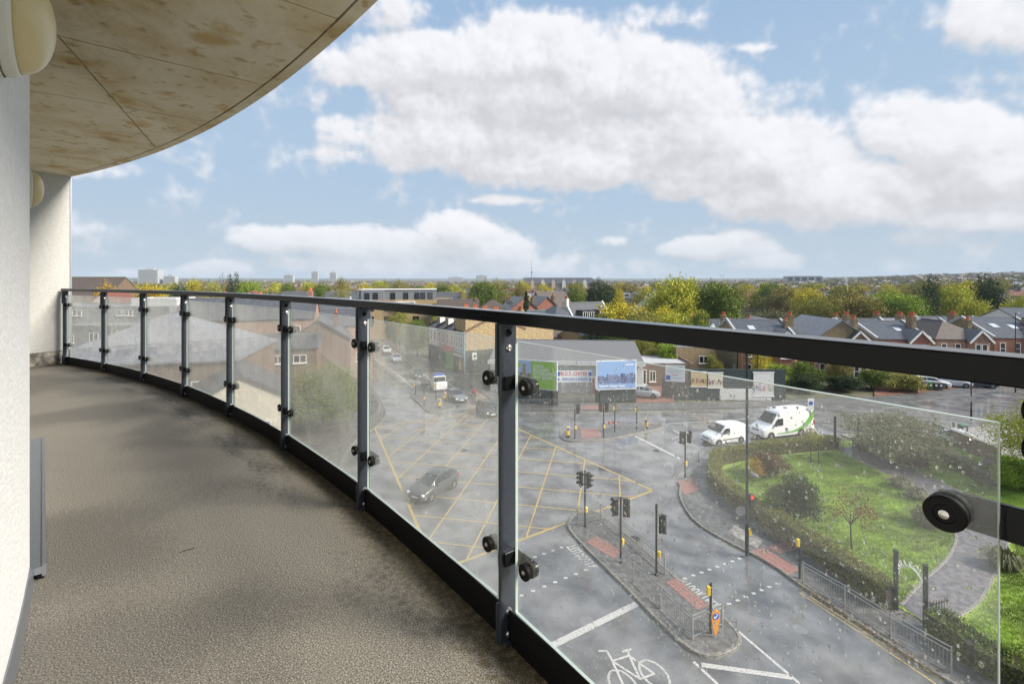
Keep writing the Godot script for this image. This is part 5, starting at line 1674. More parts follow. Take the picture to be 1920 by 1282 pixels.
func make_far_town() -> void:
	# rows of terraces between 190 and 420 m: each house its own thing, copied from six models
	var walls := ["brick_red", "brick_buff", "stucco", "stucco_cream", "brick_brown", "brick_pink"]
	var roofs := ["slate", "tile_brown", "slate_light", "slate", "tile_red", "slate"]
	var looks := ["red brick house", "buff brick house", "white house", "cream house", "brown brick house", "pinkish brick house"]
	var protos := []
	for k in 6:
		var h := house("terrace_house", "", "house", Vector3.ZERO, 0, 6.4, 9, 6.6, "gx", 3.4, walls[k], roofs[k], {"group": "terrace houses in the middle distance", "wins": grid("f", [-1.6, 1.6], [5.1, 2.0], 1.3, 1.6), "chimneys": [[3.1, 8.9, -4.5, 2.2, 4]], "chimney_m": "brick_brown"})
		if k == 2 or k == 5:
			var dm := MB.new()
			dm.box(Vector3(0, 8.4, -2.2), Vector3(3.0, 1.8, 2.6))
			part("dormer", dm, M.stucco, h)
			var dw := MB.new()
			dw.box(Vector3(0, 8.4, -0.9), Vector3(2.2, 1.0, 0.06))
			part("dormer_window", dw, M.window_glass, h)
		protos.append(h)
	var used := {}
	# rows: start x, depth, count, turn, zone
	var rows := [
		[-150, 205, 9, 0.3, "low over the left rail"], [-175, 250, 11, 0.25, "behind the leftmost row"], [-88, 225, 6, 0.2, "just left of the grey flats"], [-190, 320, 14, 0.2, "far left beyond the trees"], [-75, 330, 9, 0.15, "right behind the grey flats"],
		[-12, 230, 8, 0.05, "near the long block"], [-16, 285, 11, 0.05, "midway to the long block"], [60, 250, 6, -0.1, "right of the pointed white gable"], [-10, 350, 12, 0.0, "under the long block"], [96, 320, 7, -0.1, "behind the big yellow tree"],
		[122, 240, 10, -0.25, "nearest beyond the grey willow"], [132, 275, 11, -0.25, "second beyond the grey willow"], [146, 315, 12, -0.25, "third beyond the grey willow"], [160, 360, 14, -0.25, "last beyond the grey willow"], [255, 330, 10, -0.35, "behind the right hand trees"], [290, 300, 8, -0.4, "at the right edge behind the trees"]]
	var i := 0
	for r in rows:
		for k in r[2]:
			var p := Vector3(r[0] + k * 6.5 * cos(r[3]), 0, -r[1] - k * 6.5 * sin(r[3]))
			p.y = ground_h(p.x, p.z)
			var q: int = (i * 7 + k / 3 + int(r[1])) % 6
			var lab: String = "%s %s from left in the row %s" % [looks[q], ordinal(k), r[4]]
			if not used.has(q):
				used[q] = true
				protos[q].position = p
				protos[q].rotation.y = r[3]
				protos[q].set_meta("label", lab)
			else:
				copy_of(protos[q], lab, p, r[3])
		i += 1
	# the town beyond as one mass
	var hm := MB.new()
	hm.col = Color(1, 1, 1)
	hm.box(Vector3(0, 3.2, 0), Vector3(9, 6.4, 8))
	hm.col = Color(0.34, 0.34, 0.36)
	slab(hm, Vector3(-4.6, 9.6, 0), Vector3(4.6, 9.6, 0), Vector3(0, -3.4, 4.4), 0.2)
	slab(hm, Vector3(4.6, 9.6, 0), Vector3(-4.6, 9.6, 0), Vector3(0, -3.4, -4.4), 0.2)
	hm.col = Color(1, 1, 1)
	hm.tri(Vector3(4.5, 6.4, 4), Vector3(4.5, 6.4, -4), Vector3(4.5, 9.5, 0))
	hm.tri(Vector3(-4.5, 6.4, -4), Vector3(-4.5, 6.4, 4), Vector3(-4.5, 9.5, 0))
	hm.col = Color(0.5, 0.3, 0.22)
	hm.box(Vector3(3.8, 9.8, 0), Vector3(0.7, 2.2, 1.8))
	var vm := mat("town", v(1.0), 0.7)
	vm.vertex_color_use_as_albedo = true
	var list := []
	var cs := []
	var tones := [v(0.36, 0.19, 0.13), v(0.44, 0.34, 0.20), v(0.70, 0.69, 0.66), v(0.55, 0.50, 0.42), v(0.36, 0.26, 0.19), v(0.62, 0.62, 0.62)]
	var rr := RandomNumberGenerator.new()
	rr.seed = 77
	for j in 1700:
		var row := rr.randi_range(0, 64)
		var dist := 430.0 * pow(2900.0 / 430.0, row / 64.0)
		var az := rr.randf_range(-0.86, 0.86)
		var sn := snappedf(az * dist, 9.2)
		var x := sn
		var z := -sqrt(maxf(dist * dist * 1.2 - x * x, 10000.0)) if dist * dist * 1.2 > x * x else -dist * 0.5
		z += rr.randf_range(-3, 3) + 14.0 * sin(x * 0.01 + row)
		if Vector2(x - 46, z + 480).length() < 60 or -z < 420 and absf(x) < 330:
			continue
		list.append(Transform3D(Basis(Vector3.UP, 0.3 * sin(row * 2.1) + (PI / 2 if row % 4 == 0 else 0.0)).scaled(Vector3.ONE * rr.randf_range(0.9, 1.25)), Vector3(x, ground_h(x, z) - 0.3, z)))
		cs.append(tones[rr.randi() % 6] * rr.randf_range(0.75, 1.15))
	multi("distant_houses", hm.mesh(), vm, list, cs, "distant mass of house roofs out to the hazy horizon", "rooftops")


func ordinal(k: int) -> String:
	return ["first", "second", "third", "fourth", "fifth", "sixth", "seventh", "eighth", "ninth", "tenth", "eleventh", "twelfth", "thirteenth", "fourteenth", "fifteenth", "sixteenth", "seventeenth", "eighteenth", "nineteenth", "twentieth", "twenty-first", "twenty-second", "twenty-third", "twenty-fourth", "twenty-fifth"][mini(k, 24)]


func multi(called: String, m: Mesh, material: Material, list: Array, cols: Array, label: String, cat: String) -> MultiMeshInstance3D:
	var mm := MultiMesh.new()
	mm.transform_format = MultiMesh.TRANSFORM_3D
	mm.use_colors = cols.size() > 0
	mm.mesh = m
	mm.instance_count = list.size()
	for i in list.size():
		mm.set_instance_transform(i, list[i])
		if cols.size():
			mm.set_instance_color(i, cols[i])
	var o := MultiMeshInstance3D.new()
	o.name = numbered(called)
	o.multimesh = mm
	o.material_override = material
	o.set_meta("kind", "stuff")
	tag(o, label, cat)
	add_child(o)
	return o


# ------------------------------------------------------------------ plants
func leaf(mb: MB, p: Vector3, s: float, r: RandomNumberGenerator, drop := 0.0) -> void:   # one folded leaf spray
	var a := Vector3(r.randf_range(-1, 1), r.randf_range(-1, 1) - drop, r.randf_range(-1, 1)).normalized()
	var b := a.cross(Vector3(r.randf_range(-1, 1), r.randf_range(-1, 1), r.randf_range(-1, 1))).normalized()
	var k := a.cross(b)
	var q := p + a * s
	mb.quad(p, p + a * s * 0.55 + b * s * 0.38 + k * s * 0.12, q, p + a * s * 0.5 - b * s * 0.38 + k * s * 0.1)


func crown_mesh(sd: int, rad: Vector3, clumps: int, per: int, size: float, o := {}) -> ArrayMesh:
	var r := RandomNumberGenerator.new()
	r.seed = sd
	var mb := MB.new()
	var lobes := []
	var nl: int = o.get("lobes", 7)
	for i in nl:   # a crown is a handful of uneven boughs
		var d := Vector3(r.randf_range(-1, 1), r.randf_range(-0.7, 1), r.randf_range(-1, 1)).normalized()
		lobes.append([d * rad * r.randf_range(0.35, 0.62), rad * r.randf_range(0.36, 0.58)])
	lobes.append([Vector3(0, rad.y * 0.1, 0), rad * 0.55])
	var flat: float = o.get("drop", 0.0)
	var spread: Array = o.get("tint", [0.76, 1.22])
	for c in clumps:
		var lb: Array = lobes[r.randi() % lobes.size()]
		var d := Vector3(r.randf_range(-1, 1), r.randf_range(-1, 1), r.randf_range(-1, 1)).normalized()
		var p: Vector3 = lb[0] + d * lb[1] * pow(r.randf(), 0.3)
		if p.y < -rad.y * 0.82:
			p.y = -rad.y * r.randf_range(0.5, 0.82)
		var cr: float = size * r.randf_range(1.6, 3.4) * o.get("clump", 1.15)
		var g := r.randf_range(spread[0], spread[1])
		var warm := r.randf_range(-0.12, 0.16)
		for k in per:
			var e := Vector3(r.randfn(0, 0.5), r.randfn(0, 0.42), r.randfn(0, 0.5)) * cr
			e.y -= flat * absf(r.randfn(0, 1.0)) * cr
			var j := g * r.randf_range(0.88, 1.12)
			mb.col = Color(j * (1 + warm), j, j * (1 - warm * 0.6))
			leaf(mb, p + e, size * r.randf_range(0.7, 1.25), r, flat)
	return mb.mesh()


func trunk_mesh(sd: int, h: float, r0: float, spread: Vector3, limbs: int) -> ArrayMesh:
	var r := RandomNumberGenerator.new()
	r.seed = sd
	var mb := MB.new()
	var top := Vector3(r.randf_range(-0.1, 0.1) * h, h, r.randf_range(-0.1, 0.1) * h)
	var mid := top * 0.5 + Vector3(r.randf_range(-0.04, 0.04), 0, r.randf_range(-0.04, 0.04)) * h
	mb.cyl(Vector3.ZERO, mid, r0, r0 * 0.78, 9)
	mb.cyl(mid, top, r0 * 0.78, r0 * 0.62, 9)
	for i in limbs:
		var a := TAU * (i + r.randf()) / limbs
		var e := top + Vector3(cos(a) * spread.x, spread.y * r.randf_range(0.5, 1.4), sin(a) * spread.z) * r.randf_range(0.5, 0.95)
		var m := top.lerp(e, 0.45) + Vector3(0, spread.y * 0.12, 0)
		mb.cyl(top * 0.97, m, r0 * 0.45, r0 * 0.26, 6)
		mb.cyl(m, e, r0 * 0.26, r0 * 0.08, 5)
		for k in 2:
			var f := m.lerp(e, r.randf_range(0.1, 0.7))
			mb.cyl(f, f + Vector3(r.randf_range(-1, 1) * spread.x, spread.y * r.randf_range(0.3, 1), r.randf_range(-1, 1) * spread.z) * 0.4, r0 * 0.16, r0 * 0.04, 4)
	return mb.mesh()


var crowns := {}
func tree(called: String, label: String, at: Vector3, h: float, width: float, leafm: String, style: String, turn := 0.0, group := "") -> Node3D:
	if not crowns.has(style):   # unit models: crown 12 m high and wide, trunk to match
		var s := hash(style) % 1000
		match style:
			"round": crowns[style] = [crown_mesh(11, Vector3(6.6, 6.2, 6.6), 560, 24, 0.36, {"lobes": 9}), trunk_mesh(11, 4.5, 0.3, Vector3(3.5, 4, 3.5), 6)]
			"full": crowns[style] = [crown_mesh(12, Vector3(6.6, 6.7, 6.6), 680, 25, 0.36, {"lobes": 12}), trunk_mesh(12, 4.0, 0.34, Vector3(3.8, 4.5, 3.8), 7)]
			"tall": crowns[style] = [crown_mesh(13, Vector3(6.2, 6.9, 6.2), 500, 24, 0.36, {"lobes": 8}), trunk_mesh(13, 5.5, 0.3, Vector3(2.8, 4.6, 2.8), 6)]
			"airy": crowns[style] = [crown_mesh(14, Vector3(6.6, 6.4, 6.6), 230, 20, 0.34, {"lobes": 10}), trunk_mesh(14, 5.0, 0.26, Vector3(4, 5, 4), 9)]
			"drooping": crowns[style] = [crown_mesh(15, Vector3(6.6, 5.4, 6.6), 560, 24, 0.34, {"lobes": 9, "drop": 0.9}), trunk_mesh(15, 4.2, 0.3, Vector3(3.6, 3, 3.6), 6)]
			"fine": crowns[style] = [crown_mesh(18, Vector3(6.6, 6.0, 6.6), 1100, 26, 0.2, {"lobes": 11, "clump": 1.7}), trunk_mesh(18, 4.2, 0.22, Vector3(3.8, 4.2, 3.8), 8)]
			"feathery": crowns[style] = [crown_mesh(19, Vector3(6.8, 5.4, 6.8), 1000, 24, 0.2, {"lobes": 11, "drop": 0.7, "clump": 1.6}), trunk_mesh(19, 4.6, 0.22, Vector3(4.2, 3.2, 4.2), 8)]
			"bush": crowns[style] = [crown_mesh(16, Vector3(6, 5.4, 6), 620, 24, 0.36, {"lobes": 8}), trunk_mesh(16, 2.0, 0.3, Vector3(3, 3, 3), 6)]
		if style == "cone":
			crowns[style] = [cone_mesh(17), trunk_mesh(17, 9.0, 0.22, Vector3(0.6, 1, 0.6), 3)]
	var o := thing(called, label, "tree" if called.contains("tree") or called == "conifer" else "shrub", at, turn, group)
	var t := part("trunk", crowns[style][1], M.bark, o)
	var c := part("crown", crowns[style][0], M[leafm], o)
	var k := h / 12.0
	t.scale = Vector3(width / 12.0, k, width / 12.0)
	c.scale = Vector3(width / 11.4, k * 1.04, width / 11.4)
	c.position.y = h * (0.5 if style == "bush" else 0.545)
	return o


func cone_mesh(sd: int) -> ArrayMesh:   # a spruce: drooping tiers
	var r := RandomNumberGenerator.new()
	r.seed = sd
	var mb := MB.new()
	for i in 3000:
		var t := pow(r.randf(), 0.75)
		var a := r.randf() * TAU
		var tier := 1.0 - 0.28 * fposmod(t * 9.0, 1.0)
		var rad := (0.25 + 4.6 * t) * tier * sqrt(r.randf_range(0.25, 1.0)) * (1.0 + 0.18 * sin(a * 3.0 + t * 9.0))
		var j := r.randf_range(0.6, 1.35)
		mb.col = Color(j, j, j * 0.95)
		leaf(mb, Vector3(cos(a) * rad, 6.4 - t * 12.0 - rad * 0.12, sin(a) * rad), 0.55, r, 0.5)
	return mb.mesh()


func make_trees() -> void:
	# x, depth, height, width, leaf, style, label; those one can tell apart from the balcony
	var list := [
		[-10.0, 165, 15.8, 11.0, "leaf_green", "full", "tree", "round dark green tree right of the grey flats"],
		[-3.0, 190, 16.2, 10.0, "leaf_olive", "airy", "tree", "sparse half bare tree right of the round green tree"],
		[3.5, 205, 13.5, 8.0, "leaf_bronze", "tall", "tree", "brownish tree between the sparse tree and the spruce"],
		[3.3, 112, 12.2, 5.0, "leaf_dark", "cone", "conifer", "dark pointed spruce just above the rail"],
		[39.0, 116, 16.6, 13.0, "leaf_lime", "full", "tree", "biggest yellow green tree, right of the white gable"],
		[49.5, 117, 15.4, 12.0, "leaf_green", "full", "tree", "big dark green tree right of the biggest yellow green one"],
		[55.0, 124, 13.6, 8.0, "leaf_lime", "tall", "tree", "lime tree leaning on the right side of the big dark green tree"],
		[23.0, 98, 11.2, 11.5, "leaf_yellow", "full", "tree", "bright yellow tree rising over the rail beside the white gable"],
		[33.0, 103, 9.6, 8.5, "leaf_yellow", "round", "tree", "yellow tree low in front of the biggest yellow green one"],
		[38.6, 100, 9.0, 6.0, "leaf_yellow", "round", "tree", "small yellow tree under the big dark green tree"],
		[64.5, 120, 11.0, 12.5, "leaf_grey", "drooping", "tree", "grey leaved willow-like tree left of the olive trees on the right"],
		[80.5, 128, 14.6, 11.5, "leaf_olive", "drooping", "tree", "tall olive tree right of the grey leaved tree"],
		[90.0, 126, 12.0, 13.0, "leaf_bronze", "full", "tree", "broad bronze tree in the middle of the right hand trees"],
		[101.0, 126, 12.6, 12.5, "leaf_bright", "full", "tree", "bright green round tree behind the villa chimneys"],
		[116.0, 134, 16.8, 7.0, "leaf_dark", "airy", "tree", "tall thin dark tree with bare lower trunk on the right"],
		[125.0, 134, 14.6, 10.5, "leaf_lime", "full", "tree", "lime green tree right of the tall thin dark tree"],
		[145.0, 146, 15.6, 9.5, "leaf_dark", "tall", "tree", "dark cedar-like tree near the right edge"],
		[150.0, 150, 16.6, 9.0, "leaf_olive", "airy", "tree", "olive tree behind the dark tree at the right edge"],
		[138.0, 128, 11.6, 10.0, "leaf_lime", "round", "tree", "pale lime tree low at the right edge"],
		[148.0, 136, 11.4, 10.0, "leaf_yellow", "round", "tree", "yellow tree lowest at the right edge"],
		[92.0, 148, 13.6, 10.0, "leaf_yellow", "full", "tree", "yellowish tree behind the bronze tree"],
		[107.0, 155, 14.4, 13.0, "leaf_olive", "full", "tree", "wide olive tree behind the bright green tree"],
		[31.0, 175, 14.8, 9.0, "leaf_dark", "tall", "tree", "dark green tree left of the biggest yellow green tree"],
		[38.5, 195, 14.0, 10.0, "leaf_dark", "round", "tree", "second dark green tree left of the biggest yellow green tree"],
		[36.0, 160, 12.0, 5.5, "leaf_yellow", "tall", "tree", "narrow yellow tree between the two dark green ones"],
		[20.5, 155, 12.4, 6.5, "leaf_green", "tall", "tree", "green tree right above the white gable house"],
		[31.0, 225, 15.2, 12.0, "leaf_olive", "full", "tree", "wide olive tree in front of the long brick block"],
		[17.0, 250, 13.8, 11.0, "leaf_yellow", "round", "tree", "yellow tree in front of the long brick block's middle"],
		[7.0, 300, 14.8, 11.0, "leaf_yellow", "tall", "tree", "yellow tree at the left end of the long brick block"],
		[14.5, 150, 10.6, 8.0, "leaf_lime", "round", "tree", "lime shrubby tree left of the white gable house"],
		[-44.0, 150, 11.5, 8.0, "leaf_yellow", "round", "tree", "yellow tree in front of the grey flats' left corner"],
		[-27.0, 112, 8.6, 6.5, "leaf_olive", "round", "tree", "olive street tree below the grey flats"],
		[-18.0, 116, 7.0, 4.0, "leaf_lime", "round", "tree", "small lime street tree at the foot of the flats"],
		[-60.0, 165, 13.6, 9.0, "leaf_olive", "airy", "tree", "olive tree left of the grey flats"],
		[-74.0, 185, 14.4, 10.0, "leaf_green", "full", "tree", "green tree above the middle of the left rail"],
		[-66.0, 186, 15.0, 9.0, "leaf_bronze", "tall", "tree", "brownish tree right of the tower block pair"],
		[-87.0, 185, 15.0, 8.0, "leaf_green", "full", "tree", "small round green tree between the fifth post and the flats"],
		[-100.7, 185, 15.8, 9.0, "leaf_bright", "full", "tree", "rounded bright green tree near the fifth post"],
		[-105.5, 188, 15.4, 8.0, "leaf_green", "full", "tree", "rounded green tree left of the bright green one"],
		[-115.0, 185, 15.0, 11.0, "leaf_bronze", "airy", "tree", "bronze spreading tree left of the bright green trees"],
		[-122.0, 186, 15.6, 10.0, "leaf_yellow", "round", "tree", "yellow green tree beside the bronze spreading tree"],
		[-110.5, 188, 18.6, 7.0, "leaf_dark", "airy", "tree", "tall bare topped tree sticking out above the left skyline"],
		[-99.5, 117, 14.0, 9.0, "leaf_gold", "round", "tree", "golden tree in front of the dark tiled hall"],
		[-98.0, 129, 13.2, 9.0, "leaf_gold", "round", "tree", "second golden tree right of the hall's end"],
		[-116.0, 152, 14.4, 12.0, "leaf_yellow", "full", "tree", "yellow green tree right of the hall under the broad tower"],
		[-105.0, 150, 13.4, 9.0, "leaf_dark", "round", "tree", "dark green tree behind the railing's third bay"],
		[-96.0, 152, 13.4, 10.0, "leaf_olive", "round", "tree", "olive tree behind the railing's fourth bay"]]
	for k in list:
		var p := Vector3(k[0], ground_h(k[0], -k[1]), -k[1])
		tree(k[6], k[7], p, k[2], k[3], k[4], k[5], rng.randf() * TAU, "trees above the rail")
	# garden trees and shrubs behind the garage
	for k in [[17.5, 84, 7.6, 6.0, "leaf_green", "bush", "green shrub behind the garage roof, leftmost"], [22.5, 82, 6.6, 5.0, "leaf_olive", "bush", "olive shrub behind the garage roof"], [26.0, 79, 6.0, 5.0, "leaf_bright", "bush", "bright green shrub left of the flat extension"], [25.0, 90, 10.0, 9.0, "leaf_olive", "full", "olive garden tree under the rail"], [31.0, 92, 9.4, 8.0, "leaf_lime", "full", "lime garden tree left of the ochre side wall"], [17.0, 92, 8.6, 8.0, "leaf_dark", "round", "dark garden tree under the rail behind the outbuilding"], [35.6, 92, 9.4, 6.0, "leaf_green", "round", "green garden tree behind the flat extension"], [36.6, 71.0, 6.4, 3.4, "leaf_yellow", "airy", "thin yellow creeper-like tree against the ochre side wall"], [31.4, 74.5, 4.6, 2.6, "leaf_olive", "bush", "small olive shrub in front of the flat extension"]]:
		tree("garden_tree" if k[2] > 7 else "garden_shrub", k[6], Vector3(k[0], 0, -k[1]), k[2], k[3], k[4], k[5], rng.randf() * TAU, "garden plants behind the garage")
	# front gardens of the villas
	for k in [[39.0, 70.2, 3.6, 6.0, "leaf_bright", "bright green front garden bush behind the street lamp"], [43.5, 70.5, 4.0, 5.0, "leaf_green", "green front garden bush left of the second villa"], [47.5, 70.0, 4.6, 4.0, "leaf_bronze", "bronze twiggy bush before the second villa"], [52.0, 69.4, 3.2, 5.0, "leaf_green", "low green bush before the porch"], [47.0, 68.4, 2.4, 5.5, "leaf_dark", "dark low hedge bush above the white van"], [40.5, 67.6, 2.4, 6.0, "leaf_dark", "dark green hedge bush along the far pavement"], [55.0, 67.6, 2.6, 6.0, "leaf_olive", "olive heap of cut brush by the red driveway"], [34.5, 69.5, 3.0, 5.0, "leaf_dark", "dark bush over the painted hoarding"], [81.5, 71.0, 2.4, 4.6, "leaf_green", "green shrub beside the dark estate car"]]:
		tree("front_garden_bush", k[5], Vector3(k[0], 0.1, -k[1]), k[2], k[3], k[4], "bush", rng.randf() * TAU, "front garden bushes")
	# the bush behind the milky pane
	tree("corner_tree", "broad dark green bushy tree on the left street corner", Vector3(-20.0, 0.1, -50.5), 6.4, 9.4, "leaf_green", "fine", 0.4)
	tree("street_tree", "dark green street tree on the far side of the shop row", Vector3(-19.5, 0.1, -99.0), 7.6, 5.0, "leaf_green", "full", 1.4)
	tree("street_tree", "olive street tree beyond the shop row by the flats", Vector3(-25.0, 0.1, -107.0), 8.0, 5.0, "leaf_olive", "round", 2.4)
	# copies fill the streets between 190 and 420 m
	var styles := [["round", "leaf_yellow", "yellow tree"], ["full", "leaf_green", "green tree"], ["tall", "leaf_olive", "olive tree"], ["round", "leaf_lime", "lime green tree"], ["full", "leaf_bronze", "bronze tree"], ["airy", "leaf_olive", "sparse olive tree"]]
	var rr := RandomNumberGenerator.new()
	rr.seed = 31
	var spots := []
	for k in 230:
		spots.append([rr.randf_range(-0.95, 1.0), rr.randf_range(185, 430), rr.randi() % 6, rr.randf_range(9.0, 15.0), rr.randf_range(0.75, 1.05), rr.randf() * TAU])
	spots.sort_custom(func(p, q): return p[0] < q[0])
	var seen := {}
	for k in spots:
		var dist: float = k[1]
		var hh: float = k[3]
		if k[0] > -0.02 and k[0] < 0.22:
			hh = minf(hh, 8.0)
		var p := Vector3(k[0] * dist, 0, -dist)
		p.y = ground_h(p.x, p.z)
		var st: Array = styles[k[2]]
		var band := "nearer" if dist < 265 else ("middle" if dist < 345 else "farther")
		var key: String = st[2] + band
		seen[key] = seen.get(key, -1) + 1
		tree("suburb_tree", "%s %s from the left in the %s belt of trees among far houses" % [st[2], ordinal(seen[key]), band], p, hh, hh * k[4], st[1], st[0], k[5], "trees among the far houses")
	# wood and street trees beyond, as one mass
	var cm := crown_mesh(51, Vector3(5.5, 4.6, 5.5), 60, 9, 1.1, {"lobes": 6})
	var vm := mat("far_leaf", v(1.0), 0.8)
	vm.vertex_color_use_as_albedo = true
	var tl := []
	var cs := []
	var tones := [v(0.09, 0.12, 0.03), v(0.15, 0.145, 0.045), v(0.26, 0.22, 0.035), v(0.11, 0.13, 0.04), v(0.17, 0.12, 0.05)]
	for k in 5200:
		var dist := 430.0 * pow(3400.0 / 430.0, pow(rr.randf(), 0.8))
		var u := rr.randf_range(-1.1, 1.15)
		var p := Vector3(u * dist, 0, -dist)
		p.y = ground_h(p.x, p.z) + 4.4
		tl.append(Transform3D(Basis(Vector3.UP, rr.randf() * TAU).scaled(Vector3(1, rr.randf_range(0.8, 1.3), 1) * rr.randf_range(0.9, 1.6)), p))
		cs.append(tones[rr.randi() % 5] * rr.randf_range(0.8, 1.2))
	multi("distant_trees", cm, vm, tl, cs, "distant mass of autumn trees out to the hazy horizon", "trees")


func hedge(label: String, path: Array, w: float, h: float, leafm: String, density: float, y0: float) -> void:
	var o := thing("hedge", label, "hedge", Vector3.ZERO, 0.0, "hedges round the park")
	var core := MB.new()
	var mb := MB.new()
	var r := RandomNumberGenerator.new()
	r.seed = hash(label)
	for i in path.size() - 1:
		var a: Vector2 = path[i]
		var b: Vector2 = path[i + 1]
		var d := (b - a).normalized()
		var s := Vector2(-d.y, d.x)
		var l := a.distance_to(b)
		core.box(Vector3((a.x + b.x) / 2, y0 + h * 0.42, (a.y + b.y) / 2), Vector3(w * 0.8, h * 0.84, l + 0.1), Basis(Vector3.UP, turn_of(d)))
		for k in int(l * density):
			var side := r.randf()
			var t := r.randf() * l
			var q := Vector2(r.randf_range(-0.5, 0.5) * w, r.randf() * h)
			if side < 0.62:
				q.x = (0.5 if r.randf() < 0.5 else -0.5) * w * r.randf_range(0.8, 1.06)
			else:
				q.y = h * r.randf_range(0.86, 1.08)
			var lump := 1.0 + 0.05 * sin(t * 1.7 + i * 2.0) + 0.035 * sin(t * 4.1)
			var p := a + d * t + s * q.x * lump
			var j := r.randf_range(0.6, 1.4)
			var wn := 0.25 if r.randf() < 0.2 else 0.0
			mb.col = Color(j * (1 + wn * 2), j * (1 + wn * 0.6), j)
			leaf(mb, Vector3(p.x, y0 + q.y * lump, p.y), r.randf_range(0.05, 0.095), r)
	part("branches", core, M.bark, o)
	part("foliage", mb, M[leafm], o)


func make_park() -> void:
	hedge("clipped olive hedge between the lawn and the road with the white vans", smooth([Vector2(17.39, -40.55), Vector2(21.61, -42.27), Vector2(26.16, -43.59), Vector2(29.91, -44.43)], false, 3), 1.0, 1.1, "leaf_hedge", 1700, 0.14)
	hedge("long clipped hedge beside the pavement with the signal poles", smooth([Vector2(17.39, -40.55), Vector2(15.96, -38.01), Vector2(15.3, -35.14), Vector2(16.02, -31), Vector2(16.91, -27.68), Vector2(17.53, -24.65), Vector2(17.86, -22.57)], false, 3), 0.85, 1.05, "leaf_hedge", 1900, 0.14)
	hedge("low hedge behind the railings right of the park gate", smooth([Vector2(18.6, -21.14), Vector2(18.82, -19.82), Vector2(19.01, -18.6), Vector2(22.6, -15.2)], false, 3), 1.1, 1.0, "leaf_green", 1400, 0.14)
	hedge("hedge right of the small back gate under the spreading tree", smooth([Vector2(31.49, -43.87), Vector2(34.12, -43.87), Vector2(37.53, -43.87)], false, 3), 1.1, 1.2, "leaf_green", 550, 0.14)
	hedge("dark bushes along the stained park wall", smooth([Vector2(37.79, -43.32), Vector2(36.99, -39.63), Vector2(36.05, -36.05)], false, 3), 1.4, 1.1, "leaf_green", 500, 0.14)
	# shrubs
	for k in [[1490, 978, 3.0, 3.3, "leaf_dark", "round dark evergreen bush on the lawn behind the long hedge"], [1443, 893, 2.2, 2.8, "leaf_brown", "reddish brown shrub at the far left of the lawn"], [1716, 880, 1.8, 2.3, "leaf_brown", "brown shrub beside the path near the back gate"], [1905, 920, 2.6, 3.0, "leaf_bright", "clipped bright green ball bush at the right edge"], [1880, 905, 1.8, 2.6, "leaf_dark", "dark shrub beside the clipped ball bush"]]:
		tree("park_shrub", k[5], ground_px(k[0], k[1]), k[2], k[3], k[4], "bush", k[0] * 1.0, "shrubs in the park")
	tree("orange_shrub", "small orange leaved shrub at the lawn's left end", ground_px(1414, 905), 1.9, 1.3, "leaf_gold", "airy", 0.3)
	# the olive tree with the spreading crown, and the yellow one at the right edge
	tree("spreading_tree", "wide feathery olive tree over the back gate", ground_px(1655, 858), 4.3, 9.0, "leaf_grey", "feathery", 1.0)
	tree("yellow_tree", "big yellow green weeping tree at the right edge", Vector3(40.0, 0.14, -35.0), 7.8, 7.0, "leaf_lime", "feathery", 2.0)
	# red-leaved sapling
	var sp := thing("red_tree", "small red leaved tree standing alone on the lawn", "tree", ground_px(1598, 1030))
	part("trunk", trunk_mesh(71, 1.5, 0.055, Vector3(1.1, 1.2, 1.1), 9), M.bark, sp)
	var cr := part("crown", crown_mesh(72, Vector3(1.5, 1.1, 1.5), 110, 6, 0.10, {"lobes": 8}), M.leaf_red, sp)
	cr.position.y = 2.3
	var sv := thing("young_tree", "young bare stemmed tree with two trunks by the back hedge", "tree", ground_px(1527, 868))
	var sm := MB.new()
	sm.cyl(Vector3(-0.3, 0, 0), Vector3(-0.25, 1.9, 0), 0.05, 0.03, 6)
	sm.cyl(Vector3(0.3, 0, 0.2), Vector3(0.25, 2.0, 0.1), 0.05, 0.03, 6)
	part("trunk", sm, M.bark, sv)
	var sc := part("crown", crown_mesh(73, Vector3(0.9, 0.8, 0.9), 70, 8, 0.13), M.leaf_olive, sv)
	sc.position.y = 2.3
	# tufts of ornamental grass beside the path
	for k in [[1690, 915, 1.0, "pale ornamental grass clump beside the path, farther one"], [1738, 985, 1.3, "pale ornamental grass clump beside the path bend"], [1720, 935, 0.9, "ornamental grass between the two pale clumps"], [1885, 1065, 1.2, "olive plants at the corner of the right hand lawn"]]:
		var g := thing("grass_clump", k[3], "grass clump", ground_px(k[0], k[1]), 0, "ornamental grasses by the path")
		var gm := MB.new()
		for i in 420:
			var a := rng.randf() * TAU
			var rr: float = rng.randf() * 0.5 * k[2]
			var p := Vector3(cos(a) * rr, 0, sin(a) * rr)
			var out: Vector3 = Vector3(cos(a), 0, sin(a)) * rng.randf_range(0.2, 0.8) * k[2]
			var side := Vector3(-sin(a), 0, cos(a)) * 0.02
			var m: Vector3 = p + out * 0.4 + Vector3.UP * rng.randf_range(0.4, 0.8) * k[2]
			var j := rng.randf_range(0.7, 1.3)
			gm.col = Color(j, j, j)
			gm.quad(p - side, p + side, m + side, m - side)
			gm.tri(m - side, m + side, p + out + Vector3.UP * rng.randf_range(0.2, 0.6) * k[2])
		part("blades", gm, M.leaf_grey, g)
	# grass blades on the lawns
	var bm := MB.new()
	for i in 7:
		var a := i * 2.4
		var p := Vector3(cos(a), 0, sin(a)) * 0.07
		var s := Vector3(-sin(a), 0, cos(a)) * 0.012
		bm.tri(p - s, p + s, p * 1.8 + Vector3(0, 0.09 + 0.015 * (i % 3), 0))
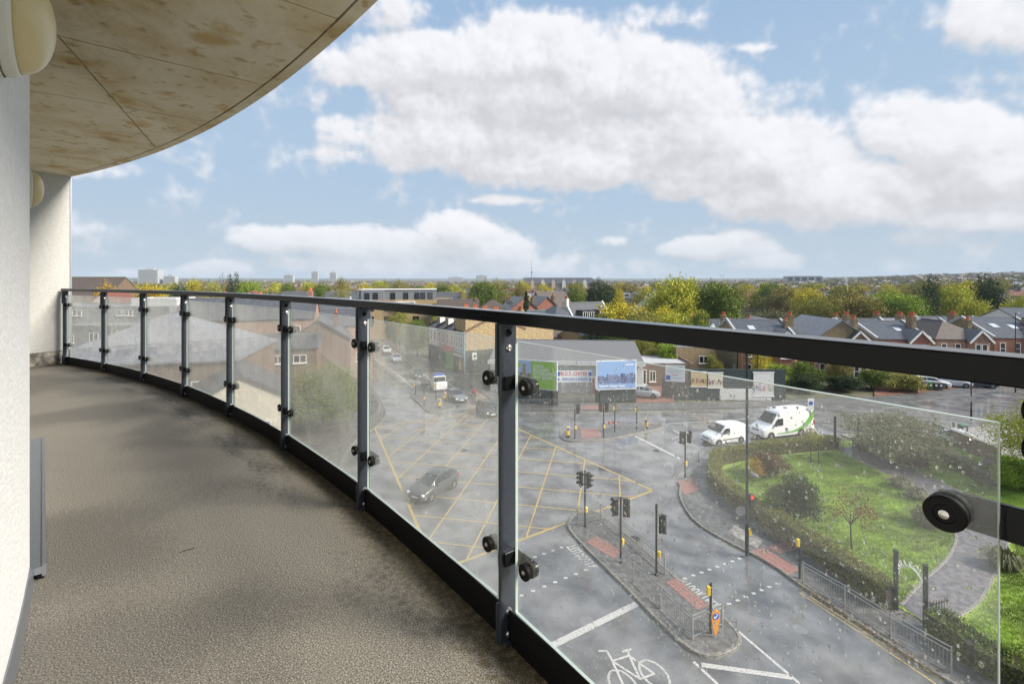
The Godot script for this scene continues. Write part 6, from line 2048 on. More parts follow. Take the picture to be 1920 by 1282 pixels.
	var lawn := PackedVector2Array([Vector2(18.64, -22.98), Vector2(18.17, -25.55), Vector2(17.69, -28.94), Vector2(17.06, -32.67), Vector2(16.53, -37), Vector2(17.02, -39.08), Vector2(21.35, -41.77), Vector2(28.88, -43.32), Vector2(29.7, -41.77), Vector2(29.47, -36.33), Vector2(29.51, -34.28), Vector2(28.33, -31.56), Vector2(26.91, -29.25), Vector2(25.5, -27.79), Vector2(23.28, -26.12), Vector2(20.91, -24.6)])
	var lawn2 := PackedVector2Array([Vector2(19.54, -19.32), Vector2(19.52, -20.91), Vector2(22.92, -23.17), Vector2(25.24, -24.82), Vector2(28.61, -27.25), Vector2(31.61, -30.53), Vector2(32.71, -33.45), Vector2(33.1, -37), Vector2(32.53, -43.06), Vector2(37.07, -43.32), Vector2(35.98, -35.59), Vector2(35.88, -32.29), Vector2(26, -20), Vector2(24, -17)])
	var list := []
	var cols := []
	var ln := noise(0.35, 15, 3)
	while list.size() < 26000:
		var p := Vector2(rng.randf_range(11, 42), rng.randf_range(-48, -16))
		if Geometry2D.is_point_in_polygon(p, lawn) or Geometry2D.is_point_in_polygon(p, lawn2):
			list.append(Transform3D(Basis(Vector3.UP, rng.randf() * TAU).scaled(Vector3(1.3, rng.randf_range(0.5, 1.2), 1.3)), Vector3(p.x, 0.149, p.y)))
			var j := 1.0 + ln.get_noise_2d(p.x, p.y) * 0.8 + rng.randf_range(-0.2, 0.2)
			cols.append(Color(j * 1.02, j, j * 0.9))
	var gmat := mat("blade", v(0.23, 0.34, 0.04), 0.7)
	gmat.vertex_color_use_as_albedo = true
	gmat.backlight_enabled = true
	gmat.backlight = Color(0.4, 0.4, 0.25)
	multi("lawn_grass", bm.mesh(), gmat, list, cols, "wet green grass of the two park lawns", "grass")
	# fallen leaves along the kerb and under the hedge
	var lm := MB.new()
	leaf(lm, Vector3.ZERO, 0.09, rng)
	var ll := []
	var lc := []
	for k in 900:
		var t := rng.randf()
		var p: Vector2 = [Vector2(14.63, -24.39), Vector2(15.54, -36.33), Vector2(16.9, -26.22), Vector2(15.6, -29.25)][k % 4]
		var q: Vector2 = [Vector2(16.67, -18.75), Vector2(16.1, -30.19), Vector2(17.96, -22.14), Vector2(16.93, -26.72)][k % 4]
		var m := p.lerp(q, t) + Vector2(rng.randfn(0, 0.16), rng.randfn(0, 0.16))
		ll.append(Transform3D(Basis.from_euler(Vector3(rng.randf_range(-0.4, 0.4), rng.randf() * TAU, rng.randf_range(-0.4, 0.4))), Vector3(m.x, 0.15 if k % 4 else 0.16, m.y)))
		lc.append([v(0.30, 0.14, 0.04), v(0.22, 0.09, 0.035), v(0.36, 0.24, 0.06)][k % 3])
	var fm := mat("fallen", v(1.0), 0.6)
	fm.vertex_color_use_as_albedo = true
	multi("fallen_leaves", lm.mesh(), fm, ll, lc, "brown fallen leaves along the kerb and the hedge foot", "leaves")
	# iron fence along the hedge right of the gate
	iron_fence(Vector2(18.65, -21.46), Vector2(19.02, -18.31), "black iron railings in front of the low hedge right of the gate")
	iron_fence(Vector2(16.81, -28.12), Vector2(17.96, -22.57), "black iron railings in the long hedge left of the gate")
	# gate posts with lettered arch
	var p0 := Vector2(18.05, -22.54)
	var p1 := Vector2(18.42, -21.36)
	var gt := thing("park_gate", "dark park gateway with a white lettered arch between two posts", "gateway", Vector3((p0.x + p1.x) / 2, 0.12, (p0.y + p1.y) / 2), -turn_dir(p1 - p0))
	var hw := p0.distance_to(p1) / 2
	for s in [-1.0, 1.0]:
		var mb := MB.new()
		mb.cyl(Vector3(s * hw, 0, 0), Vector3(s * hw, 2.72, 0), 0.1, 0.1, 12)
		mb.cyl(Vector3(s * hw, 2.72, 0), Vector3(s * hw, 2.78, 0), 0.12, 0.11, 12)
		part("post", mb, M.dark_green_metal, gt)
	var ar := MB.new()
	var pr := []
	for k in 15:
		var a := PI * k / 14.0
		pr.append(Vector3(-cos(a) * (hw - 0.12), 1.7 + sin(a) * 0.62, 0))
	ar.tube(pr, 0.022, 6)
	part("arch", ar, M.sign_white, gt)
	var word := "WELCOME"
	for k in word.length():
		var a := PI * (0.16 + 0.68 * k / (word.length() - 1.0))
		var t := TextMesh.new()
		t.text = word[k]
		t.font_size = 40
		t.pixel_size = 0.0075
		t.depth = 0.02
		var l := part("letter", t, M.sign_white, gt)
		l.transform = Transform3D(Basis(Vector3.BACK, PI / 2 - a), Vector3(-cos(a) * (hw + 0.02), 1.7 + sin(a) * 0.78, 0.0))
	var lf := thing("gate_leaf", "open black iron gate leaf at the right gatepost", "gate", Vector3(p1.x + 0.1, 0.14, p1.y + 0.1), -turn_dir(Vector2(19.6, -21.73) - p1))
	for k in 7:
		var bar := MB.new()
		bar.cyl(Vector3(0.1 + k * 0.17, 0.06, 0), Vector3(0.1 + k * 0.17, 1.15, 0), 0.014, 0.014, 5)
		part("bar", bar, M.black_metal, lf)
	var rl := MB.new()
	rl.box(Vector3(0.6, 1.02, 0), Vector3(1.2, 0.04, 0.03))
	rl.box(Vector3(0.6, 0.12, 0), Vector3(1.2, 0.04, 0.03))
	part("rail", rl, M.black_metal, lf)
	# back gate
	var b0 := Vector2(29.93, -43.87)
	var b1 := Vector2(31, -43.46)
	var bg := thing("back_gate", "dark gateway at the back of the park between two hedges", "gateway", Vector3((b0.x + b1.x) / 2, 0.12, (b0.y + b1.y) / 2), -turn_dir(b1 - b0))
	for s in [-0.9, 0.9]:
		var mb := MB.new()
		mb.cyl(Vector3(s, 0, 0), Vector3(s, 3.0, 0), 0.11, 0.11, 10)
		mb.cyl(Vector3(s, 3.0, 0), Vector3(s, 3.06, 0), 0.13, 0.12, 10)
		part("post", mb, M.dark_green_metal, bg)
	var lm2 := MB.new()
	for k in 8:
		lm2.cyl(Vector3(-0.85 + k * 0.05, 0.1, 0.1 + k * 0.16), Vector3(-0.85 + k * 0.05, 1.3, 0.1 + k * 0.16), 0.02, 0.02, 5)
	lm2.cyl(Vector3(-0.85, 1.2, 0.1), Vector3(-0.5, 1.2, 1.22), 0.025, 0.025, 5)
	part("gate_leaf", lm2, M.black_metal, bg)


func turn_dir(d: Vector2) -> float:   # angle of a ground direction, so that rotation by its negative brings local x there
	return atan2(d.y, d.x)


func ground_px(x: float, y: float) -> Vector3:   # lawn points, worked out once from the surveyed plan of the street
	var z := (EYE - 0.15) * 900.0 / (y - 528.0)
	return Vector3((x - 960.0) * z / 900.0, 0.15, -z)


func iron_fence(a: Vector2, b: Vector2, label: String) -> void:
	var o := thing("iron_fence", label, "fence", Vector3(a.x, 0.12, a.y), -turn_dir(b - a), "iron railings along the park")
	var l := a.distance_to(b)
	var bm := MB.new()
	bm.cyl(Vector3(0, 0.05, 0), Vector3(0, 1.12, 0), 0.012, 0.012, 5)
	bm.cyl(Vector3(0, 1.12, 0), Vector3(0, 1.22, 0), 0.022, 0.001, 5)
	var m := bm.mesh()
	for k in int(l / 0.13):
		var p := part("bar", m, M.black_metal, o)
		p.position = Vector3(0.06 + k * 0.13, 0, 0)
	for y in [0.16, 1.02]:
		var r := MB.new()
		r.box(Vector3(l / 2, y, 0), Vector3(l, 0.04, 0.012))
		part("rail", r, M.black_metal, o)


# ------------------------------------------------------------------ vehicles; local -z is forward, origin on the road under the middle
func lerp_row(t: Array, z: float) -> Array:
	for i in t.size() - 1:
		if z <= t[i + 1][0]:
			var k: float = (z - t[i][0]) / maxf(t[i + 1][0] - t[i][0], 1e-4)
			var r := []
			for j in t[i].size():
				r.append(lerpf(t[i][j], t[i + 1][j], k))
			return r
	return t[t.size() - 1]


func car(called: String, label: String, at: Vector3, d: Vector2, kind: String, paint: String, group := "") -> Node3D:
	var o := thing(called, label, "van" if called.contains("van") else "car", at + Vector3(0, 0.014, 0), turn_of(d), group)
	var K: Dictionary = {
		"hatch": {"L": 4.15, "W": 0.88, "wb": [0.80, 3.38], "wr": 0.32,
			"body": [[0.0, 0.60, 0.36, 0.60], [0.05, 0.70, 0.28, 0.70], [0.3, 0.82, 0.22, 0.80], [0.9, 0.88, 0.2, 0.93], [1.2, 0.88, 0.2, 0.98], [3.3, 0.88, 0.2, 1.02], [3.85, 0.85, 0.24, 1.02], [4.08, 0.78, 0.30, 0.95], [4.15, 0.70, 0.38, 0.66]],
			"top": [[0.95, 0.74, 0.93, 0.70, 0.95], [1.35, 0.76, 0.96, 0.66, 1.22], [1.85, 0.77, 0.97, 0.60, 1.46], [2.5, 0.77, 0.98, 0.61, 1.52], [3.35, 0.76, 1.0, 0.58, 1.45], [3.85, 0.72, 1.0, 0.58, 1.18], [4.02, 0.70, 0.98, 0.64, 0.99]], "roof": [1.8, 3.45], "pil": [2.55, 3.4]},
		"saloon": {"L": 4.6, "W": 0.91, "wb": [0.85, 3.65], "wr": 0.33,
			"body": [[0.0, 0.62, 0.36, 0.58], [0.05, 0.74, 0.26, 0.70], [0.3, 0.85, 0.21, 0.80], [1.1, 0.91, 0.19, 0.93], [1.4, 0.91, 0.19, 0.96], [3.4, 0.91, 0.19, 1.0], [4.1, 0.88, 0.24, 1.03], [4.52, 0.80, 0.30, 0.98], [4.6, 0.74, 0.40, 0.72]],
			"top": [[1.15, 0.76, 0.93, 0.72, 0.95], [1.6, 0.78, 0.96, 0.66, 1.20], [2.15, 0.78, 0.97, 0.60, 1.40], [2.8, 0.78, 0.98, 0.60, 1.43], [3.3, 0.77, 1.0, 0.58, 1.37], [3.9, 0.74, 1.01, 0.60, 1.12], [4.1, 0.72, 1.02, 0.66, 1.03]], "roof": [2.1, 3.4], "pil": [2.75, 3.35]},
		"suv": {"L": 4.5, "W": 0.93, "wb": [0.86, 3.55], "wr": 0.36,
			"body": [[0.0, 0.70, 0.42, 0.78], [0.05, 0.80, 0.32, 0.90], [0.3, 0.90, 0.26, 1.0], [1.0, 0.93, 0.25, 1.06], [1.3, 0.93, 0.25, 1.08], [3.6, 0.93, 0.25, 1.12], [4.25, 0.90, 0.28, 1.12], [4.45, 0.84, 0.36, 1.05], [4.5, 0.78, 0.44, 0.75]],
			"top": [[1.1, 0.80, 1.05, 0.76, 1.07], [1.5, 0.82, 1.08, 0.72, 1.36], [1.95, 0.82, 1.09, 0.66, 1.60], [2.7, 0.82, 1.1, 0.67, 1.66], [3.7, 0.81, 1.11, 0.64, 1.60], [4.25, 0.77, 1.11, 0.64, 1.30], [4.38, 0.75, 1.1, 0.70, 1.12]], "roof": [1.9, 3.8], "pil": [2.7, 3.55]},
		"estate": {"L": 4.6, "W": 0.90, "wb": [0.85, 3.6], "wr": 0.33,
			"body": [[0.0, 0.62, 0.36, 0.62], [0.05, 0.74, 0.26, 0.74], [0.3, 0.85, 0.21, 0.84], [1.1, 0.90, 0.2, 0.95], [1.4, 0.90, 0.2, 0.98], [3.8, 0.90, 0.2, 1.02], [4.35, 0.86, 0.26, 1.02], [4.56, 0.80, 0.34, 0.95], [4.6, 0.74, 0.42, 0.68]],
			"top": [[1.15, 0.76, 0.94, 0.72, 0.96], [1.6, 0.78, 0.97, 0.66, 1.24], [2.05, 0.78, 0.98, 0.61, 1.45], [2.9, 0.78, 1.0, 0.62, 1.50], [4.0, 0.77, 1.0, 0.60, 1.44], [4.4, 0.73, 1.0, 0.60, 1.2], [4.5, 0.72, 0.98, 0.66, 1.0]], "roof": [2.0, 4.05], "pil": [2.75, 3.6]},
		"small_van": {"L": 4.25, "W": 0.90, "wb": [0.82, 3.5], "wr": 0.31, "body": [[0.0, 0.64, 0.36, 0.66], [0.05, 0.76, 0.26, 0.80], [0.3, 0.85, 0.2, 0.92], [0.95, 0.90, 0.18, 1.08], [1.15, 0.90, 0.18, 1.20], [1.75, 0.90, 0.18, 1.76], [2.1, 0.90, 0.18, 1.84], [3.2, 0.90, 0.18, 1.83], [4.1, 0.89, 0.22, 1.78], [4.22, 0.85, 0.3, 1.70], [4.25, 0.80, 0.4, 1.5]], "screen": [1.08, 1.72], "side": [1.25, 2.15, 1.12, 1.58]},
		"big_van": {"L": 6.7, "W": 1.0, "wb": [1.0, 4.85], "wr": 0.37, "body": [[0.0, 0.74, 0.40, 0.86], [0.06, 0.86, 0.30, 1.02], [0.35, 0.95, 0.25, 1.14], [1.0, 1.0, 0.24, 1.36], [1.2, 1.0, 0.24, 1.52], [2.0, 1.0, 0.24, 2.42], [2.5, 0.99, 0.24, 2.66], [3.2, 0.99, 0.24, 2.72], [5.4, 0.99, 0.24, 2.72], [6.45, 0.98, 0.26, 2.66], [6.65, 0.94, 0.34, 2.56], [6.7, 0.90, 0.42, 2.3]], "screen": [1.16, 1.96], "side": [1.35, 2.5, 1.32, 1.98]},
	}[kind]
	var L: float = K.L
	var W: float = K.W
	var zo := -L / 2
	var secs := []
	for s in K.body:
		var w: float = s[1]
		var lo: float = s[2]
		var hi: float = s[3]
		var m: float = minf(0.62, lerpf(lo, hi, 0.5))
		var hw: float = w if hi < 1.15 else w - 0.06 * (hi - 1.0)
		var row := []
		for q in [[w - 0.08, lo], [w - 0.01, lo + 0.06], [w, m], [lerpf(w, hw, 0.6) - 0.015, lerpf(m, hi, 0.7)], [hw - 0.07, hi - 0.035], [hw - 0.16, hi - 0.004], [0.0, hi + 0.02]]:
			row.append(Vector3(q[0], q[1], s[0] + zo))
		for q in range(row.size() - 2, -1, -1):
			row.append(Vector3(-row[q].x, row[q].y, row[q].z))
		secs.append(row)
	var mb := MB.new()
	mb.loft(secs)
	part("body", mb, M[paint], o)
	if K.has("top"):
		secs = []
		for s in K.top:
			var row := []
			for q in [[s[1], s[2]], [lerpf(s[1], s[3], 0.85), lerpf(s[2], s[4], 0.85)], [s[3] - 0.06, s[4] - 0.01], [0.0, s[4] + 0.015]]:
				row.append(Vector3(q[0], q[1], s[0] + zo))
			for q in range(row.size() - 2, -1, -1):
				row.append(Vector3(-row[q].x, row[q].y, row[q].z))
			secs.append(row)
		mb = MB.new()
		mb.loft(secs, false)
		part("windows", mb, M.auto_glass, o)
		# roof skin and pillars, a little proud of the glass
		var rs := []
		var r0: float = K.roof[0]
		var r1: float = K.roof[1]
		for i in 7:
			var s := lerp_row(K.top, lerpf(r0, r1, i / 6.0))
			var z: float = s[0] + zo
			var a := Vector3(lerpf(s[1], s[3], 0.86) + 0.004, lerpf(s[2], s[4], 0.86) + 0.006, z)
			var b := Vector3(s[3] - 0.05, s[4] + 0.006, z)
			rs.append([a, b, Vector3(0, s[4] + 0.028, z), Vector3(-b.x, b.y, z), Vector3(-a.x, a.y, z)])
		mb = MB.new()
		mb.loft(rs, false)
		part("roof", mb, M[paint], o)
		mb = MB.new()
		var runs := [[K.top[0][0], r0], [r1, K.top[K.top.size() - 1][0]]]
		for run in runs:
			for i in 4:
				var s := lerp_row(K.top, lerpf(run[0], run[1], i / 4.0))
				var t := lerp_row(K.top, lerpf(run[0], run[1], (i + 1) / 4.0))
				for sd in [-1.0, 1.0]:
					mb.cyl(Vector3(sd * (lerpf(s[1], s[3], 0.93) - 0.02), lerpf(s[2], s[4], 0.93), s[0] + zo), Vector3(sd * (lerpf(t[1], t[3], 0.93) - 0.02), lerpf(t[2], t[4], 0.93), t[0] + zo), 0.05, 0.05, 5)
		for z in K.pil:
			var s := lerp_row(K.top, z)
			for sd in [-1.0, 1.0]:
				mb.cyl(Vector3(sd * (s[1] - 0.01), s[2], z + zo), Vector3(sd * (s[3] + 0.0), lerpf(s[2], s[4], 0.9), z + zo + 0.08), 0.04, 0.04, 5)
		part("pillars", mb, M[paint], o)
	else:
		mb = MB.new()
		var s0 := lerp_row(K.body, K.screen[0])
		var s1 := lerp_row(K.body, K.screen[1])
		mb.quad(Vector3(-W + 0.2, s0[3] + 0.03, s0[0] + zo), Vector3(-W + 0.26, s1[3] + 0.03, s1[0] + zo), Vector3(W - 0.26, s1[3] + 0.03, s1[0] + zo), Vector3(W - 0.2, s0[3] + 0.03, s0[0] + zo))
		part("windscreen", mb, M.auto_glass, o)
		var e: Array = K.side
		for sd in [-1.0, 1.0]:
			mb = MB.new()
			var x0: float = sd * (W - 0.005)
			var x1: float = sd * (W - 0.035)
			var p := [Vector3(x0, e[2], e[0] + zo), Vector3(x0, e[2], e[1] + zo), Vector3(x1, e[3], e[1] + zo), Vector3(x1, e[3], lerpf(e[0], e[1], 0.42) + zo)]
			for i in 4:
				p[i].x += sd * 0.012
			if sd > 0:
				mb.quad(p[1], p[0], p[3], p[2])
			else:
				mb.quad(p[0], p[1], p[2], p[3])
			part("side_window", mb, M.auto_glass, o)
		if kind == "small_van":
			mb = MB.new()
			for sd in [-1.0, 1.0]:
				mb.box(Vector3(sd * (W - 0.002), 0.55, 0.2), Vector3(0.03, 0.09, 2.2))
			part("rubbing_strip", mb, M.plastic, o)
	# wheels
	var wr: float = K.wr
	var tm := MB.new()
	var ax := Basis(Vector3.BACK, Vector3.RIGHT, Vector3.UP)
	tm.lathe([Vector2(wr * 0.62, -0.10), Vector2(wr * 0.92, -0.105), Vector2(wr, -0.08), Vector2(wr, 0.08), Vector2(wr * 0.92, 0.105), Vector2(wr * 0.62, 0.10)], Vector3.ZERO, ax, 18)
	var tyre := tm.mesh()
	tm = MB.new()
	tm.lathe([Vector2(0.001, -0.07), Vector2(wr * 0.63, -0.09), Vector2(wr * 0.63, 0.09), Vector2(wr * 0.55, 0.085), Vector2(wr * 0.5, 0.05), Vector2(wr * 0.2, 0.06), Vector2(0.001, 0.07)], Vector3.ZERO, ax, 14)
	for k in 5:
		tm.box(Vector3(0.075, cos(TAU * k / 5) * wr * 0.32, sin(TAU * k / 5) * wr * 0.32), Vector3(0.03, wr * 0.5, 0.05), Basis(Vector3.RIGHT, TAU * k / 5))
	var rim := tm.mesh()
	tm = MB.new()
	tm.lathe([Vector2(wr + 0.055, -0.02), Vector2(wr + 0.055, 0.02), Vector2(wr * 0.4, 0.02), Vector2(0.001, 0.02)], Vector3.ZERO, ax, 18)
	var arch := tm.mesh()
	for z in K.wb:
		for sd in [-1.0, 1.0]:
			var at2 := Transform3D(Basis(Vector3.UP, 0.0 if sd > 0 else PI), Vector3(sd * (W - 0.10), wr, z + zo))
			var w := part("wheel", tyre, M.tyre, o)
			w.transform = at2
			w.position.x += sd * 0.02
			part("rim", rim, M.rim, w)
			var a := part("wheel_arch", arch, M.plastic, o)
			a.transform = at2
			a.position.x = sd * (W - 0.014)
	# lamps, plates, bumpers, mirrors
	var f: Array = K.body[1]
	var rr: Array = K.body[K.body.size() - 2]
	var hy: float = f[3] - 0.06
	for sd in [-1.0, 1.0]:
		mb = MB.new()
		mb.cbox(Vector3(sd * (f[1] - 0.10), hy, 0.12 + zo), Vector3(0.34, 0.15, 0.20), 0.03, Basis(Vector3.UP, sd * 0.35))
		part("headlight", mb, M.headlight, o)
		mb = MB.new()
		mb.cbox(Vector3(sd * (rr[1] - 0.06), minf(rr[3] - 0.16, 1.25), L - 0.07 + zo), Vector3(0.22, 0.26 if L < 4.7 and kind != "small_van" else 0.5, 0.14), 0.03)
		part("tail_light", mb, M.tail_light, o)
		mb = MB.new()
		var mz: float = (K.top[1][0] if K.has("top") else K.side[0] + 0.15) + zo
		mb.cbox(Vector3(sd * (W + 0.10), 1.02 if K.has("top") else K.side[2] + 0.12, mz), Vector3(0.18, 0.14 if K.has("top") else 0.3, 0.12), 0.03)
		part("mirror", mb, M[paint] if K.has("top") else M.plastic, o)
	mb = MB.new()
	mb.cbox(Vector3(0, f[3] - 0.13, 0.03 + zo), Vector3(0.8, 0.12, 0.1), 0.02)
	mb.cbox(Vector3(0, f[2] + 0.1, 0.05 + zo), Vector3(1.25, 0.16, 0.12), 0.03)
	part("grille", mb, M.plastic, o)
	mb = MB.new()
	mb.box(Vector3(0, 0.47, -0.02 + zo), Vector3(0.52, 0.11, 0.03))
	part("number_plate", mb, M.sign_white, o)
	return o


func px(x: float, y: float) -> Vector3:
	var z := EYE * 900.0 / (y - 528.0)
	return Vector3((x - 960.0) * z / 900.0, 0, -z)


func make_vehicles() -> void:
	car("car", "dark grey hatchback crossing the yellow box junction", Vector3(-5.75, 0, -35.3), Vector2(-2.0, 3.4), "hatch", "paint_dark")
	car("car", "grey saloon waiting at the front of the upper road queue", Vector3(-7.5, 0, -62.9), Vector2(2.3, 4.0), "saloon", "paint_grey")
	car("car", "black hatchback behind the recovery truck in the queue", Vector3(-15.4, 0, -78.0), Vector2(1.7, 4.0), "hatch", "paint_black")
	car("car", "pale silver saloon driving away up the road, nearer of two", Vector3(-22.6, 0, -93.5), Vector2(1.6, 4.0), "saloon", "paint_silver")
	car("car", "white hatchback farther up the road behind the silver saloon", Vector3(-27.4, 0, -104.5), Vector2(1.6, 4.0), "hatch", "paint_white")
	car("car", "dark car at the left kerb half hidden by a railing post", Vector3(-25.0, 0, -82.5), Vector2(1.6, 4.0), "hatch", "paint_navy")
	car("car", "small dark car behind the railing post nearing the junction", Vector3(-2.9, 0, -56.2), Vector2(1.2, 3.0), "hatch", "paint_black")
	car("car", "silver hatchback parked in the garage yard", Vector3(17.6, 0.13, -64.2), Vector2(3.6, 1.0), "hatch", "paint_silver")
	car("small_van", "small white van nearest the stop line beside the hedge", Vector3(20.4, 0, -46.4), Vector2(-4.0, 1.5), "small_van", "paint_white")
	var bv := car("delivery_van", "large white van with a green swoosh behind the small white van", Vector3(27.3, 0, -48.6), Vector2(-6.0, 2.0), "big_van", "paint_white")
	for sd in [-1.0, 1.0]:   # the green stripe low on the sides, rising to the tail
		var g := MB.new()
		for k in 10:
			var z0 := -1.6 + k * 0.48
			var z1 := z0 + 0.48
			var lo0 := 0.50
			var h0 := 0.60 + 1.9 * pow(k / 10.0, 3.5)
			var h1 := 0.60 + 1.9 * pow((k + 1) / 10.0, 3.5)
			var w0 := 0.50 + 1.3 * pow(k / 10.0, 5.0)
			var w1 := 0.50 + 1.3 * pow((k + 1) / 10.0, 5.0)
			var x: float = sd * 1.004
			var p := [Vector3(x, w0, z0), Vector3(x, w1, z1), Vector3(x - sd * 0.06 * maxf(h1 - 1.0, 0), h1, z1), Vector3(x - sd * 0.06 * maxf(h0 - 1.0, 0), h0, z0)]
			if sd > 0:
				g.quad(p[1], p[0], p[3], p[2])
			else:
				g.quad(p[0], p[1], p[2], p[3])
		part("green_stripe", g, M.paint_green, bv)
	for k in [[-0.2, 0.3], [0.3, -0.6]]:
		var vt := MB.new()
		vt.cbox(Vector3(k[0], 2.76, k[1]), Vector3(0.3, 0.06, 0.3), 0.02)
		part("roof_vent", vt, M.plastic, bv)
	car("car", "white estate car on the driveway behind the bins", Vector3(61.4, 0.13, -70.5), Vector2(3.6, 1.9), "estate", "paint_white")
	car("car", "light grey hatchback between the white estate and the dark one", Vector3(64.9, 0.13, -70.6), Vector2(3.6, 2.2), "hatch", "paint_silver")
	car("car", "black estate car with bright headlamps on the right driveway", Vector3(68.2, 0.13, -70.3), Vector2(3.6, 1.7), "suv", "paint_navy")
	car("car", "silver car parked behind the stained park wall", Vector3(42.3, 0.02, -45.4), Vector2(4.0, 1.9), "hatch", "paint_silver")
	# the recovery truck: white cab, blue screen top, open bed
	var t := thing("recovery_truck", "white recovery truck with a blue top behind the grey saloon", "truck", Vector3(-11.2, 0.014, -69.5), turn_of(Vector2(1.9, 4.0)))
	var mb := MB.new()
	mb.cbox(Vector3(0, 0.95, -2.1), Vector3(1.95, 1.1, 1.7), 0.12)
	mb.cbox(Vector3(0, 1.85, -1.85), Vector3(1.8, 0.8, 1.2), 0.14)
	part("cab", mb, M.paint_white, t)
	mb = MB.new()
	mb.quad(Vector3(0.8, 1.5, -2.5), Vector3(-0.8, 1.5, -2.5), Vector3(-0.76, 2.15, -2.47), Vector3(0.76, 2.15, -2.47))
	part("windscreen", mb, M.auto_glass, t)
	mb = MB.new()
	mb.cbox(Vector3(0, 2.36, -1.8), Vector3(1.7, 0.22, 1.1), 0.06)
	part("roof_box", mb, M.paint_blue, t)
	mb = MB.new()
	mb.box(Vector3(0, 0.85, 0.9), Vector3(2.0, 0.14, 4.0))
	for s in [-0.97, 0.97]:
		mb.box(Vector3(s, 1.15, 0.9), Vector3(0.06, 0.46, 4.0))
		for k in 5:
			mb.box(Vector3(s, 1.6, -0.9 + k * 0.9), Vector3(0.06, 0.5, 0.06))
		mb.box(Vector3(s, 1.86, 0.9), Vector3(0.06, 0.06, 4.0))
	part("bed", mb, M.galvanised, t)
	mb = MB.new()
	mb.box(Vector3(0, 0.55, 0.4), Vector3(1.3, 0.3, 5.2))
	part("chassis", mb, M.plastic, t)
	for z in [-1.9, 1.7]:
		for s in [-0.86, 0.86]:
			mb = MB.new()
			mb.lathe([Vector2(0.001, -0.12), Vector2(0.34, -0.12), Vector2(0.37, -0.09), Vector2(0.37, 0.09), Vector2(0.34, 0.12), Vector2(0.001, 0.12)], Vector3(s, 0.37, z), Basis(Vector3.BACK, Vector3.RIGHT, Vector3.UP), 16)
			part("wheel", mb, M.tyre, t)
	for s in [-0.72, 0.72]:
		mb = MB.new()
		mb.cbox(Vector3(s, 0.9, -2.96), Vector3(0.36, 0.2, 0.08), 0.03)
		part("headlight", mb, M.headlight, t)
	# a red scooter beside the queue
	var sc := thing("scooter", "red scooter with a black top box beside the grey saloon", "scooter", Vector3(-5.2, 0.014, -65.2), turn_of(Vector2(1.5, 4.0)))
	for z in [-0.65, 0.6]:
		mb = MB.new()
		mb.lathe([Vector2(0.14, -0.05), Vector2(0.24, -0.05), Vector2(0.27, 0), Vector2(0.24, 0.05), Vector2(0.14, 0.05)], Vector3(0, 0.27, z), Basis(Vector3.BACK, Vector3.RIGHT, Vector3.UP), 14)
		part("wheel", mb, M.tyre, sc)
	mb = MB.new()
	mb.cbox(Vector3(0, 0.62, 0.45), Vector3(0.36, 0.4, 0.9), 0.08)
	mb.cbox(Vector3(0, 0.35, -0.1), Vector3(0.32, 0.1, 0.7), 0.03)
	mb.cbox(Vector3(0, 0.75, -0.5), Vector3(0.42, 0.6, 0.12), 0.05, Basis(Vector3.RIGHT, -0.25))
	part("body", mb, M.paint_red, sc)
	mb = MB.new()
	mb.cbox(Vector3(0, 0.88, 0.35), Vector3(0.3, 0.1, 0.7), 0.04)
	mb.cbox(Vector3(0, 1.15, 0.8), Vector3(0.45, 0.45, 0.45), 0.05)
	mb.tube([Vector3(-0.36, 1.1, -0.35), Vector3(0, 1.05, -0.45), Vector3(0.36, 1.1, -0.35)], 0.02)
	part("seat", mb, M.plastic, sc)


# ------------------------------------------------------------------ street furniture
func pole(mb: MB, h: float, r := 0.057, y := 0.0) -> void:
	mb.cyl(Vector3(0, y, 0), Vector3(0, h, 0), r, r, 10)
	mb.cyl(Vector3(0, h, 0), Vector3(0, h + 0.03, 0), r + 0.006, r * 0.7, 10)


func signal_head(o: Node3D, p: Vector3, turn: float, lit := false) -> void:
	var b := Basis(Vector3.UP, turn)
	var mb := MB.new()
	mb.cbox(Vector3(0, 0, 0), Vector3(0.30, 0.92, 0.18), 0.03)
	mb.box(Vector3(0, 0, -0.04), Vector3(0.38, 1.0, 0.02))
	mb.box(Vector3(0, 0.3, -0.16), Vector3(0.06, 0.06, 0.18))
	mb.box(Vector3(0, -0.3, -0.16), Vector3(0.06, 0.06, 0.18))
	for k in 3:
		for j in 7:   # hood over each lens
			var a := PI * (j - 0.5) / 6.0
			var a2 := PI * (j + 0.5) / 6.0
			var q := Vector3(cos(a) * 0.125, sin(a) * 0.125 + 0.29 - k * 0.29, 0.09)
			var r := Vector3(cos(a2) * 0.125, sin(a2) * 0.125 + 0.29 - k * 0.29, 0.09)
			mb.quad(q, r, r + Vector3(0, -0.02, 0.2), q + Vector3(0, -0.02, 0.2))
	var h := part("signal_head", mb, M.black_metal, o)
	h.transform = Transform3D(b, p)
	for k in 3:
		var l := MB.new()
		l.lathe([Vector2(0.10, 0), Vector2(0.07, 0.018), Vector2(0.001, 0.025)], Vector3(0, 0.29 - k * 0.29, 0.091), Basis(Vector3.RIGHT, Vector3.BACK, Vector3.DOWN), 14)
		part("lens", l, M.lens_red if lit and k == 0 else M.lens_dark, h)


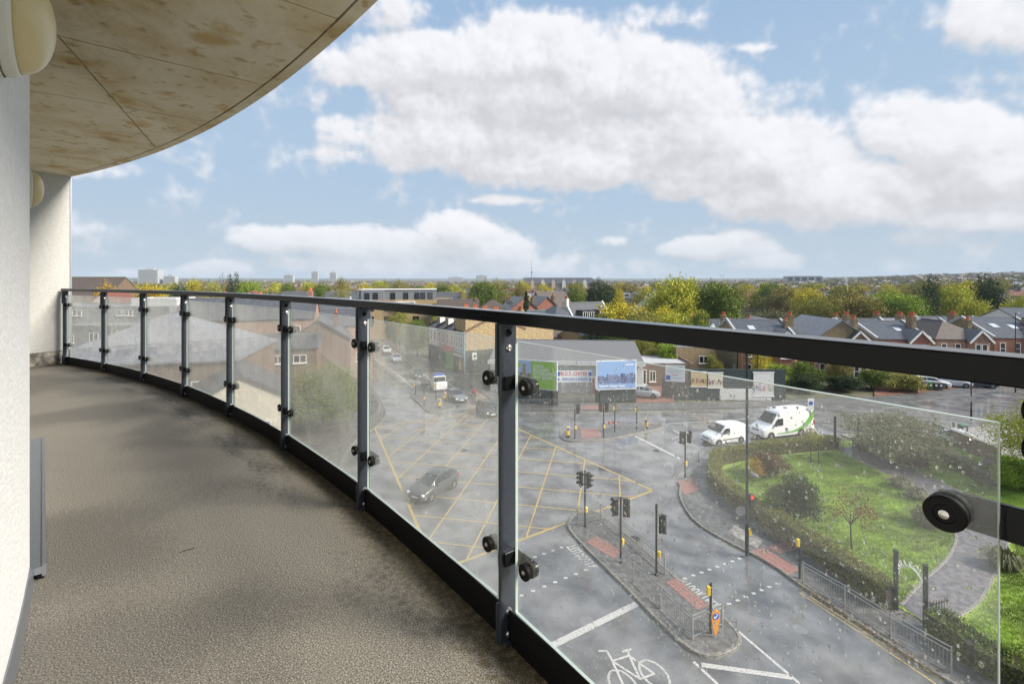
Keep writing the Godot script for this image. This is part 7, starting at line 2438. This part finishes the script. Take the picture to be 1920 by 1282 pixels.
func signal_pole(label: String, at: Vector3, h: float, heads: Array, box_turn := 0.0) -> Node3D:
	var o := thing("traffic_signal", label, "traffic light", at, 0.0, "traffic signals at the junction")
	var mb := MB.new()
	pole(mb, h)
	mb.cyl(Vector3.ZERO, Vector3(0, 0.05, 0), 0.11, 0.09, 10)
	part("pole", mb, M.black_metal, o)
	for k in heads:
		signal_head(o, Vector3(sin(k[0]) * 0.31, k[1], cos(k[0]) * 0.31), k[0] + k[2], k.size() > 3)
	mb = MB.new()
	mb.cbox(Vector3(sin(box_turn), 0, cos(box_turn)) * 0.13 + Vector3(0, 1.1, 0), Vector3(0.15, 0.34, 0.15), 0.02, Basis(Vector3.UP, box_turn))
	part("push_button_box", mb, M.signal_yellow, o)
	return o


func guardrail(label: String, pts: Array, y0: float, bay := 2.0) -> void:
	var o := thing("guardrail", label, "guardrail", Vector3(pts[0].x, y0, pts[0].y), 0.0, "grey pedestrian guardrails")
	var org: Vector2 = pts[0]
	var bm := MB.new()
	bm.cyl(Vector3(0, 0.12, 0), Vector3(0, 0.86, 0), 0.009, 0.009, 5)
	var bar := bm.mesh()
	var pm := MB.new()
	pm.box(Vector3(0, 0.53, 0), Vector3(0.055, 1.06, 0.055))
	var post := pm.mesh()
	for i in pts.size() - 1:
		var a: Vector2 = pts[i] - org
		var b: Vector2 = pts[i + 1] - org
		var l := a.distance_to(b)
		var n := maxi(1, roundi(l / bay))
		var tr := turn_of(b - a)
		for k in n + (1 if i == pts.size() - 2 else 0):
			var p := a.lerp(b, float(k) / n)
			var q := part("post", post, M.galvanised, o)
			q.position = Vector3(p.x, 0, p.y)
			q.rotation.y = tr
		for k in n:
			var p := a.lerp(b, float(k) / n)
			var e := a.lerp(b, float(k + 1) / n)
			var m := (p + e) / 2
			var rl := MB.new()
			for y in [1.03, 0.86, 0.12]:
				rl.box(Vector3(0, y, 0), Vector3(0.036, 0.036, p.distance_to(e) - 0.058))
			var rp := part("rails", rl, M.galvanised, o)
			rp.position = Vector3(m.x, 0, m.y)
			rp.rotation.y = tr
			var nb := int(p.distance_to(e) / 0.12)
			for j in range(1, nb):
				var c := p.lerp(e, float(j) / nb)
				var br := part("bar", bar, M.galvanised, o)
				br.position = Vector3(c.x, 0, c.y)


func keep_left_bollard(label: String, at: Vector3, turn: float) -> void:
	var o := thing("traffic_bollard", label, "bollard", at, turn, "yellow traffic bollards on the islands")
	var mb := MB.new()
	mb.cbox(Vector3(0, 0.1, 0), Vector3(0.34, 0.2, 0.24), 0.03)
	part("base", mb, M.black_metal, o)
	mb = MB.new()
	mb.cbox(Vector3(0, 0.62, 0), Vector3(0.36, 0.86, 0.16), 0.05)
	part("shell", mb, M.signal_yellow, o)
	mb = MB.new()
	mb.lathe([Vector2(0.001, 0), Vector2(0.14, 0), Vector2(0.14, 0.01), Vector2(0.001, 0.012)], Vector3(0, 0.82, 0.082), Basis(Vector3.RIGHT, Vector3.BACK, Vector3.DOWN), 18)
	part("blue_disc", mb, M.sign_blue, o)


func make_street_furniture() -> void:
	signal_pole("traffic signal at the head of the near island beside the yellow box", px(1097, 990) + Vector3(0, 0.12, 0), 3.5, [[0.6, 3.0, 0.3, true], [-2.4, 2.9, 0.2]], 0.5)
	signal_pole("traffic signal with two heads in the middle of the near island", px(1164, 1058) + Vector3(0, 0.12, 0), 3.55, [[1.5, 3.0, 1.3], [-1.6, 3.05, -1.2]], 2.0)
	signal_pole("traffic signal with one low head at its right on the near island", px(1231, 1082) + Vector3(0, 0.12, 0), 3.7, [[1.4, 2.7, 1.5]], 1.2)
	signal_pole("traffic signal on the park corner beside the hedge", px(1285, 897) + Vector3(0, 0.12, 0), 3.6, [[-1.3, 3.1, 0.6], [1.3, 3.2, 0.8]], 0.4)
	signal_pole("left one of the signals on the middle island", px(1078, 824) + Vector3(0, 0.12, 0), 3.5, [[1.5, 2.9, -1.2]], 0.4)
	signal_pole("right one of the signals on the middle island, with two heads", px(1132, 822) + Vector3(0, 0.12, 0), 3.6, [[1.4, 3.0, -1.3], [-1.7, 3.0, 1.2]], 0.4)
	signal_pole("signal on the upper island, left of its yellow bollard", px(795, 764) + Vector3(0, 0.12, 0), 3.4, [[-0.6, 2.9, -0.4]], 0.4)
	# tall lamp column with camera, red man and sign
	var lc := thing("lamp_column", "tall dark street lamp column with a camera in front of the lawn", "lamp column", px(1401, 1045) + Vector3(0, 0.12, 0))
	var mb := MB.new()
	mb.cyl(Vector3.ZERO, Vector3(0, 1.5, 0), 0.105, 0.105, 12)
	mb.cyl(Vector3(0, 1.5, 0), Vector3(0, 12.0, 0), 0.085, 0.06, 12)
	part("column", mb, M.dark_green_metal, lc)
	mb = MB.new()
	mb.cbox(Vector3(0.0, 12.05, 0.25), Vector3(0.3, 0.12, 0.75), 0.04)
	part("lantern", mb, M.galvanised, lc)
	mb = MB.new()
	mb.tube([Vector3(0, 4.35, 0), Vector3(0.3, 4.38, 0.1)], 0.025)
	part("bracket", mb, M.black_metal, lc)
	mb = MB.new()
	mb.cbox(Vector3(0.36, 4.56, 0.1), Vector3(0.16, 0.16, 0.42), 0.03, Basis(Vector3.UP, 0.9) * Basis(Vector3.RIGHT, 0.4))
	part("camera", mb, M.galvanised, lc)
	mb = MB.new()
	mb.cbox(Vector3(0.2, 3.2, 0.12), Vector3(0.28, 0.62, 0.2), 0.03)
	var ph := part("pedestrian_signal", mb, M.black_metal, lc)
	mb = MB.new()
	mb.cbox(Vector3(0.2, 3.36, 0.225), Vector3(0.15, 0.2, 0.012), 0.004)
	part("red_lens", mb, M.lens_red, ph)
	mb = MB.new()
	mb.cbox(Vector3(0.12, 1.35, 0.06), Vector3(0.15, 0.36, 0.15), 0.02)
	part("push_button_box", mb, M.signal_yellow, lc)
	mb = MB.new()
	mb.lathe([Vector2(0.001, 0), Vector2(0.28, 0), Vector2(0.28, 0.012), Vector2(0.001, 0.012)], Vector3(-0.34, 2.5, 0), Basis(Vector3.RIGHT, Vector3.BACK, Vector3.DOWN), 20)
	part("round_sign", mb, M.galvanised, lc)
	# other columns
	for k in [[1822, 790, 7.2, "slim dark lamp column on the right of the side road"], [1421, 745, 7.6, "slim lamp column in front of the red brick villa"], [1905, 738, 11.0, "tall dark lamp column at the right edge before the villas"]]:
		var c := thing("street_lamp", k[3], "lamp column", px(k[0], k[1]) + Vector3(0, 0.12, 0), 0.0, "slim lamp columns along the side road")
		mb = MB.new()
		mb.cyl(Vector3.ZERO, Vector3(0, 1.2, 0), 0.09, 0.09, 8)
		mb.cyl(Vector3(0, 1.2, 0), Vector3(0, k[2], 0), 0.065, 0.05, 8)
		part("column", mb, M.dark_green_metal, c)
		mb = MB.new()
		mb.cbox(Vector3(0, k[2] + 0.05, 0.2), Vector3(0.24, 0.1, 0.6), 0.03)
		part("lantern", mb, M.galvanised, c)
		if k[0] == 1822:
			mb = MB.new()
			mb.box(Vector3(0, 2.4, 0.08), Vector3(0.7, 0.6, 0.03))
			part("sign_back", mb, M.galvanised, c)
	# posts with a push button
	for k in [[1333, 1192, 2.2, "black push button post at the near end of the island"], [1500, 1089, 2.2, "black push button post at the end of the park guardrail"], [779, 741, 1.6, "thin post at the upper island's left end"], [817, 750, 2.6, "thin post near the upper island's tip"], [1153, 812, 3.2, "thin pole right of the middle island's signals"], [1194, 808, 2.4, "short dark signpost at the middle island's right end"]]:
		var c := thing("signal_post", k[3], "post", px(k[0], k[1]) + Vector3(0, 0.12, 0), 0.0, "short black posts at the crossings")
		mb = MB.new()
		pole(mb, k[2], 0.06)
		part("pole", mb, M.black_metal, c)
		mb = MB.new()
		mb.cbox(Vector3(-0.13, k[2] - 0.75 if k[2] > 2.5 else k[2] - 0.3, 0.06), Vector3(0.15, 0.4, 0.16), 0.02)
		part("push_button_box", mb, M.signal_yellow, c)
	# the keep left marker at the island's nose: orange leaf with a blue disc
	var km := thing("keep_left_marker", "orange keep left marker with blue arrow disc on the island nose", "traffic sign", px(1342, 1200) + Vector3(0, 0.12, 0), 0.15)
	mb = MB.new()
	var pr := PackedVector2Array([Vector2(0, -0.05), Vector2(0.10, 0.22), Vector2(0.17, 0.55), Vector2(0.2, 0.8), Vector2(0.16, 1.0), Vector2(0.0, 1.1), Vector2(-0.16, 1.0), Vector2(-0.2, 0.8), Vector2(-0.17, 0.55), Vector2(-0.10, 0.22)])
	for i in range(1, pr.size() - 1):
		mb.tri(Vector3(pr[0].x, pr[0].y + 0.1, 0.03), Vector3(pr[i].x, pr[i].y + 0.1, 0.03), Vector3(pr[i + 1].x, pr[i + 1].y + 0.1, 0.03))
		mb.tri(Vector3(pr[0].x, pr[0].y + 0.1, -0.03), Vector3(pr[i + 1].x, pr[i + 1].y + 0.1, -0.03), Vector3(pr[i].x, pr[i].y + 0.1, -0.03))
	for i in pr.size():
		var q := pr[(i + 1) % pr.size()]
		mb.quad(Vector3(pr[i].x, pr[i].y + 0.1, 0.03), Vector3(pr[i].x, pr[i].y + 0.1, -0.03), Vector3(q.x, q.y + 0.1, -0.03), Vector3(q.x, q.y + 0.1, 0.03))
	part("leaf", mb, M.orange, km)
	mb = MB.new()
	mb.lathe([Vector2(0.001, 0), Vector2(0.145, 0), Vector2(0.145, 0.012), Vector2(0.001, 0.012)], Vector3(0, 0.93, 0.033), Basis(Vector3.RIGHT, Vector3.BACK, Vector3.DOWN), 22)
	var dc := part("blue_disc", mb, M.sign_blue, km)
	mb = MB.new()
	mb.box(Vector3(0.02, 0.95, 0.049), Vector3(0.15, 0.035, 0.004), Basis(Vector3.BACK, 0.75))
	mb.box(Vector3(-0.045, 0.87, 0.05), Vector3(0.1, 0.035, 0.004))
	mb.box(Vector3(-0.078, 0.905, 0.051), Vector3(0.035, 0.1, 0.004))
	part("arrow", mb, M.sign_white, dc)
	keep_left_bollard("yellow bollard at the left tip of the middle island", px(1065, 822) + Vector3(0, 0.12, 0), 0.4)
	keep_left_bollard("yellow bollard at the right end of the middle island", px(1212, 806) + Vector3(0, 0.12, 0), -0.5)
	keep_left_bollard("yellow bollard at the tip of the upper island", px(824, 766) + Vector3(0, 0.12, 0), 0.2)
	keep_left_bollard("yellow bollard beside the grey saloon on the upper island", px(834, 752) + Vector3(0, 0.12, 0), 0.2)
	keep_left_bollard("yellow bollard far up the road between the two queues", px(718, 688) + Vector3(0, 0.02, 0), 0.2)
	# guardrails
	guardrail("guardrail along the right side of the near island", [Vector2(4.14, -30.33), Vector2(5.75, -31), Vector2(8.04, -25.23)], 0.12)
	guardrail("guardrail round the near end of the near island", [Vector2(6.22, -24.56), Vector2(7.77, -20.64), Vector2(9.4, -21.43)], 0.12)
	guardrail("long guardrail along the park side kerb down to the right", [Vector2(14.9, -24.56), Vector2(15.73, -22.68), Vector2(16.38, -20.76), Vector2(17.26, -18.85)], 0.12)
	guardrail("guardrail at the park corner by the white vans", [Vector2(12.82, -37.7), Vector2(15.86, -40.79), Vector2(20.59, -43.59)], 0.12)
	guardrail("low guardrail along the far pavement before the garage", [Vector2(0.07, -58.61), Vector2(7.68, -58.61)], 0.12)
	guardrail("short barrier on the middle island between the signals", [Vector2(9.33, -49.12), Vector2(11.14, -49.64)], 0.12, 1.6)
	guardrail("guardrail on the left street corner seen through the milky pane", [Vector2(-21.1, -69.06), Vector2(-18.83, -65.19), Vector2(-15.89, -58.12), Vector2(-15.02, -53.65), Vector2(-14.94, -50.18)], 0.12)
	var rb := thing("red_barrier_sign", "small red and white board on the short barrier", "sign", px(1146, 811) + Vector3(0, 0.9, 0.05))
	mb = MB.new()
	mb.box(Vector3(0, 0.15, 0), Vector3(1.5, 0.24, 0.04))
	part("board", mb, M.sign_red, rb)
	mb = MB.new()
	for k in 3:
		mb.box(Vector3(-0.5 + k * 0.5, 0.15, 0.022), Vector3(0.22, 0.22, 0.01))
	part("white_bands", mb, M.sign_white, rb)
	# parking sign
	var ps := thing("parking_sign", "white sign with a blue roundel behind the large van", "traffic sign", px(1520, 815) + Vector3(0, 0.12, 0), 0.0)
	mb = MB.new()
	pole(mb, 3.6, 0.045)
	part("pole", mb, M.galvanised, ps)
	mb = MB.new()
	mb.cbox(Vector3(0, 3.0, 0.07), Vector3(0.62, 1.15, 0.03), 0.01)
	var pb := part("board", mb, M.sign_white, ps)
	mb = MB.new()
	mb.lathe([Vector2(0.001, 0), Vector2(0.22, 0), Vector2(0.22, 0.008), Vector2(0.001, 0.01)], Vector3(0, 3.1, 0.086), Basis(Vector3.RIGHT, Vector3.BACK, Vector3.DOWN), 20)
	part("roundel", mb, M.sign_blue, pb)
	# wheelie bins
	var proto: Node3D = null
	for k in [[1716, 729, "bin_grey", "bin_grey", "grey wheelie bin, leftmost of the driveway row"], [1724, 730, "bin_grey", "bin_blue", "grey wheelie bin with a blue lid, second from the left in the driveway row"], [1734, 731, "bin_grey", "bin_grey", "grey wheelie bin third from the left in the driveway row"], [1744, 732, "bin_green", "bin_green", "green wheelie bin in the driveway row"], [1754, 732.5, "bin_brown", "bin_grey", "brown wheelie bin right of the green one"], [1763, 733, "bin_grey", "bin_grey", "grey wheelie bin, rightmost of the driveway row"], [1768, 826, "bin_grey", "bin_blue", "blue lidded wheelie bin alone on the pale pavement"], [1806, 818, "bin_grey", "bin_green", "large bin beside the pale pavement bush"]]:
		var b := thing("wheelie_bin", k[4], "bin", px(k[0], k[1]) + Vector3(0, 0.13, 0), -0.3, "wheelie bins")
		mb = MB.new()
		mb.loft([[Vector3(0.24, 0.08, 0.3), Vector3(0.24, 0.08, -0.3), Vector3(-0.24, 0.08, -0.3), Vector3(-0.24, 0.08, 0.3), Vector3(0.24, 0.08, 0.3)], [Vector3(0.29, 1.0, 0.36), Vector3(0.29, 1.0, -0.36), Vector3(-0.29, 1.0, -0.36), Vector3(-0.29, 1.0, 0.36), Vector3(0.29, 1.0, 0.36)]], false)
		mb.box(Vector3(0, 0.09, 0), Vector3(0.47, 0.03, 0.58))
		part("bin_body", mb, M[k[2]], b)
		mb = MB.new()
		mb.cbox(Vector3(0, 1.04, 0.0), Vector3(0.62, 0.08, 0.8), 0.03)
		mb.cyl(Vector3(-0.25, 1.02, -0.42), Vector3(0.25, 1.02, -0.42), 0.025, 0.025, 6)
		part("lid", mb, M[k[3]], b)
		mb = MB.new()
		mb.box(Vector3(0, 0.72, 0.355), Vector3(0.24, 0.3, 0.02), Basis(Vector3.RIGHT, -0.06))
		part("label_panel", mb, M.sign_white, b)
	# small post on the pale pavement
	var bo := thing("wooden_post", "short wooden post on the pale pavement by the park wall", "post", px(1789, 812) + Vector3(0, 0.12, 0))
	mb = MB.new()
	mb.cbox(Vector3(0, 0.5, 0), Vector3(0.16, 1.0, 0.16), 0.02)
	part("post", mb, M.old_boards, bo)
	# brown boundary fence at the right edge
	var ff := thing("wooden_fence", "brown wooden fence behind the yellow weeping tree", "fence", Vector3(36.6, 0.14, -37.2), -0.75)
	var fb := MB.new()
	fb.box(Vector3(0, 0.85, 0), Vector3(0.145, 1.7, 0.025))
	var fm := fb.mesh()
	for k in 40:
		var q := part("board", fm, M.old_boards, ff)
		q.position = Vector3(k * 0.15, rng.randf_range(-0.02, 0.02), rng.randf_range(-0.008, 0.008))


func lettering(s: String, h: float, at: Vector3, m: Material, parent: Node3D, width := 0.0) -> void:
	var t := TextMesh.new()
	t.text = s
	var fo := SystemFont.new()
	fo.font_names = PackedStringArray(["Droid Sans"])
	fo.font_weight = 700
	t.font = fo
	t.font_size = 48
	t.pixel_size = 0.01
	t.depth = 0.01
	t.horizontal_alignment = HORIZONTAL_ALIGNMENT_LEFT
	var o := part("lettering", t, m, parent)
	var bb := t.get_aabb()
	var k := h / bb.size.y
	var kx := width / bb.size.x if width > 0.0 else k
	o.scale = Vector3(kx, k, 1)
	o.position = at - Vector3(bb.position.x * kx, bb.position.y * k, 0)


func print_panel(called: String, pts: Array, m: Material, parent: Node3D, z: float) -> void:
	var mb := MB.new()
	mb.box(Vector3((pts[0] + pts[2]) / 2.0, (pts[1] + pts[3]) / 2.0, z), Vector3(pts[2] - pts[0], pts[3] - pts[1], 0.006))
	part(called, mb, m, parent)


func print_texture(sd: int, cols: Array, sky: Color, w := 256, h := 160) -> ImageTexture:   # a printed picture: blocks, strokes and specks of ink
	var r := RandomNumberGenerator.new()
	r.seed = sd
	var im := Image.create(w, h, false, Image.FORMAT_RGB8)
	im.fill(sky)
	for k in 90:
		var bw := r.randi_range(6, 34)
		var bh := r.randi_range(8, 60)
		var x := r.randi_range(-4, w - 6)
		var c: Color = cols[r.randi() % cols.size()]
		im.fill_rect(Rect2i(x, h - 30 - bh, bw, bh), c)
		for j in 5:
			im.fill_rect(Rect2i(x + 2 + j * 5, h - 26 - bh, 2, bh - 6), c.darkened(0.25))
	for k in 420:
		im.fill_rect(Rect2i(r.randi_range(0, w), r.randi_range(h / 2 if sd < 3 else 8, h), r.randi_range(1, 10), r.randi_range(1, 4)), cols[r.randi() % cols.size()].lightened(r.randf_range(-0.2, 0.4)))
	return ImageTexture.create_from_image(im)


func make_boards() -> void:
	for k in [["print_city", 1, [Color(0.32, 0.40, 0.58), Color(0.42, 0.50, 0.66), Color(0.25, 0.32, 0.50), Color(0.52, 0.58, 0.72)], Color(0.56, 0.70, 0.88)], ["print_river", 2, [Color(0.62, 0.55, 0.50), Color(0.45, 0.48, 0.55), Color(0.74, 0.66, 0.52)], Color(0.66, 0.76, 0.92)], ["print_show", 3, [Color(0.62, 0.25, 0.28), Color(0.8, 0.7, 0.4), Color(0.35, 0.22, 0.2)], Color(0.78, 0.70, 0.5)], ["print_face", 4, [Color(0.8, 0.45, 0.45), Color(0.85, 0.8, 0.72), Color(0.3, 0.35, 0.35)], Color(0.85, 0.82, 0.74)], ["print_graffiti", 5, [Color(0.6, 0.72, 0.85), Color(0.85, 0.6, 0.65), Color(0.8, 0.78, 0.55), Color(0.88, 0.87, 0.85)], Color(0.86, 0.86, 0.84)]]:
		var m := mat(k[0], Color.WHITE, 0.45)
		m.albedo_texture = print_texture(k[1], k[2], k[3])
	var gp := mat("print_green", v(0.30, 0.56, 0.05), 0.45)
	# green advertising hoarding
	var a := Vector2(-1.62, -60.92)
	var b := Vector2(5.44, -60.39)
	var ad := thing("billboard", "green and blue advertising hoarding beside the railing post", "billboard", Vector3((a.x + b.x) / 2 + 0.3, 0.0, -60.6), -0.42, "advertising hoardings before the garage")
	board_frame(ad, 7.4, 3.6, 2.05)
	print_panel("picture", [-3.55, 2.15, 0.2, 5.5], M.print_river, ad, 0.03)
	print_panel("green_panel", [0.2, 2.15, 3.55, 5.5], gp, ad, 0.031)
	print_panel("green_label", [-3.3, 4.6, -1.2, 5.2], gp, ad, 0.036)
	print_panel("clock_tower", [-0.95, 2.6, -0.5, 5.1], M.brick_buff, ad, 0.037)
	var words := ["LOCAL", "RELIABLE", "AFFORDABLE", "SELF STORE"]
	for i in 4:
		lettering(words[i], 0.36, Vector3(0.5, 4.75 - i * 0.46, 0.036), M.sign_white, ad)
	# blue advertising hoarding
	var bb := thing("billboard", "blue city picture hoarding in a white frame", "billboard", Vector3(13.35, 0.0, -61.2), 0.12, "advertising hoardings before the garage")
	board_frame(bb, 5.3, 3.75, 1.75)
	print_panel("picture", [-2.5, 1.9, 2.5, 5.35], M.print_city, bb, 0.03)
	for k in [[-2.3, 2.15, -1.1, 2.3], [-0.9, 2.12, 0.1, 2.28], [0.3, 2.12, 1.1, 2.28], [1.2, 4.85, 2.3, 5.0]]:
		print_panel("printed_line", k, M.sign_white, bb, 0.036)
	var bs := thing("dark_hoarding", "dark boarding under the blue picture hoarding", "hoarding", Vector3(13.3, 0.1, -61.5), 0.05)
	for k in 18:
		var mb0 := MB.new()
		mb0.box(Vector3(-2.6 + k * 0.3, 0.85, 0.0 + 0.01 * (k % 2)), Vector3(0.29, 1.7, 0.03))
		part("board", mb0, M.shop_dark, bs)
	# garage sign
	var ms := thing("garage_sign", "white sign with red and blue lettering on the garage fence", "sign", Vector3(8.0, 0.0, -61.6), 0.0)
	var mb := MB.new()
	mb.box(Vector3(0, 3.35, 0), Vector3(4.6, 1.5, 0.06))
	part("board", mb, M.sign_white, ms)
	lettering("M.O.T. CENTRE", 0.52, Vector3(-1.75, 3.45, 0.033), M.sign_red, ms, 3.4)
	lettering("SERVICING & REPAIRS", 0.3, Vector3(-1.6, 2.85, 0.033), M.sign_blue, ms, 3.3)
	for x in [-2.02, 2.02]:
		print_panel("blue_emblem", [x - 0.2, 3.4, x + 0.2, 3.95], M.sign_blue, ms, 0.034)
		print_panel("blue_mark", [x - 0.12, 2.8, x + 0.12, 3.1], M.sign_blue, ms, 0.034)
	for x in [-2.1, 2.1]:
		mb = MB.new()
		mb.box(Vector3(x, 1.5, -0.08), Vector3(0.1, 3.6, 0.1))
		part("leg", mb, M.galvanised, ms)
	# palisade fence before the shutters
	var pf := thing("palisade_fence", "grey steel palisade fence below the garage sign", "fence", Vector3(5.2, 0.1, -61.2), 0.0)
	mb = MB.new()
	mb.box(Vector3(0, 1.05, 0), Vector3(0.07, 2.1, 0.02))
	mb.box(Vector3(0, 2.14, 0), Vector3(0.04, 0.1, 0.02))
	var pl := mb.mesh()
	for k in 38:
		var o := part("pale", pl, M.galvanised, pf)
		o.position = Vector3(k * 0.145, 0, 0)
	mb = MB.new()
	mb.box(Vector3(2.7, 0.5, -0.04), Vector3(5.5, 0.06, 0.04))
	mb.box(Vector3(2.7, 1.7, -0.04), Vector3(5.5, 0.06, 0.04))
	part("rail", mb, M.galvanised, pf)
	# notice board over old boards right of the yard
	var of := thing("old_fence", "weathered grey board fence below the white notice board", "fence", Vector3(21.6, 0.1, -63.5), -0.5)
	mb = MB.new()
	mb.box(Vector3(0, 1.25, 0), Vector3(0.29, 2.5, 0.03))
	var obm := mb.mesh()
	for k in 12:
		var o := part("board", obm, M.old_boards, of)
		o.position = Vector3(-1.6 + k * 0.3, rng.randf_range(-0.06, 0.06), rng.randf_range(-0.012, 0.012))
	var nb := thing("notice_board", "white notice board with blue emblem above the old boards", "sign", Vector3(21.4, 2.4, -62.9), -0.3)
	mb = MB.new()
	mb.box(Vector3(0, 1.1, 0), Vector3(2.45, 2.2, 0.06))
	part("board", mb, M.sign_white, nb)
	for k in [[-0.5, 1.75, 0.8, 1.9], [-0.9, 1.4, 0.9, 1.48], [-0.9, 1.15, 0.7, 1.23], [-0.6, 0.5, 0.9, 0.56]]:
		print_panel("printed_line", k, M.stucco_grey, nb, 0.034)
	print_panel("red_line", [-0.5, 0.85, 0.4, 0.93], M.sign_red, nb, 0.034)
	print_panel("blue_emblem", [-1.15, 0.2, -0.6, 0.8], M.sign_blue, nb, 0.034)
	# poster wall
	var wl := thing("poster_wall", "dark wall with white painted base and posters along the far pavement", "wall", Vector3(29.3, 0.1, -62.6), -0.04)
	mb = MB.new()
	mb.box(Vector3(0, 2.0, 0), Vector3(12.4, 4.0, 0.25))
	part("wall", mb, M.shop_dark, wl)
	mb = MB.new()
	mb.box(Vector3(1.1, 0.75, 0.14), Vector3(6.6, 1.5, 0.05))
	part("white_base", mb, M.stucco, wl)
	for k in [[-5.9, 1.75, -3.9, 3.6, "print_show", "colourful show poster, leftmost on the dark wall"], [-3.7, 1.6, -1.8, 3.5, "print_face", "pale pink poster in the middle of the dark wall"], [2.1, 0.6, 4.7, 3.6, "print_graffiti", "large white poster with faint graffiti at the right end"]]:
		var po := thing("wall_poster", k[5], "poster", Vector3(29.3, 0.1, -62.6), -0.04, "posters on the dark wall")
		print_panel("sheet", [k[0], k[1], k[2], k[3]], M[k[4]], po, 0.18)
		mb = MB.new()
		mb.box(Vector3((k[0] + k[2]) / 2, k[3] + 0.05, 0.16), Vector3(k[2] - k[0] + 0.16, 0.1, 0.1))
		mb.box(Vector3((k[0] + k[2]) / 2, k[1] - 0.05, 0.16), Vector3(k[2] - k[0] + 0.16, 0.1, 0.1))
		part("frame", mb, M.trim, po)


func board_frame(o: Node3D, w: float, h: float, y: float) -> void:
	var mb := MB.new()
	mb.box(Vector3(0, y + h / 2, -0.05), Vector3(w, h, 0.12))
	part("frame", mb, M.sign_white, o)
	for s in [-0.4, 0.4]:
		mb = MB.new()
		mb.box(Vector3(w * s, y / 2 + 0.1, -0.2), Vector3(0.14, y + 0.4, 0.14))
		part("leg", mb, M.black_metal, o)
	mb = MB.new()
	mb.box(Vector3(0, y / 2, -0.32), Vector3(w, y, 0.06))
	part("apron", mb, M.shop_dark, o)
